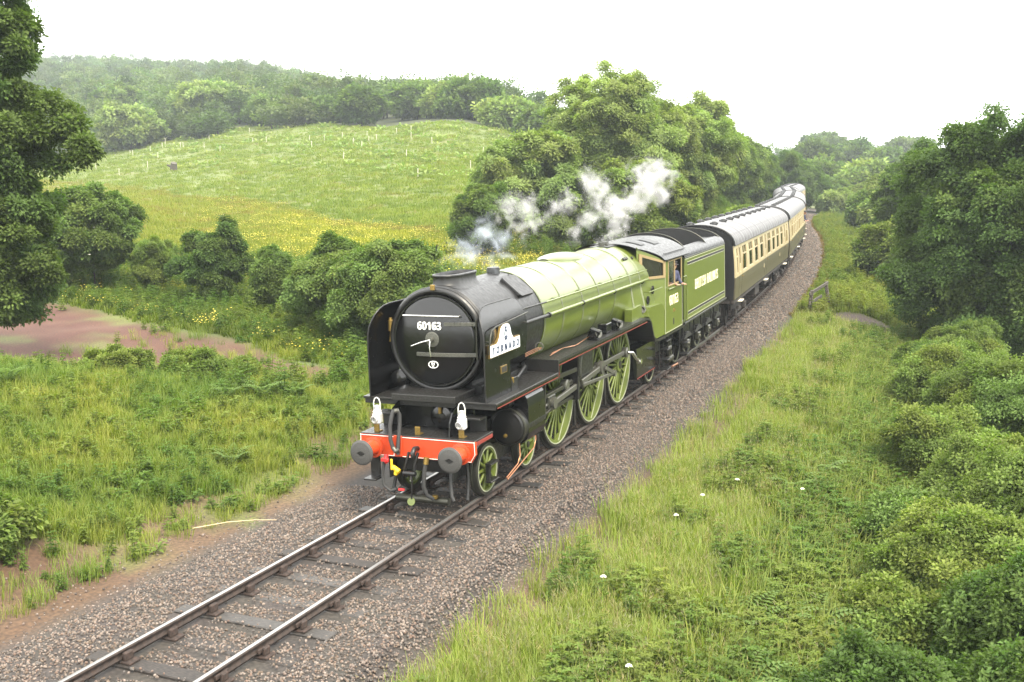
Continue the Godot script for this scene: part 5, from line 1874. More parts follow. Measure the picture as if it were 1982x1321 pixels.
# a man leaning on a sill in front of him: feet at the origin, facing +z
func make_person(label: String) -> Node3D:
	var t := thing("person", label, "person", "people looking out of the train")
	var bones := [
		[Vector3(-0.1, 0.08, 0), Vector3(-0.1, 0.5, 0.03), 0.05, 0.06], [Vector3(-0.1, 0.5, 0.03), Vector3(-0.09, 0.92, 0), 0.065, 0.085],
		[Vector3(0.1, 0.08, 0), Vector3(0.1, 0.5, 0.03), 0.05, 0.06], [Vector3(0.1, 0.5, 0.03), Vector3(0.09, 0.92, 0), 0.065, 0.085],
		[Vector3(-0.1, 0.04, -0.04), Vector3(-0.11, 0.04, 0.16), 0.045, 0.04], [Vector3(0.1, 0.04, -0.04), Vector3(0.11, 0.04, 0.16), 0.045, 0.04],
		[Vector3(-0.06, 0.95, 0), Vector3(0.06, 0.95, 0), 0.13, 0.13], [Vector3(0, 0.98, 0), Vector3(0, 1.25, 0.04), 0.135, 0.15],
		[Vector3(-0.13, 1.36, 0.06), Vector3(0.13, 1.36, 0.06), 0.085, 0.085], [Vector3(0, 1.25, 0.04), Vector3(0, 1.38, 0.06), 0.15, 0.1],
		[Vector3(-0.19, 1.37, 0.06), Vector3(-0.24, 1.12, 0.12), 0.062, 0.05], [Vector3(-0.24, 1.12, 0.12), Vector3(-0.12, 1.07, 0.34), 0.05, 0.036],
		[Vector3(0.19, 1.37, 0.06), Vector3(0.24, 1.12, 0.12), 0.062, 0.05], [Vector3(0.24, 1.12, 0.12), Vector3(0.14, 1.08, 0.34), 0.05, 0.036],
	]
	var mb := MB.new()
	nets(mb, Vector3(-0.4, -0.04, -0.22), Vector3(0.4, 1.5, 0.46), 0.024, func(p: Vector3) -> float:
		var d := 9.0
		for b in bones:
			d = smin(d, capsule(p, b[0], b[1], b[2], b[3]), 0.05)
		return d)
	obj("overalls", mb, M.overall_cloth, t)
	var hc := Vector3(0, 1.62, 0.14)
	mb = MB.new()
	nets(mb, Vector3(-0.12, 1.38, -0.02), Vector3(0.12, 1.76, 0.3), 0.009, func(p: Vector3) -> float:
		var d := capsule(p, Vector3(0, 1.38, 0.06), Vector3(0, 1.52, 0.1), 0.055, 0.052)
		d = smin(d, capsule(p, hc + Vector3(0, 0.02, -0.01), hc + Vector3(0, -0.03, 0.02), 0.09, 0.075), 0.03)
		d = smin(d, capsule(p, hc + Vector3(0, -0.085, 0.05), hc + Vector3(0, -0.09, 0.04), 0.035, 0.04), 0.04)
		d = smin(d, capsule(p, hc + Vector3(0, 0.02, 0.085), hc + Vector3(0, -0.025, 0.105), 0.01, 0.016), 0.015)
		d = smin(d, capsule(p, hc + Vector3(-0.035, 0.035, 0.085), hc + Vector3(0.035, 0.035, 0.085), 0.01, 0.01), 0.02)
		d = smin(d, capsule(p, hc + Vector3(-0.022, -0.058, 0.08), hc + Vector3(0.022, -0.058, 0.08), 0.008, 0.008), 0.012)
		for sx in [-1.0, 1.0]:
			d = smin(d, capsule(p, hc + Vector3(sx * 0.09, 0.015, -0.005), hc + Vector3(sx * 0.088, -0.025, 0.0), 0.014, 0.012), 0.012)
		return d)
	obj("head", mb, M.skin, t)
	mb = MB.new()
	for sx in [-1.0, 1.0]:
		mb.lathe([Vector2(-0.01, 0.0), Vector2(-0.006, 0.009), Vector2(0.004, 0.009), Vector2(0.008, 0.0)], hc + Vector3(sx * 0.033, 0.015, 0.086), Vector3.BACK, 8)
	obj("eyes", mb, M.cap_cloth, t)
	# hands resting on the sill, five fingers each
	mb = MB.new()
	for sx in [-1.0, 1.0]:
		var wr := Vector3(-0.12 if sx < 0 else 0.14, 1.075, 0.345)
		nets(mb, wr + Vector3(-0.09, -0.05, -0.03), wr + Vector3(0.09, 0.05, 0.2), 0.008, func(p: Vector3) -> float:
			var d := capsule(p, wr, wr + Vector3(0, 0, 0.06), 0.032, 0.03)
			for k in 4:
				var fx := -0.03 + 0.02 * k
				var l: float = [0.055, 0.07, 0.075, 0.06][k]
				var kn := wr + Vector3(fx, 0.004, 0.085)
				var md := kn + Vector3(fx * 0.2, 0.004, l * 0.5)
				d = smin(d, minf(capsule(p, kn - Vector3(0, 0, 0.03), md, 0.01, 0.009), capsule(p, md, md + Vector3(0, -0.02, l * 0.4), 0.009, 0.008)), 0.006)
			d = smin(d, capsule(p, wr + Vector3(-sx * 0.02, -0.004, 0.03), wr + Vector3(-sx * 0.055, -0.008, 0.075), 0.012, 0.009), 0.01)
			return d)
	obj("hands", mb, M.skin, t)
	mb = MB.new()
	mb.lathe([Vector2(0.045, 0.104), Vector2(0.07, 0.108), Vector2(0.095, 0.115), Vector2(0.115, 0.1), Vector2(0.125, 0.06), Vector2(0.127, 0.0)], hc + Vector3(0, -0.01, -0.01), Vector3(0, 1, 0.08), 20, false)
	mb.box(Vector3(-0.07, 0.03, 0.07), Vector3(0.07, 0.042, 0.15), 0.005, Transform3D(Basis(Vector3.RIGHT, 0.25), hc))
	obj("cap", mb, M.cap_cloth, t)
	mb = MB.new()
	mb.prism(PackedVector2Array([Vector2(-0.05, 1.45), Vector2(0.05, 1.45), Vector2(0.0, 1.33)]), Transform3D(Basis.IDENTITY, Vector3(0, 0, 0.142)), 0.012)
	obj("shirt_collar", mb, M.white_enamel, t)
	return t

# ---------------------------------------------------------------- steam
func make_steam(called: String, label: String, frame: Transform3D, paths: Array, thick: Array, shade: Color, cell: float, seed_: int) -> void:
	var fn := FastNoiseLite.new()
	fn.seed = seed_
	fn.frequency = 1.0
	fn.fractal_octaves = 2
	rng.seed = seed_
	var balls := []
	var lo := Vector3(1e9, 1e9, 1e9)
	var hi := -lo
	for path in paths:
		for i in path.size() - 1:
			var a: Array = path[i]
			var b: Array = path[i + 1]
			for j in 3:
				var t := j / 3.0
				var c := P(lerpf(a[0], b[0], t), lerpf(a[1], b[1], t), lerpf(a[2], b[2], t)) + Vector3(rng.randfn(), rng.randfn(), rng.randfn()) * 0.05
				var r := lerpf(a[3], b[3], t) * rng.randf_range(0.75, 1.15)
				balls.append([c, r])
				lo = lo.min(c - Vector3.ONE * (r + 0.35))
				hi = hi.max(c + Vector3.ONE * (r + 0.35))
	var nx := int((hi.x - lo.x) / cell) + 1
	var ny := int((hi.y - lo.y) / cell) + 1
	var nz := int((hi.z - lo.z) / cell) + 1
	var d := PackedFloat32Array()
	d.resize(nx * ny * nz)
	d.fill(1.0)
	for b in balls:
		var c: Vector3 = (b[0] - lo) / cell
		var r: float = b[1]
		var w := int((r + 0.33) / cell)
		for k in range(maxi(0, int(c.z) - w), mini(nz, int(c.z) + w + 1)):
			for j in range(maxi(0, int(c.y) - w), mini(ny, int(c.y) + w + 1)):
				for i in range(maxi(0, int(c.x) - w), mini(nx, int(c.x) + w + 1)):
					var q := (k * ny + j) * nx + i
					d[q] = minf(d[q], Vector3(i, j, k).distance_to(c) * cell - r)
	for k in nz:
		for j in ny:
			for i in nx:
				var q := (k * ny + j) * nx + i
				if d[q] < 0.33:
					var p := lo + Vector3(i, j, k) * cell
					p += Vector3(fn.get_noise_3d(p.x * 2.0, p.y * 2.0, p.z * 2.0), fn.get_noise_3d(p.x * 2.0 + 40.0, p.y * 2.0, p.z * 2.0), 0.0) * 0.3
					d[q] += fn.get_noise_3d(p.x * 2.2, p.y * 2.2, p.z * 2.2) * 0.38 + absf(fn.get_noise_3d(p.x * 4.0 + 9.0, p.y * 4.0, p.z * 4.0)) * 0.2 - 0.06
	var t := thing(called, label, "steam")
	t.transform = frame
	for lay in 5:
		var mb := MB.new()
		var e := d.duplicate()
		var shift: float = [-0.07, -0.015, 0.04, 0.085, 0.13][lay]
		for i in e.size():
			e[i] += shift
		skin(mb, e, lo, nx, ny, nz, cell)
		if mb.ix.size() == 0:
			continue
		var fm := FogMaterial.new()
		fm.albedo = shade
		fm.density = thick[0] * [0.35, 0.7, 1.3, 2.0, 3.0][lay]
		obj(["faint_vapour", "thin_vapour", "vapour", "thick_vapour", "dense_vapour"][lay], mb, fm, t)

# ---------------------------------------------------------------- plants
func leaf(mb: MB, o: Vector3, dir: Vector3, up: Vector3, l: float, w: float, fold := 0.25) -> void:
	var side := dir.cross(up).normalized()
	var nn := side.cross(dir).normalized()
	if nn.y < 0.0:
		nn = -nn
	var tip := o + dir * l - nn * l * 0.12
	var m := o + dir * l * 0.5
	var a := m + side * w * 0.5 + nn * w * fold
	var b := m - side * w * 0.5 + nn * w * fold
	var na := (nn - side * fold * 1.6).normalized()
	var nb := (nn + side * fold * 1.6).normalized()
	var k := mb.v.size()
	mb.p(o, na); mb.p(a, na); mb.p(tip, na)
	mb.tri(k, k + 1, k + 2)
	mb.p(o, nb); mb.p(tip, nb); mb.p(b, nb)
	mb.tri(k + 3, k + 4, k + 5)

func sprig_mesh(seed_: int, leaves: int, l: float, w: float, spread: float, flat: float) -> ArrayMesh:
	var r := RandomNumberGenerator.new()
	r.seed = seed_
	var mb := MB.new()
	mb.colored = true
	for i in leaves:
		var a := i * 2.4 + r.randf_range(-0.4, 0.4)
		var t := float(i) / leaves
		var el := lerpf(-0.3, 0.9, t) * (1.0 - flat) + r.randf_range(-0.25, 0.3)
		var dir := Vector3(cos(a) * cos(el), sin(el), sin(a) * cos(el)).normalized()
		var o := Vector3(cos(a), 0, sin(a)) * spread * r.randf_range(0.1, 1.0) + Vector3(0, (t - 0.4) * spread * (1.2 - flat) + r.randf_range(-0.2, 0.2) * spread, 0)
		var up := (Vector3.UP + Vector3(r.randf_range(-0.5, 0.5), 0, r.randf_range(-0.5, 0.5))).normalized()
		if absf(dir.dot(up)) > 0.95:
			up = Vector3.RIGHT
		var k := r.randf_range(0.82, 1.18)
		mb.tint = Color(k, k * r.randf_range(0.95, 1.05), k)
		var sz := r.randf_range(0.75, 1.15)
		leaf(mb, o, dir, up, l * sz, w * sz)
	return mb.done()

func grass_mesh(seed_: int, blades: int, h: float, spread: float, w: float, heads := false) -> ArrayMesh:
	var r := RandomNumberGenerator.new()
	r.seed = seed_
	var mb := MB.new()
	mb.colored = true
	for i in blades:
		var a := r.randf() * TAU
		var o := Vector3(cos(a), 0, sin(a)) * spread * sqrt(r.randf())
		var b := r.randf() * TAU
		var lean := Vector3(cos(b), 0, sin(b)) * r.randf_range(0.1, 0.55)
		var hh := h * r.randf_range(0.55, 1.1)
		var m := o + (Vector3.UP * 0.6 + lean * 0.35) * hh
		var tip := o + (Vector3.UP * r.randf_range(0.85, 1.0) + lean) * hh
		var sd := Vector3(-sin(b), 0, cos(b)).rotated(Vector3.UP, r.randf_range(-0.8, 0.8)) * w * 0.5
		var nn := sd.cross(tip - o).normalized()
		if nn.y < 0:
			nn = -nn
		nn = (nn + Vector3.UP * 0.9).normalized()
		var k := r.randf_range(0.8, 1.2)
		mb.tint = Color(k * r.randf_range(0.95, 1.1), k, k * 0.95)
		mb.face([o - sd, o + sd, m + sd * 0.8, m - sd * 0.8], nn)
		mb.face([m - sd * 0.8, m + sd * 0.8, tip], nn)
		if heads:
			mb.tint = Color(1.5, 1.35, 1.25)
			for q in 3:
				var c := tip.lerp(m, q * 0.16)
				var e := Vector3(r.randf_range(-1, 1), r.randf_range(0.2, 1), r.randf_range(-1, 1)).normalized()
				mb.face([c, c + sd * 1.6 + e * 0.02, c + e * 0.07, c - sd * 1.6 + e * 0.03], (Vector3.UP + e).normalized())
	return mb.done()

func herb_mesh(seed_: int, tiers: int, h: float, l: float) -> ArrayMesh:
	var r := RandomNumberGenerator.new()
	r.seed = seed_
	var mb := MB.new()
	mb.colored = true
	for st in 3:
		var o := Vector3(r.randf_range(-0.1, 0.1), 0, r.randf_range(-0.1, 0.1))
		var top := o + Vector3(r.randf_range(-0.12, 0.12), h * r.randf_range(0.7, 1.1), r.randf_range(-0.12, 0.12))
		mb.tint = Color(0.9, 0.9, 0.8)
		mb.tube([o, top], 0.006, 3, 0.003, false)
		for i in tiers:
			var t := (i + 1.0) / tiers
			for j in 4:
				var a := j * TAU / 4 + i * 0.8 + r.randf_range(-0.3, 0.3)
				var el := r.randf_range(-0.25, 0.5)
				var k := r.randf_range(0.8, 1.2)
				mb.tint = Color(k, k, k)
				leaf(mb, o.lerp(top, t), Vector3(cos(a) * cos(el), sin(el), sin(a) * cos(el)), Vector3.UP, l * (1.25 - t * 0.7) * r.randf_range(0.8, 1.2), l * 0.5 * (1.25 - t * 0.7))
	return mb.done()

func make_sprigs() -> void:
	sprigs["broad"] = sprig_mesh(3, 26, 0.1, 0.062, 0.19, 0.35)
	sprigs["small"] = sprig_mesh(4, 26, 0.06, 0.038, 0.13, 0.3)
	sprigs["ash"] = sprig_mesh(5, 26, 0.16, 0.06, 0.24, 0.5)
	sprigs["flat"] = sprig_mesh(6, 26, 0.08, 0.055, 0.2, 0.75)
	sprigs["far"] = sprig_mesh(7, 18, 0.55, 0.36, 0.5, 0.3)
	sprigs["near"] = sprig_mesh(8, 26, 0.05, 0.031, 0.115, 0.25)
	sprigs["grass"] = grass_mesh(11, 24, 0.34, 0.17, 0.009)
	sprigs["grass2"] = grass_mesh(12, 22, 0.2, 0.17, 0.009)
	sprigs["seed"] = grass_mesh(13, 8, 0.62, 0.12, 0.007, true)
	sprigs["field"] = grass_mesh(14, 24, 0.3, 0.45, 0.035)
	sprigs["herb"] = herb_mesh(15, 6, 0.5, 0.11)
	sprigs["dock"] = herb_mesh(16, 3, 0.22, 0.17)

# leafy crown: boughs that each carry a few loose clumps of sprigs
func crown(called: String, parent: Node, m: Material, sprig: String, base: float, top: float, rad: float, kind: Dictionary, seed_: int) -> Array:
	rng.seed = seed_
	var lobes: int = kind.get("lobes", 30)
	var per: int = int(kind.get("per", 220) * 0.62)
	var scale: float = kind.get("scale", 1.0) * 1.17
	var low: float = kind.get("low", -0.6)
	var pointed: float = kind.get("pointed", 0.0)
	var subs: int = kind.get("subs", 6)
	var loose: float = kind.get("loose", 1.0)
	var buf := PackedFloat32Array()
	if low < -0.85:
		base -= 0.13 * (top - base)
	var cy := (base + top) / 2
	var hy := (top - base) / 2
	var boughs := []
	for i in lobes:
		var u := 1.0 - (i + 0.5) / lobes * (1.0 - low)
		var a := i * 2.39996 + rng.randf_range(-0.6, 0.6)
		var c := sqrt(maxf(0.0, 1.0 - u * u))
		var out := Vector3(cos(a) * c, u, sin(a) * c)
		var k := rng.randf_range(0.42, 0.9)
		var wide := 1.0 - pointed * clampf(u * 0.5 + 0.5, 0.0, 1.0)
		var p := Vector3(out.x * rad * k * wide * 0.76, cy + out.y * hy * k * 0.8, out.z * rad * k * wide * 0.76)
		var r := minf(rad * rng.randf_range(0.22, 0.38) * (1.0 - pointed * 0.35), hy * 0.6)
		boughs.append([p, r, out])
	for q in kind.get("extra", []):
		boughs.append([Vector3(q[0], q[1], q[2]), q[3], Vector3(q[0], 0.3, q[2]).normalized()])
	var ends := []
	for bg in boughs:
		var p: Vector3 = bg[0]
		var r: float = bg[1]
		var out: Vector3 = bg[2]
		ends.append(p)
		var tone_ := rng.randf_range(0.88, 1.12)
		var hue := rng.randf_range(-0.08, 0.1)
		for sb in subs:
			var sd := (Vector3(rng.randfn(), rng.randfn(), rng.randfn()).normalized() + out * 0.5 + Vector3(0, 0.25, 0)).normalized()
			var sc_ := p + Vector3(sd.x, sd.y * 0.75, sd.z) * r * rng.randf_range(0.45, 1.1)
			var sr := r * rng.randf_range(0.24, 0.44) * loose
			var st := tone_ * rng.randf_range(0.85, 1.18)
			var spray := (sd + Vector3(rng.randf_range(-0.5, 0.5), rng.randf_range(-0.1, 0.8), rng.randf_range(-0.5, 0.5))).normalized() * r * rng.randf_range(0.25, 0.85)
			for j in per / subs:
				var d := Vector3(rng.randfn(), rng.randfn() * 0.62, rng.randfn()) * 0.62
				var along := pow(rng.randf(), 0.8)
				var q := sc_ + spray * along + d * sr * (1.05 - 0.6 * along)
				if q.y < 0.03:
					q.y = rng.randf() * 0.3
				var y := (d * 0.5 + sd * 0.4 + Vector3.UP * 0.8 + Vector3(rng.randf_range(-0.5, 0.5), rng.randf_range(-0.3, 0.3), rng.randf_range(-0.5, 0.5))).normalized()
				var x := y.cross(Vector3(rng.randf_range(-1, 1), rng.randf_range(-0.2, 0.2), rng.randf_range(-1, 1))).normalized()
				var sc := scale * rng.randf_range(0.7, 1.25)
				var b := Basis(x, y, x.cross(y)).scaled_local(Vector3(sc, sc, sc))
				var t := st * rng.randf_range(0.7, 1.3)
				put(buf, b, q, Color(t * (1.0 + hue), t, t * (1.0 - hue * 0.5)))
	var o := multi(called, sprigs[sprig], m, buf, parent)
	o.set_meta("kind", "stuff")
	sprig_count += buf.size() / 16
	return ends

func limbs(parent: Node, ends: Array, height: float, r: float, fork: float, seed_: int, every := 3) -> void:
	rng.seed = seed_ + 77
	var mb := MB.new()
	var lean := Vector3(rng.randf_range(-0.3, 0.3), 0, rng.randf_range(-0.3, 0.3))
	var f := Vector3(0, fork, 0) + lean
	var up := Vector3(0, height * 0.75, 0) + lean * 1.6
	mb.tube([Vector3(0, -0.3, 0), Vector3(0, 0.15, 0), f * 0.5 + Vector3(0.04, 0, 0), f, f.lerp(up, 0.5), up], r * 1.15, 9, r * 0.2)
	for i in range(0, ends.size(), every):
		var e: Vector3 = ends[i]
		var b := f.lerp(up, clampf((e.y - fork) / maxf(height - fork, 0.1) * 0.55, 0.0, 0.9))
		var mid := b.lerp(e, 0.5) + Vector3(rng.randf_range(-0.2, 0.2), rng.randf_range(0.0, 0.3), rng.randf_range(-0.2, 0.2)) * height * 0.06
		mb.tube([b, mid, e], r * 0.4, 6, r * 0.08)
	obj("trunk", mb, M.bark, parent)

func tree(called: String, label: String, x: float, s: float, height: float, rad: float, kind: Dictionary, group := "") -> Node3D:
	var t := thing(called, label, kind.get("category", "tree"), group)
	var gy := ground(x, s)
	t.position = P(x, gy - 0.03, s)
	var sd: int = kind.get("seed", int(absf(x * 131.0) + absf(s * 17.0)))
	t.rotation.y = fmod(sd * 0.37, TAU) if not kind.has("extra") else 0.0
	var ends := crown("crown", t, M[kind.m], kind.sprig, kind.get("base", 0.25) * height, height, rad, kind, sd)
	limbs(t, ends, height, kind.get("trunk", height * 0.026), kind.get("fork", height * 0.28), sd, kind.get("every", 3))
	return t

func bush(called: String, label: String, x: float, s: float, height: float, rad: float, kind: Dictionary, group := "") -> Node3D:
	var k := kind.duplicate()
	k["base"] = kind.get("base", 0.02)
	k["low"] = kind.get("low", -0.75)
	k["trunk"] = 0.05
	k["fork"] = 0.25
	k["category"] = "bush"
	return tree(called, label, x, s, height, rad, k, group)

func make_trees() -> void:
	var oak := {"m": "leaf_oak", "sprig": "broad", "lobes": 60, "per": 480, "scale": 1.1, "base": 0.02, "low": -0.9}
	var k: Dictionary
	k = oak.duplicate(); k.merge({"seed": 41, "lobes": 64, "per": 420, "scale": 1.0, "low": -0.95, "extra": [[2.9, 6.4, -1.3, 0.8], [2.2, 7.0, -1.0, 0.9], [1.6, 6.2, -0.6, 0.9], [1.5, 8.6, -0.6, 0.8], [1.9, 9.4, -0.8, 0.7], [1.6, 4.2, -0.5, 0.8], [1.9, 3.0, -0.7, 0.7], [1.3, 10.4, -0.4, 0.8]]}, true)
	tree("oak_tree", "tall dark oak tree cut off by the left edge of the picture", -18.2, 5.5, 11.9, 2.7, k)
	k = oak.duplicate(); k.merge({"seed": 52, "lobes": 84, "per": 520, "scale": 1.1, "low": -0.95}, true)
	tree("oak_tree", "big dark oak tree standing at the foot of the right bank", 9.7, 30.2, 11.2, 4.5, k)
	k.merge({"seed": 57, "lobes": 60, "per": 330, "scale": 1.2}, true)
	tree("oak_tree", "dark oak tree right behind the big oak, reaching past the right picture edge", 14.2, 36.0, 12.2, 4.4, k)
	k.merge({"seed": 59, "lobes": 34, "per": 260, "scale": 1.6}, true)
	tree("oak_tree", "slim oak peeping out left of the big oak on the right", 3.9, 62.0, 10.2, 2.6, k)
	var ash := {"m": "leaf_ash", "sprig": "ash", "lobes": 56, "per": 330, "scale": 1.2, "base": 0.02, "low": -0.92}
	k = ash.duplicate(); k.merge({"seed": 61, "lobes": 70}, true)
	tree("ash_tree", "broad pale green ash tree rising behind the boiler and the steam", -15.8, 56.0, 12.0, 5.9, k)
	k.merge({"seed": 62, "lobes": 40}, true)
	tree("ash_tree", "lower pale green tree leaning left of the broad ash", -18.6, 48.0, 8.2, 3.8, k)
	k.merge({"seed": 63, "lobes": 44}, true)
	tree("ash_tree", "pale green tree filling the gap right of the broad ash", -13.6, 66.0, 9.8, 4.6, k)
	k.merge({"seed": 64, "lobes": 36, "m": "leaf_bush"}, true)
	tree("ash_tree", "leafy tree right behind the cab roof at the foot of the broad ash", -10.6, 47.0, 5.6, 3.4, k)
	k.merge({"seed": 65, "lobes": 24, "m": "leaf_hedge", "scale": 0.9}, true)
	tree("hawthorn_tree", "small dark bushy tree at the meadow edge left of the steam", -18.0, 39.5, 5.0, 1.9, k)
	var row := {"m": "leaf_ash", "sprig": "ash", "lobes": 44, "per": 240, "scale": 1.7, "base": 0.03, "low": -0.9}
	for q in [[-16.0, 82.0, 9.2, 4.0, "leaf_ash", "green tree on the cutting top, first to the right of the ash trees"], [-17.2, 96.0, 8.2, 3.8, "leaf_hedge", "green tree on the cutting top, second to the right of the ash trees"], [-19.0, 110.0, 7.6, 4.2, "leaf_hedge", "dull green tree on the cutting top above the far carriages"], [-20.5, 124.0, 7.0, 4.2, "leaf_oak", "dark tree overhanging the last carriages in the cutting"], [-17.0, 137.0, 8.2, 4.6, "leaf_oak", "dark tree behind the last carriage where the line disappears"], [-24.0, 92.0, 8.5, 4.5, "leaf_hedge", "green tree behind the first trees on the cutting top"], [-9.8, 74.0, 3.0, 2.2, "leaf_ash", "low green tree on the cutting slope above the first carriages"]]:
		k = row.duplicate(); k.merge({"m": q[4], "seed": int(q[1] * 7)}, true)
		tree("lineside_tree", q[5], q[0], q[1], q[2], q[3], k, "trees along the top of the cutting")
	# hedge between the red earth and the meadow
	var hedge := {"m": "leaf_hedge", "sprig": "flat", "lobes": 34, "per": 300, "scale": 1.0}
	for q in [[-29.6, 17.5, 3.9, 2.0, "small", "leaf_hedge", 0.0, "dark hedge bush half hidden behind the left oak"], [-27.6, 19.4, 4.6, 2.3, "broad", "leaf_hedge", 0.1, "tall rounded hedge bush with white blossom specks beside the left oak"], [-24.4, 19.7, 2.9, 1.1, "small", "leaf_bush", 0.5, "slender ragged bush between the tall hedge bush and the layered bush"], [-20.6, 19.1, 3.2, 1.55, "flat", "leaf_oak", 0.55, "dark layered bush with two peaks in the middle of the hedge"], [-16.5, 17.7, 2.8, 1.15, "flat", "leaf_hedge", 0.6, "narrow pointed bush left of the large round bush"], [-12.0, 15.4, 3.5, 1.9, "flat", "leaf_hedge", 0.0, "left half of the large dense bush nearest the smokebox"], [-9.3, 14.4, 3.9, 2.0, "flat", "leaf_hedge", 0.0, "large dense round bush just left of the smokebox"]]:
		k = hedge.duplicate(); k.merge({"sprig": q[4], "m": q[5], "pointed": q[6], "seed": int(absf(q[0]) * 11), "lobes": 46 if q[3] > 1.8 else 30}, true)
		if q[6] > 0.5 and q[3] > 1.4:
			k["extra"] = [[-0.75, 2.55, 0.2, 0.4], [-0.7, 2.1, 0.1, 0.5], [0.55, 3.0, -0.3, 0.42], [0.5, 2.5, -0.2, 0.6], [1.2, 1.6, -0.5, 0.5], [-1.2, 1.3, 0.5, 0.5]]
		bush("hedge_bush", q[7], q[0], q[1], q[2], q[3], k, "hedge along the meadow")
	# brambles and clumps on the left bank
	var low := {"m": "leaf_bush", "sprig": "small", "lobes": 16, "per": 170, "scale": 0.9}
	for q in [[-10.6, 3.6, 0.6, 1.1, "leaf_bush", "low bramble clump on the bank crest, leftmost"], [-9.5, 5.0, 0.55, 1.1, "leaf_bush", "low bramble clump on the bank crest, middle"], [-8.8, 6.0, 0.42, 1.0, "leaf_bush", "low bramble clump on the bank crest, rightmost"], [-5.1, -4.7, 0.75, 0.55, "leaf_bush", "hazel seedling with broad leaves at the left picture edge"], [-6.2, 9.8, 0.4, 0.7, "leaf_bush", "low bush on the bank just left of the deflector"]]:
		k = low.duplicate(); k.merge({"m": q[4], "seed": int(absf(q[0] * 31.0)), "sprig": "broad" if q[5].begins_with("hazel") else "small"}, true)
		bush("bank_bush", q[5], q[0], q[1], q[2], q[3], k, "clumps on the left bank")
	# shrubs on the right bank
	var sh := {"m": "leaf_bush", "sprig": "near", "lobes": 40, "per": 420, "scale": 1.15, "loose": 1.25, "subs": 9}
	for q in [[8.0, 16.5, 2.6, 1.4, "leaf_bush", "pale green shrub at the top end of the shrubs below the oak"], [9.2, 14.0, 3.0, 1.7, "leaf_bush", "pale green shrub right below the oak crown"], [10.6, 12.0, 3.6, 1.9, "leaf_hedge", "green shrub below the oak at the right picture edge"], [8.1, 9.6, 2.0, 1.25, "leaf_bush", "light shrub halfway down the right bank, nearest the grass verge"], [9.4, 6.6, 2.5, 1.5, "leaf_bush", "bright green shrub in the middle of the right bank"], [10.4, 4.6, 3.1, 1.6, "leaf_bush", "shrub at the right picture edge above the honeysuckle"], [8.2, 4.0, 1.5, 1.1, "leaf_hedge", "bramble mound beside the ferns on the right bank"], [8.8, 1.6, 2.2, 1.4, "leaf_bush", "honeysuckle covered shrub with pale yellow blossoms"], [9.9, -0.6, 2.8, 1.2, "leaf_oak", "dark shrub at the right picture edge above the bottom corner"], [10.2, -2.9, 2.9, 1.15, "leaf_oak", "dark shrub in the bottom right corner"], [8.1, 0.2, 1.1, 0.9, "leaf_bush", "low bramble mound in front of the honeysuckle"], [8.1, -3.2, 1.5, 0.95, "leaf_oak", "low shrub beside the dark corner shrub"], [7.2, 21.5, 1.7, 1.1, "leaf_hedge", "small shrub by the earth slip below the broken fence"], [8.3, 25.0, 2.4, 1.5, "leaf_bush", "green shrub under the left side of the oak crown"]]:
		k = sh.duplicate(); k.merge({"m": q[4], "seed": int(absf(q[0] * 53.0 + q[1] * 7.0)), "lobes": 34 if q[3] < 1.3 else 46}, true)
		bush("bank_shrub", q[5], q[0], q[1], q[2], q[3], k, "shrubs on the right bank")
	# bushes along the line on the right
	var rb := {"m": "leaf_bush", "sprig": "broad", "lobes": 36, "per": 200, "scale": 1.6}
	for q in [[3.6, 49.5, 3.6, 1.8, "leaf_bush", "elder bush with cream blossom plates beside the big oak"], [5.6, 47.0, 4.0, 2.0, "leaf_hedge", "green bush between the elder and the big oak"], [3.0, 63.0, 3.0, 1.7, "leaf_hedge", "round bush behind the elder along the verge"], [2.0, 76.0, 3.6, 2.0, "leaf_bush", "bush on the right of the line, third beyond the elder"], [-0.2, 88.0, 4.4, 2.2, "leaf_ash", "pale bush on the right of the line, fourth beyond the elder"], [-2.8, 101.0, 4.0, 2.2, "leaf_hedge", "bush on the right of the line, fifth beyond the elder"], [-5.0, 119.0, 3.4, 2.2, "leaf_bush", "bush on the right of the line, last before the far trees"], [6.4, 74.0, 7.6, 3.0, "leaf_hedge", "taller tree-like bush behind the verge bushes"], [2.6, 96.0, 7.4, 3.0, "leaf_far", "tall grey green bush farther back on the right"], [-1.5, 112.0, 6.5, 3.0, "leaf_bush", "tall bush far back right of the line"], [-10.6, 134.0, 2.8, 2.6, "leaf_ash", "pale low bush just right of the last carriage"], [-8.0, 146.0, 3.4, 3.0, "leaf_bush", "green bush behind the pale low bush at the end of the line"], [-14.0, 152.0, 4.0, 3.4, "leaf_hedge", "dull bush closing the view behind the last carriage"], [-3.5, 138.0, 3.6, 2.8, "leaf_hedge", "dull green bush at the far end of the verge"]]:
		k = rb.duplicate(); k.merge({"m": q[4], "seed": int(absf(q[0] * 17.0 + q[1] * 5.0)), "scale": 1.6 if q[1] < 80.0 else 2.4}, true)
		bush("verge_bush", q[5], q[0], q[1], q[2], q[3], k, "bushes along the right of the line")
	# single trees at the top of the fields
	var hill := {"m": "leaf_far", "sprig": "far", "lobes": 34, "per": 90, "scale": 1.0, "base": 0.06, "low": -0.85, "every": 5}
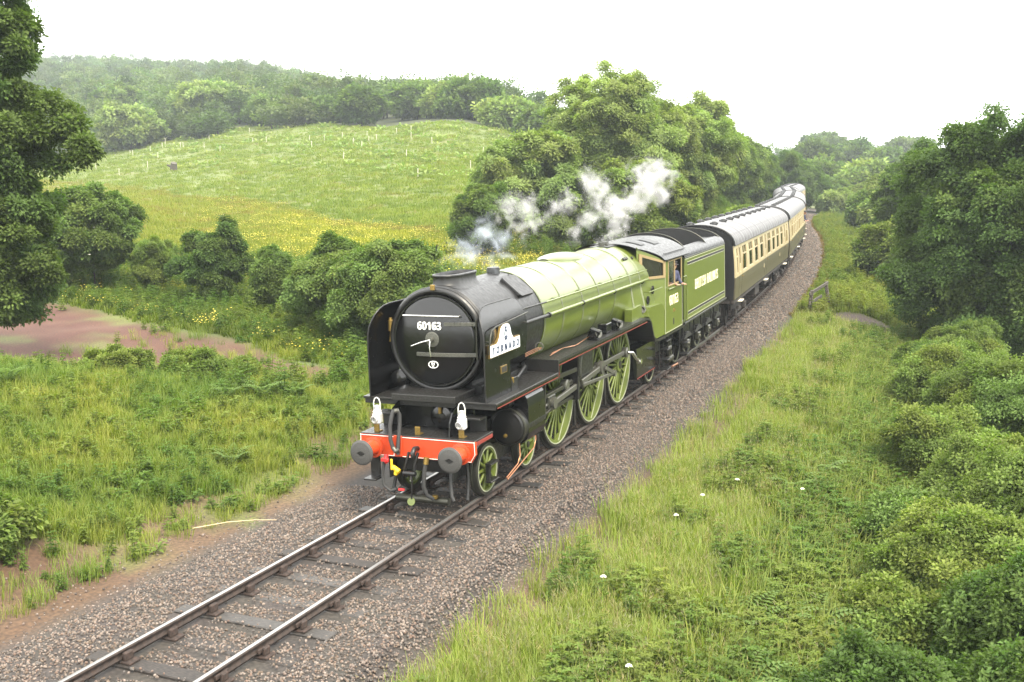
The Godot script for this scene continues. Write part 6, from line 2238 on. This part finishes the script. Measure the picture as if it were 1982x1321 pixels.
	for q in [[-135.0, 155.0, 8.0, 7.4, "leaf_ash", "large pale round tree in front of the wooded hill, left of centre"], [-134.0, 132.0, 7.2, 5.6, "leaf_ash", "pale green tree at the left end of the field edge"], [-174.0, 171.0, 8.4, 6.6, "leaf_hedge", "green tree behind the pale tree at the left field edge"], [-69.8, 142.0, 5.6, 6.2, "leaf_oak", "dark round tree on the field edge left of the ash trees"], [-90.0, 140.0, 6.4, 4.0, "leaf_oak", "tall dark tree on the field edge in the middle of the picture"], [-87.0, 154.0, 5.8, 5.2, "leaf_hedge", "mid green tree between the two dark trees on the field edge"], [-78.0, 150.0, 5.2, 4.6, "leaf_ash", "pale tree just left of the dark round tree"], [-118.0, 152.0, 4.6, 4.4, "leaf_hedge", "low bushy tree right of the large pale tree"], [-103.0, 147.0, 3.8, 4.2, "leaf_hedge", "low bushy tree left of the tall dark tree"], [-150.0, 140.0, 5.3, 5.0, "leaf_hedge", "bushy tree between the two pale trees at the left"], [-160.0, 128.0, 5.7, 5.4, "leaf_hedge", "hedge tree where the field meets the left oak"], [-60.0, 134.0, 4.2, 4.4, "leaf_ash", "pale bushy tree right of the dark round tree"], [-50.0, 126.0, 4.6, 4.6, "leaf_hedge", "bushy tree on the skyline just left of the ash trees"], [-172.0, 120.0, 6.1, 5.5, "leaf_oak", "dark hedge tree seen through the edge of the left oak"]]:
		k = hill.duplicate(); k.merge({"m": q[4], "seed": int(absf(q[0] * 3.0 + q[1]))}, true)
		tree("field_tree", q[5], q[0], q[1], q[2], q[3], k, "trees along the top of the field")
	for q in [[-23.2, 260.0, 9.5, 5.2, "leaf_oak", "dark far tree on the skyline right of the line"], [-25.5, 214.0, 9.0, 5.0, "leaf_far", "far tree above the end of the train"], [-13.5, 230.0, 7.5, 4.6, "leaf_hedge", "far rounded tree left of the slim oak"], [-34.0, 300.0, 11.0, 6.0, "leaf_far", "grey green far tree on the skyline above the train's end"], [-4.0, 205.0, 7.0, 5.0, "leaf_far", "far tree half hidden by the right oak"], [-19.0, 180.0, 6.0, 4.6, "leaf_hedge", "far bushy tree beyond the end of the verge"], [-10.0, 165.0, 5.6, 4.0, "leaf_ash", "pale far bush beyond the end of the verge"], [-41.0, 330.0, 12.0, 7.0, "leaf_far", "large far tree behind the cutting trees"], [-15.0, 310.0, 10.0, 6.5, "leaf_far", "wide far tree on the skyline near the right oak"]]:
		k = hill.duplicate(); k.merge({"m": q[4], "seed": int(absf(q[0] * 5.0 + q[1])), "scale": 1.5}, true)
		tree("distant_tree", q[5], q[0], q[1], q[2], q[3], k, "far trees beyond the end of the train")

func make_wood() -> void:
	# the wood on the hill reads as one mass: crowns of clumps, shared shapes
	rng.seed = 808
	var buf := PackedFloat32Array()
	var trunks := PackedFloat32Array()
	var places := []
	for i in 5200:
		var q := 190.0 * pow(640.0 / 190.0, rng.randf())
		var k := rng.randf_range(-0.42, 0.42)
		if q < crop_top(k) - 3.0:
			continue
		var m := k * q - 2.76
		var dq := q - 17.8
		var x := -0.62 * dq + 0.78 * m
		var s := 0.78 * dq + 0.62 * m
		var ok := true
		var gap := 4.6 if q < 330.0 else 6.0
		for p in places:
			if absf(p.x - x) < gap and absf(p.y - s) < gap:
				ok = false
				break
		if ok:
			places.append(Vector2(x, s))
	for i in 160:
		var x := rng.randf_range(-80.0, 160.0)
		var s := rng.randf_range(330.0, 620.0)
		places.append(Vector2(x, s))
	for p in places:
		var edge := clampf((depth_left(p.x, p.y) - crop_top(slant(p.x, p.y))) / 40.0, 0.0, 1.0)
		var h := rng.randf_range(5.5, 9.5) * lerpf(0.55, 1.0, edge)
		var w := rng.randf_range(2.6, 4.4)
		var gy := ground(p.x, p.y)
		var dark := n_soft.get_noise_2d(p.x * 0.25, p.y * 0.25) > 0.02
		var tone_ := rng.randf_range(0.72, 1.3) * (0.8 if dark else 1.15)
		var warm := rng.randf_range(-0.12, 0.14)
		for j in 38:
			var d := Vector3(rng.randfn(), rng.randfn(), rng.randfn()).normalized()
			var r := pow(rng.randf(), 0.25)
			var o := Vector3(p.x, gy + h * 0.5, -p.y) + Vector3(d.x * w, d.y * h * 0.5, d.z * w) * r * rng.randf_range(0.75, 1.12)
			var sc := rng.randf_range(1.0, 1.8)
			var t := tone_ * rng.randf_range(0.8, 1.2)
			put(buf, (Basis(Vector3.UP, rng.randf() * TAU) * Basis(Vector3.RIGHT, rng.randf_range(-0.6, 0.6))).scaled_local(Vector3(sc, sc, sc)), o, Color(t * (1.0 + warm), t, t * (1.0 - warm * 0.4)))
		put(trunks, Basis.from_scale(Vector3(0.22, h * 0.6, 0.22)), Vector3(p.x, gy, -p.y), Color.WHITE)
	var w := grp("distant_wood", self)
	w.set_meta("kind", "stuff")
	tag(w, "hazy mixed wood covering the hill behind the fields", "wood")
	multi("crown", sprigs["far"], M.leaf_far, buf, w)
	var mb := MB.new()
	mb.tube([Vector3(0, -0.2, 0), Vector3(0, 1, 0)], 1.0, 6, 0.5)
	multi("trunk", mb.done(), M.bark, trunks, w)

func scatter(called: String, label: String, category: String, mesh: String, m: Material, count: int, seed_: int, where: Callable, size0: float, size1: float, tint: Callable) -> void:
	rng.seed = seed_
	var buf := PackedFloat32Array()
	for i in count:
		var p: Vector2 = where.call()
		if p.x > 9000.0:
			continue
		var sc := rng.randf_range(size0, size1)
		var c: Color = tint.call(p.x, p.y)
		var far := 1.0
		put(buf, (Basis(Vector3.UP, rng.randf() * TAU) * Basis(Vector3.RIGHT, rng.randf_range(-0.12, 0.12))).scaled_local(Vector3(sc * far, sc * rng.randf_range(0.8, 1.2), sc * far)), P(p.x, ground(p.x, p.y) - 0.02, p.y), c)
	var o := multi(called, sprigs[mesh], m, buf, self)
	o.set_meta("kind", "stuff")
	tag(o, label, category)

func tone(lo: float, hi: float) -> Color:
	var t := rng.randf_range(lo, hi)
	var w := rng.randf_range(-0.1, 0.16)
	return Color(t * (1.0 + w), t, t * (1.0 - w))

func make_grass() -> void:
	var none := Vector2(9999, 0)
	var left_bank := func() -> Vector2:
		var s := rng.randf_range(-9.0, 13.5)
		var d := -3.3 - 15.0 * pow(rng.randf(), 1.25)
		var x := lat(s) + d
		var a := n_soft.get_noise_2d(x * 1.7 + 31.0, s * 1.7)
		if d > -4.7 + a * 1.2 and rng.randf() > 0.12:
			return none
		if in_soil_field(x, s) > -0.2 + a and rng.randf() > 0.04:
			return none
		return Vector2(x, s)
	var right_bank := func() -> Vector2:
		var s := -8.0 + 40.0 * pow(rng.randf(), 1.5)
		var d := 2.75 + 7.6 * pow(rng.randf(), 1.05)
		var x := lat(s) + d
		var a := n_soft.get_noise_2d(x * 1.7 + 31.0, s * 1.7)
		var lim := 3.4 + a * 1.2 + clampf(1.0 - absf(s - 11.0) / 6.0, 0.0, 1.0) * 0.95
		if d < lim and rng.randf() > 0.12:
			return none
		if Vector2((x - 4.1) / 1.5, (s - 31.4) / 2.8).length() < 1.0:
			return none
		return Vector2(x, s)
	var verge_far := func() -> Vector2:
		var s := 30.0 + 100.0 * pow(rng.randf(), 1.7)
		var d := 2.9 + 9.0 * pow(rng.randf(), 1.2)
		var x := lat(s) + d
		if Vector2((x - 4.1) / 1.5, (s - 31.4) / 2.8).length() < 1.0:
			return none
		return Vector2(x, s)
	var cutting := func() -> Vector2:
		var s := rng.randf_range(40.0, 135.0)
		return Vector2(lat(s) - 3.2 - 13.0 * rng.randf(), s)
	var behind := func() -> Vector2:
		var x := rng.randf_range(-48.0, -6.5)
		var s := rng.randf_range(4.0, 32.0)
		if in_soil_field(x, s) > -0.3 and rng.randf() > 0.006:
			return none
		return Vector2(x, s)
	var field := func() -> Vector2:
		var q := 34.0 * pow(230.0 / 34.0, rng.randf())
		var k := rng.randf_range(-0.36, 0.3)
		if q > crop_top(k) + 6.0:
			return none
		var m := k * q - 2.76
		var dq := q - 17.8
		var x := -0.62 * dq + 0.78 * m
		var s := 0.78 * dq + 0.62 * m
		if in_soil_field(x, s) > -0.3:
			return none
		return Vector2(x, s)
	var lush := func(x: float, s: float) -> Color:
		var a := n_soft.get_noise_2d(x * 2.3 + 5.0, s * 2.3)
		var t := rng.randf_range(0.8, 1.15) * (1.0 + a * 0.3)
		return Color(t * (1.0 + a * 0.3 + rng.randf_range(-0.08, 0.1)), t, t * 0.95)
	var pale := func(x: float, s: float) -> Color:
		var d := x - lat(s)
		var t := rng.randf_range(0.8, 1.25) * (1.1 if d < 5.5 else 0.9)
		return Color(t * rng.randf_range(0.9, 1.05), t, t)
	var own := func(x: float, s: float) -> Color:
		return ground_colour(x, s) * rng.randf_range(0.9, 1.18)
	scatter("bank_grass", "rough green grass covering the left bank", "grass", "grass", M.grass, 29000, 501, left_bank, 0.55, 1.15, func(x: float, s: float) -> Color: return (lush.call(x, s) as Color) * Color(1.02, 1.04, 1.0))
	scatter("bank_grass", "fine short grass between the taller tufts on the left bank", "grass", "grass2", M.grass, 9000, 502, left_bank, 0.5, 1.1, lush)
	scatter("bank_herbs", "leafy weeds growing among the grass of the left bank", "weeds", "herb", M.herb, 2600, 503, left_bank, 0.45, 1.05, lush)
	scatter("bank_docks", "broad leaved weeds low on the left bank", "weeds", "dock", M.herb, 1800, 504, left_bank, 0.6, 1.3, lush)
	scatter("verge_grass", "bright grass on the verge right of the ballast", "grass", "grass", M.grass, 34000, 505, right_bank, 0.6, 1.45, pale)
	scatter("verge_grass", "short grass at the foot of the verge right of the ballast", "grass", "grass2", M.grass, 12000, 506, right_bank, 0.6, 1.2, pale)
	scatter("seed_grass", "pale flowering grass stems on the right verge", "grass", "seed", M.straw, 6500, 507, right_bank, 0.65, 1.15, func(_x, _s) -> Color: return tone(0.55, 0.95))
	scatter("verge_herbs", "nettles and leafy weeds on the right bank", "weeds", "herb", M.herb, 10000, 508, func() -> Vector2:
		var p: Vector2 = right_bank.call()
		return p if p.x < 9000.0 and p.x - lat(p.y) > 5.0 - clampf((-p.y - 1.0) * 0.25, 0.0, 1.0) + n_soft.get_noise_2d(p.x * 3.0, p.y * 3.0) * 3.0 else none, 0.6, 1.35, lush)
	scatter("verge_docks", "broad leaved weeds on the right bank", "weeds", "dock", M.herb, 4500, 509, func() -> Vector2:
		var p: Vector2 = right_bank.call()
		return p if p.x < 9000.0 and p.x - lat(p.y) > 5.6 - clampf((-p.y - 1.0) * 0.25, 0.0, 1.2) + n_soft.get_noise_2d(p.x * 3.0, p.y * 3.0) * 2.2 else none, 0.6, 1.5, lush)
	scatter("far_verge_grass", "grass on the verge beside the far carriages", "grass", "field", M.field_grass, 19000, 510, verge_far, 0.45, 1.0, func(x: float, s: float) -> Color: return ground_colour(x, s) * rng.randf_range(1.1, 1.6))
	scatter("far_verge_weeds", "weeds on the verge beside the far carriages", "weeds", "herb", M.grass, 4200, 511, verge_far, 0.8, 1.5, lush)
	scatter("cutting_grass", "grass on the cutting slope left of the carriages", "grass", "field", M.field_grass, 9000, 512, cutting, 0.6, 1.2, own)
	scatter("cutting_weeds", "leafy weeds on the cutting slope left of the carriages", "weeds", "herb", M.herb, 4500, 513, cutting, 1.0, 2.2, lush)
	scatter("hedge_bottom_grass", "long grass between the red earth and the hedge", "grass", "field", M.field_grass, 11000, 514, behind, 0.55, 1.0, own)
	scatter("hedge_bottom_weeds", "tall weeds along the hedge and the red earth", "weeds", "herb", M.herb, 9000, 515, behind, 0.8, 1.6, lush)
	scatter("field_grass", "meadow grass and young crop on the slope behind the hedge", "grass", "field", M.field_grass, 70000, 516, field, 0.6, 1.3, own)
	scatter("shrub_weeds", "tall weeds and brambles growing between the shrubs of the right bank", "weeds", "herb", M.herb, 6500, 520, func() -> Vector2:
		var s := -7.0 + 30.0 * pow(rng.randf(), 1.3)
		return Vector2(lat(s) + rng.randf_range(6.2, 11.5), s), 0.7, 1.45, lush)
	scatter("shrub_grass", "tall grass growing up between the shrubs of the right bank", "grass", "grass", M.grass, 7000, 521, func() -> Vector2:
		var s := -7.0 + 30.0 * pow(rng.randf(), 1.3)
		return Vector2(lat(s) + rng.randf_range(5.6, 11.0), s), 1.2, 2.2, pale)
	# flowers
	rng.seed = 901
	var mb := MB.new()
	mb.colored = true
	for i in 9:
		var o := Vector3(rng.randf_range(-0.4, 0.4), rng.randf_range(0.36, 0.6), rng.randf_range(-0.4, 0.4))
		mb.face([o + Vector3(-0.05, 0, 0), o + Vector3(0, 0.02, -0.05), o + Vector3(0.05, 0, 0), o + Vector3(0, 0.02, 0.05)], Vector3.UP)
	sprigs["buttercup"] = mb.done()
	scatter("buttercups", "yellow buttercups in the meadow behind the hedge", "flowers", "buttercup", M.petal_yellow, 7000, 517, func() -> Vector2:
		var p: Vector2 = field.call()
		if p.x > 9000.0:
			return none
		var q := depth_left(p.x, p.y)
		var k := slant(p.x, p.y)
		var core := absf(k - 0.12) < 0.16 and q > 50.0 and q < crop_edge(k) - 2.0
		return p if core and n_fine.get_noise_2d(p.x * 0.8, p.y * 0.8) > -0.25 or (q < crop_edge(k) and q > 38.0 and rng.randf() < 0.012) else none, 0.6, 1.1, func(_x, _s) -> Color: return Color(1, 1, 1))
	scatter("charlock", "small yellow flowers along the far edge of the red earth", "flowers", "buttercup", M.petal_yellow, 60, 518, func() -> Vector2:
		var x := rng.randf_range(-30.0, -8.0)
		var far_s := knots(x, [[-60.0, 22.0], [-29.7, 16.9], [-16.0, 13.6], [-8.6, 10.6]])
		return Vector2(x, far_s + absf(rng.randfn()) * 0.8 + 0.3), 0.5, 0.9, func(_x, _s) -> Color: return Color(1, 1, 1))
	scatter("saplings", "young planted saplings on the upper slope of the field", "saplings", "far", M.leaf_ash, 4500, 519, func() -> Vector2:
		var p: Vector2 = field.call()
		if p.x > 9000.0:
			return none
		var q := depth_left(p.x, p.y)
		var k := slant(p.x, p.y)
		var e := crop_edge(k)
		return p if q > lerpf(e, crop_top(k), 0.35) and rng.randf() < clampf((q - e) / 60.0, 0.1, 1.0) else none, 0.5, 1.3, func(_x, _s) -> Color: return tone(0.8, 1.15))

func make_small_things() -> void:
	# ferns
	var mb := MB.new()
	mb.colored = true
	rng.seed = 33
	for i in 9:
		var a := i * TAU / 9 + rng.randf_range(-0.2, 0.2)
		var out := Vector3(cos(a), 0, sin(a))
		var side := Vector3(-sin(a), 0, cos(a))
		var l := rng.randf_range(0.75, 1.0)
		for j in 16:
			var t := (j + 1.5) / 17.0
			var c := out * l * 0.62 * t * t + out * l * 0.12 * t + Vector3.UP * l * (0.95 * t - 0.42 * t * t * t)
			var w := 0.19 * l * sin(clampf(t * 1.1, 0.0, 1.0) * PI * 0.92 + 0.12)
			var k := rng.randf_range(0.85, 1.15)
			mb.tint = Color(k, k, k)
			for sg in [-1.0, 1.0]:
				leaf(mb, c, (side * sg + out * 0.35 + Vector3.UP * 0.12).normalized(), Vector3.UP, w, 0.05, 0.1)
	var fm := mb.done()
	var nth := ["nearest the camera", "second nearest the camera", "third nearest the camera", "fourth nearest the camera", "fifth nearest the camera", "sixth nearest the camera", "seventh nearest the camera", "eighth nearest the camera", "ninth nearest the camera", "tenth nearest the camera", "eleventh nearest the camera", "farthest from the camera"]
	var near := func(a: Array, b: Array) -> bool:
		return Vector2(a[0] - 8.93, a[1] + 15.68).length() < Vector2(b[0] - 8.93, b[1] + 15.68).length()
	var beds := [[6.1, -1.4], [6.5, -0.9], [6.9, -0.6], [7.8, -0.6], [8.2, -0.3], [8.6, -0.9], [6.4, -3.2], [7.4, -2.6], [7.9, -3.9], [5.6, 5.2], [5.9, 6.8], [-7.2, 3.6], [-6.8, 4.4], [-6.4, 5.2], [-10.6, 0.4], [-4.9, 0.9]]
	beds.sort_custom(near)
	var ranks := [0, 0]
	for q in beds:
		var side_: bool = q[0] > 0
		var rank: int = ranks[int(side_)]
		ranks[int(side_)] += 1
		var f := obj("fern", fm, M.fern_green, self)
		tag(f, ("green arching fern on the right bank, " if side_ else "green arching fern on the left bank, ") + nth[rank], "fern", "ferns on the right bank" if side_ else "ferns on the left bank")
		f.position = P(q[0], ground(q[0], q[1]) - 0.02, q[1])
		f.rotation.y = rng.randf() * TAU
		f.scale = Vector3.ONE * (rng.randf_range(1.0, 1.35) if side_ else rng.randf_range(0.8, 1.1))
	# hogweed umbels
	mb = MB.new()
	mb.tube([Vector3(0, 0, 0), Vector3(0.02, 0.5, 0), Vector3(0.0, 0.92, 0.02)], 0.012, 5, 0.006)
	var stem := mb.done()
	mb = MB.new()
	for i in 14:
		var a := i * 2.4
		var r := 0.02 + 0.1 * sqrt(i / 14.0)
		var c := Vector3(cos(a) * r, 0.95 - r * r * 2.0, sin(a) * r + 0.02)
		mb.lathe([Vector2(0, 0.03), Vector2(0.012, 0.022), Vector2(0.014, 0.0)], c, Vector3(c.x, 1, c.z), 6)
	var umb := mb.done()
	mb = MB.new()
	mb.colored = true
	for i in 5:
		leaf(mb, Vector3(0, 0.1 + 0.12 * i, 0), Vector3(cos(i * 2.4), 0.3, sin(i * 2.4)).normalized(), Vector3.UP, 0.28, 0.16)
	var ulf := mb.done()
	var umbels := [[4.5, 0.6], [4.6, 2.0], [4.3, -2.4], [4.9, 3.4], [5.4, -4.6], [6.0, 4.0]]
	umbels.sort_custom(near)
	for i in umbels.size():
		var q: Array = umbels[i]
		var h := thing("hogweed", "white flowered hogweed on the right verge, " + nth[i], "wild flower", "white umbels on the right verge")
		h.position = P(q[0], ground(q[0], q[1]), q[1])
		h.rotation.y = rng.randf() * TAU
		h.scale = Vector3(0.32, 0.75, 0.32) * rng.randf_range(0.8, 1.1)
		obj("stem", stem, M.herb, h)
		obj("leaves", ulf, M.herb, h)
		obj("flower_head", umb, M.petal_white, h)
	# blossom on the elder, the honeysuckle and the hedge
	mb = MB.new()
	for i in 7:
		var a := i * 2.4
		var r := 0.09 * sqrt(i / 7.0)
		mb.lathe([Vector2(0, 0.04), Vector2(0.015, 0.03), Vector2(0.018, 0.0)], Vector3(cos(a) * r, 0, sin(a) * r), Vector3(cos(a) * 0.3, 1, sin(a) * 0.3), 6)
	sprigs["blossom"] = mb.done()
	for q in [["elder_blossom", "cream blossom plates on the elder bush", 3.6, 49.5, 3.2, 1.4, 46, 1.1], ["honeysuckle_blossom", "pale yellow blossoms on the honeysuckle shrub", 8.8, 1.6, 1.95, 1.1, 34, 0.5], ["hedge_blossom", "white blossom specks on the tall hedge bush", -27.6, 19.4, 3.8, 1.75, 20, 0.55]]:
		var buf := PackedFloat32Array()
		rng.seed = int(q[3] * 9.0 + 200)
		for i in int(q[6]):
			var d := Vector3(rng.randfn(), absf(rng.randfn()) * 0.8 + 0.1, rng.randfn() + 0.5).normalized()
			var c: Vector3 = P(q[2], ground(q[2], q[3]) + q[4] * 0.42, q[3]) + Vector3(d.x * q[5], d.y * q[4] * 0.58, d.z * q[5])
			var sc: float = q[7] * rng.randf_range(0.6, 1.2)
			put(buf, Basis(Vector3.UP, rng.randf() * TAU).scaled_local(Vector3(sc, sc, sc)), c, Color.WHITE)
		var o := multi(q[0], sprigs["blossom"], M.petal_white, buf, self)
		o.set_meta("kind", "stuff")
		tag(o, q[1], "blossom")
	# tree guards in the plantation
	rng.seed = 71
	mb = MB.new()
	mb.tube([Vector3(0, -0.1, 0), Vector3(0, 0.8, 0)], 0.04, 8, 0.045)
	var gm := mb.done()
	var count := 0
	while count < 36:
		var k := rng.randf_range(-0.13, 0.24)
		var q := lerpf(crop_edge(k) + 14.0, crop_top(k) - 4.0, sqrt(rng.randf()))
		var m := k * q - 2.76
		var dq := q - 17.8
		var x := -0.62 * dq + 0.78 * m
		var s := 0.78 * dq + 0.62 * m
		var g := obj("tree_guard", gm, M.guard_plastic, self)
		tag(g, "pale upright tree guard on the planted slope of the field", "tree guard", "tree guards on the slope")
		g.position = P(x, ground(x, s) + 0.15, s)
		g.rotation = Vector3(rng.randf_range(-0.06, 0.06), 0, rng.randf_range(-0.06, 0.06))
		count += 1
	# the broken fence on the right
	var f := thing("broken_fence", "remains of a grey wooden fence on the verge right of the first carriage", "fence")
	var fx := 2.15
	var fs := 31.0
	f.position = P(fx, ground(fx, fs), fs)
	for q in [[-0.15, -0.6, 1.15, 0.1], [0.2, 3.2, 1.15, -0.22]]:
		mb = MB.new()
		mb.bar(P(q[0], -0.1, q[1]), P(q[0] + q[3], q[2], q[1]), 0.16, 0.14, 0.015, Vector3.BACK)
		obj("post", mb, M.grey_wood, f)
	for y in [1.02, 0.6]:
		mb = MB.new()
		mb.bar(P(-0.1, y, -0.9), P(0.05, y + 0.06, 3.4 if y > 0.7 else 1.6), 0.14, 0.06, 0.01)
		obj("rail", mb, M.grey_wood, f)
	# fallen stick beside the ballast, and the small ruin in the field
	mb = MB.new()
	mb.tube([P(-3.5, -0.27, -1.9), P(-3.1, -0.24, -1.45), P(-2.75, -0.26, -1.1), P(-2.45, -0.28, -0.9)], 0.009, 6, 0.005)
	var st := obj("fallen_stick", mb, M.twig, self)
	tag(st, "thin pale stick lying on the bare earth left of the ballast", "stick")
	mb = MB.new()
	mb.tube([Vector3(0, -0.2, 0), Vector3(0.05, 0.5, 0), Vector3(0.25, 1.0, 0.1)], 0.5, 9, 0.4)
	mb.tube([Vector3(0.1, 0.4, 0), Vector3(-0.9, 0.75, 0.2)], 0.28, 7, 0.1)
	var sp := obj("tree_stump", mb, M.grey_wood, self)
	tag(sp, "grey broken tree stump alone in the green field", "stump")
	var sx := -91.0
	var ss := 95.0
	sp.position = P(sx, ground(sx, ss), ss)

# ---------------------------------------------------------------- everything together
func _ready() -> void:
	rng.seed = 20
	n_soft.seed = 3
	n_soft.frequency = 0.11
	n_soft.fractal_octaves = 3
	n_fine.seed = 8
	n_fine.frequency = 0.55
	n_fine.fractal_octaves = 3
	# camera on the bridge
	var cam := Camera3D.new()
	cam.name = "camera"
	cam.fov = 35.944
	cam.near = 0.1
	cam.far = 4000.0
	add_child(cam)
	cam.position = P(8.929, 5.996, -15.68)
	cam.rotation_degrees = Vector3(-9.404, 24.445, 0)
	cam.current = true
	# a bright overcast sky
	var env := Environment.new()
	env.background_mode = Environment.BG_SKY
	var sky := Sky.new()
	var sm := ProceduralSkyMaterial.new()
	sm.sky_top_color = Color(0.87, 0.87, 0.86)
	sm.sky_horizon_color = Color(0.89, 0.89, 0.88)
	sm.sky_curve = 0.2
	sm.ground_horizon_color = Color(0.4, 0.42, 0.33)
	sm.ground_bottom_color = Color(0.2, 0.22, 0.15)
	sky.sky_material = sm
	env.sky = sky
	env.tonemap_mode = Environment.TONE_MAPPER_LINEAR
	env.tonemap_exposure = 6.2
	env.sdfgi_enabled = true
	env.ssao_enabled = true
	env.ssil_enabled = true
	env.fog_enabled = true
	env.fog_light_color = Color(0.88, 0.92, 0.95)
	env.fog_density = 0.00036
	var we := WorldEnvironment.new()
	we.name = "world_environment"
	we.environment = env
	add_child(we)
	# the sun behind thin cloud, high on the right behind the camera
	var sun := DirectionalLight3D.new()
	sun.name = "sun"
	sun.light_energy = 0.5
	sun.light_color = Color(1.0, 0.96, 0.88)
	sun.light_angular_distance = 14.0
	sun.shadow_enabled = true
	add_child(sun)
	sun.look_at_from_position(Vector3.ZERO, Vector3(-0.55, -1.0, -0.35))
	make_materials()
	var fg := leaf_mat("field_grass", Color.WHITE)
	fg.roughness = 0.7
	make_sprigs()
	make_ground()
	make_track()
	make_ballast()
	var e := make_locomotive()
	make_headlamp(e, -0.86, "white headlamp on the left end of the red buffer beam")
	make_headlamp(e, 0.83, "white headlamp on the right end of the red buffer beam")
	make_tender()
	var first := make_coach()
	var names := ["cream and brown carriage coupled directly behind the tender", "second cream and brown carriage behind the tender", "third cream and brown carriage, curving away to the left", "fourth cream and brown carriage, only its grey roof in clear view", "last visible carriage, half hidden where the line bends right"]
	for i in 5:
		var c := first if i == 0 else copy(first, "railway_carriage", names[i])
		c.set_meta("label", names[i])
		var s0 := 22.4 + 20.6 * i
		c.transform = rail_frame(s0 + 2.75, s0 + 16.91, cant(s0 + 10.0), 2.75)
	var driver := make_person("engine driver in dark blue overalls and cap leaning at the cab window")
	driver.transform = e.transform * Transform3D(Basis(Vector3.UP, PI / 2 - 0.6), P(1.1, 1.6, 13.47))
	var guest := copy(driver, "person", "passenger leaning out of a carriage window far down the train")
	guest.transform = rail_frame(43.0 + 2.75, 43.0 + 16.91, 0.047, 2.75) * Transform3D(Basis(Vector3.UP, PI / 2 - 0.5) * Basis(Vector3.RIGHT, 0.25), P(1.02, 1.25, 17.6))
	make_trees()
	make_wood()
	make_grass()
	make_small_things()
	env.volumetric_fog_enabled = false
	var et := e.transform
	var white := Color(0.98, 0.98, 0.98)
	make_steam("safety_valve_steam", "white steam blowing up from the safety valves ahead of the cab", et, [[[0.1, 3.98, 10.75, 0.09], [0.27, 4.28, 10.95, 0.17], [0.25, 4.54, 11.1, 0.24], [0.28, 4.81, 11.25, 0.28], [0.44, 4.99, 11.4, 0.24], [0.68, 5.12, 11.55, 0.24], [0.93, 5.28, 11.7, 0.26], [1.14, 5.46, 11.85, 0.29], [1.3, 5.66, 12.0, 0.26], [1.27, 5.83, 12.15, 0.22], [0.91, 5.9, 12.3, 0.18], [0.55, 5.89, 12.45, 0.21], [0.24, 5.78, 12.6, 0.16]], [[0.29, 4.61, 11.0, 0.2], [0.02, 4.88, 11.25, 0.17], [0.09, 5.22, 11.5, 0.11]]], [0.36, 1.8, 3.2], white, 0.05, 5)
	make_steam("drifting_steam", "white steam puff drifting above the firebox, left of the valve plume", et, [[[-0.32, 5.65, 10.6, 0.25], [-0.07, 5.49, 10.47, 0.25], [0.01, 5.25, 10.33, 0.22], [0.08, 5.05, 10.2, 0.19], [-0.02, 4.86, 10.07, 0.14], [-0.12, 4.6, 9.93, 0.12], [-0.24, 4.41, 9.8, 0.11]], [[-0.24, 4.61, 10.3, 0.14], [-0.38, 4.47, 9.95, 0.14], [-0.46, 4.29, 9.6, 0.09]], [[-0.55, 5.25, 9.6, 0.13], [-0.62, 5.09, 9.33, 0.15], [-0.71, 4.93, 9.07, 0.12], [-0.75, 4.73, 8.8, 0.1]]], [0.18, 1.3, 2.4], white, 0.05, 6)
	make_steam("drifting_steam", "arched white steam puff drifting above the middle of the boiler", et, [[[-1.23, 4.93, 7.0, 0.17], [-1.1, 5.08, 7.17, 0.21], [-0.99, 5.15, 7.33, 0.21], [-0.86, 5.07, 7.5, 0.2], [-0.8, 4.9, 7.67, 0.16], [-0.79, 4.71, 7.83, 0.15], [-0.78, 4.57, 8.0, 0.11]], [[-1.3, 4.75, 7.0, 0.1], [-1.08, 4.61, 7.4, 0.09], [-0.84, 4.44, 7.8, 0.1]]], [0.18, 1.3, 2.4], white, 0.045, 7)
	make_steam("chimney_smoke", "thin bluish smoke rising behind the chimney", et, [[[0.09, 3.98, 3.5, 0.06], [-0.03, 4.2, 3.65, 0.09], [-0.17, 4.37, 3.8, 0.1], [-0.19, 4.51, 3.95, 0.1], [-0.32, 4.67, 4.1, 0.14], [-0.48, 4.79, 4.25, 0.14], [-0.62, 4.71, 4.4, 0.1]], [[-0.02, 4.18, 3.5, 0.1], [-0.25, 4.28, 3.55, 0.13], [-0.39, 4.38, 3.6, 0.1], [-0.44, 4.32, 3.3, 0.14], [-0.59, 4.35, 3.2, 0.15], [-0.69, 4.31, 3.1, 0.12]], [[0.1, 4.17, 3.6, 0.09], [0.1, 4.26, 3.8, 0.08]]], [0.19, 0.8, 1.4], Color(0.88, 0.92, 0.97), 0.035, 8)
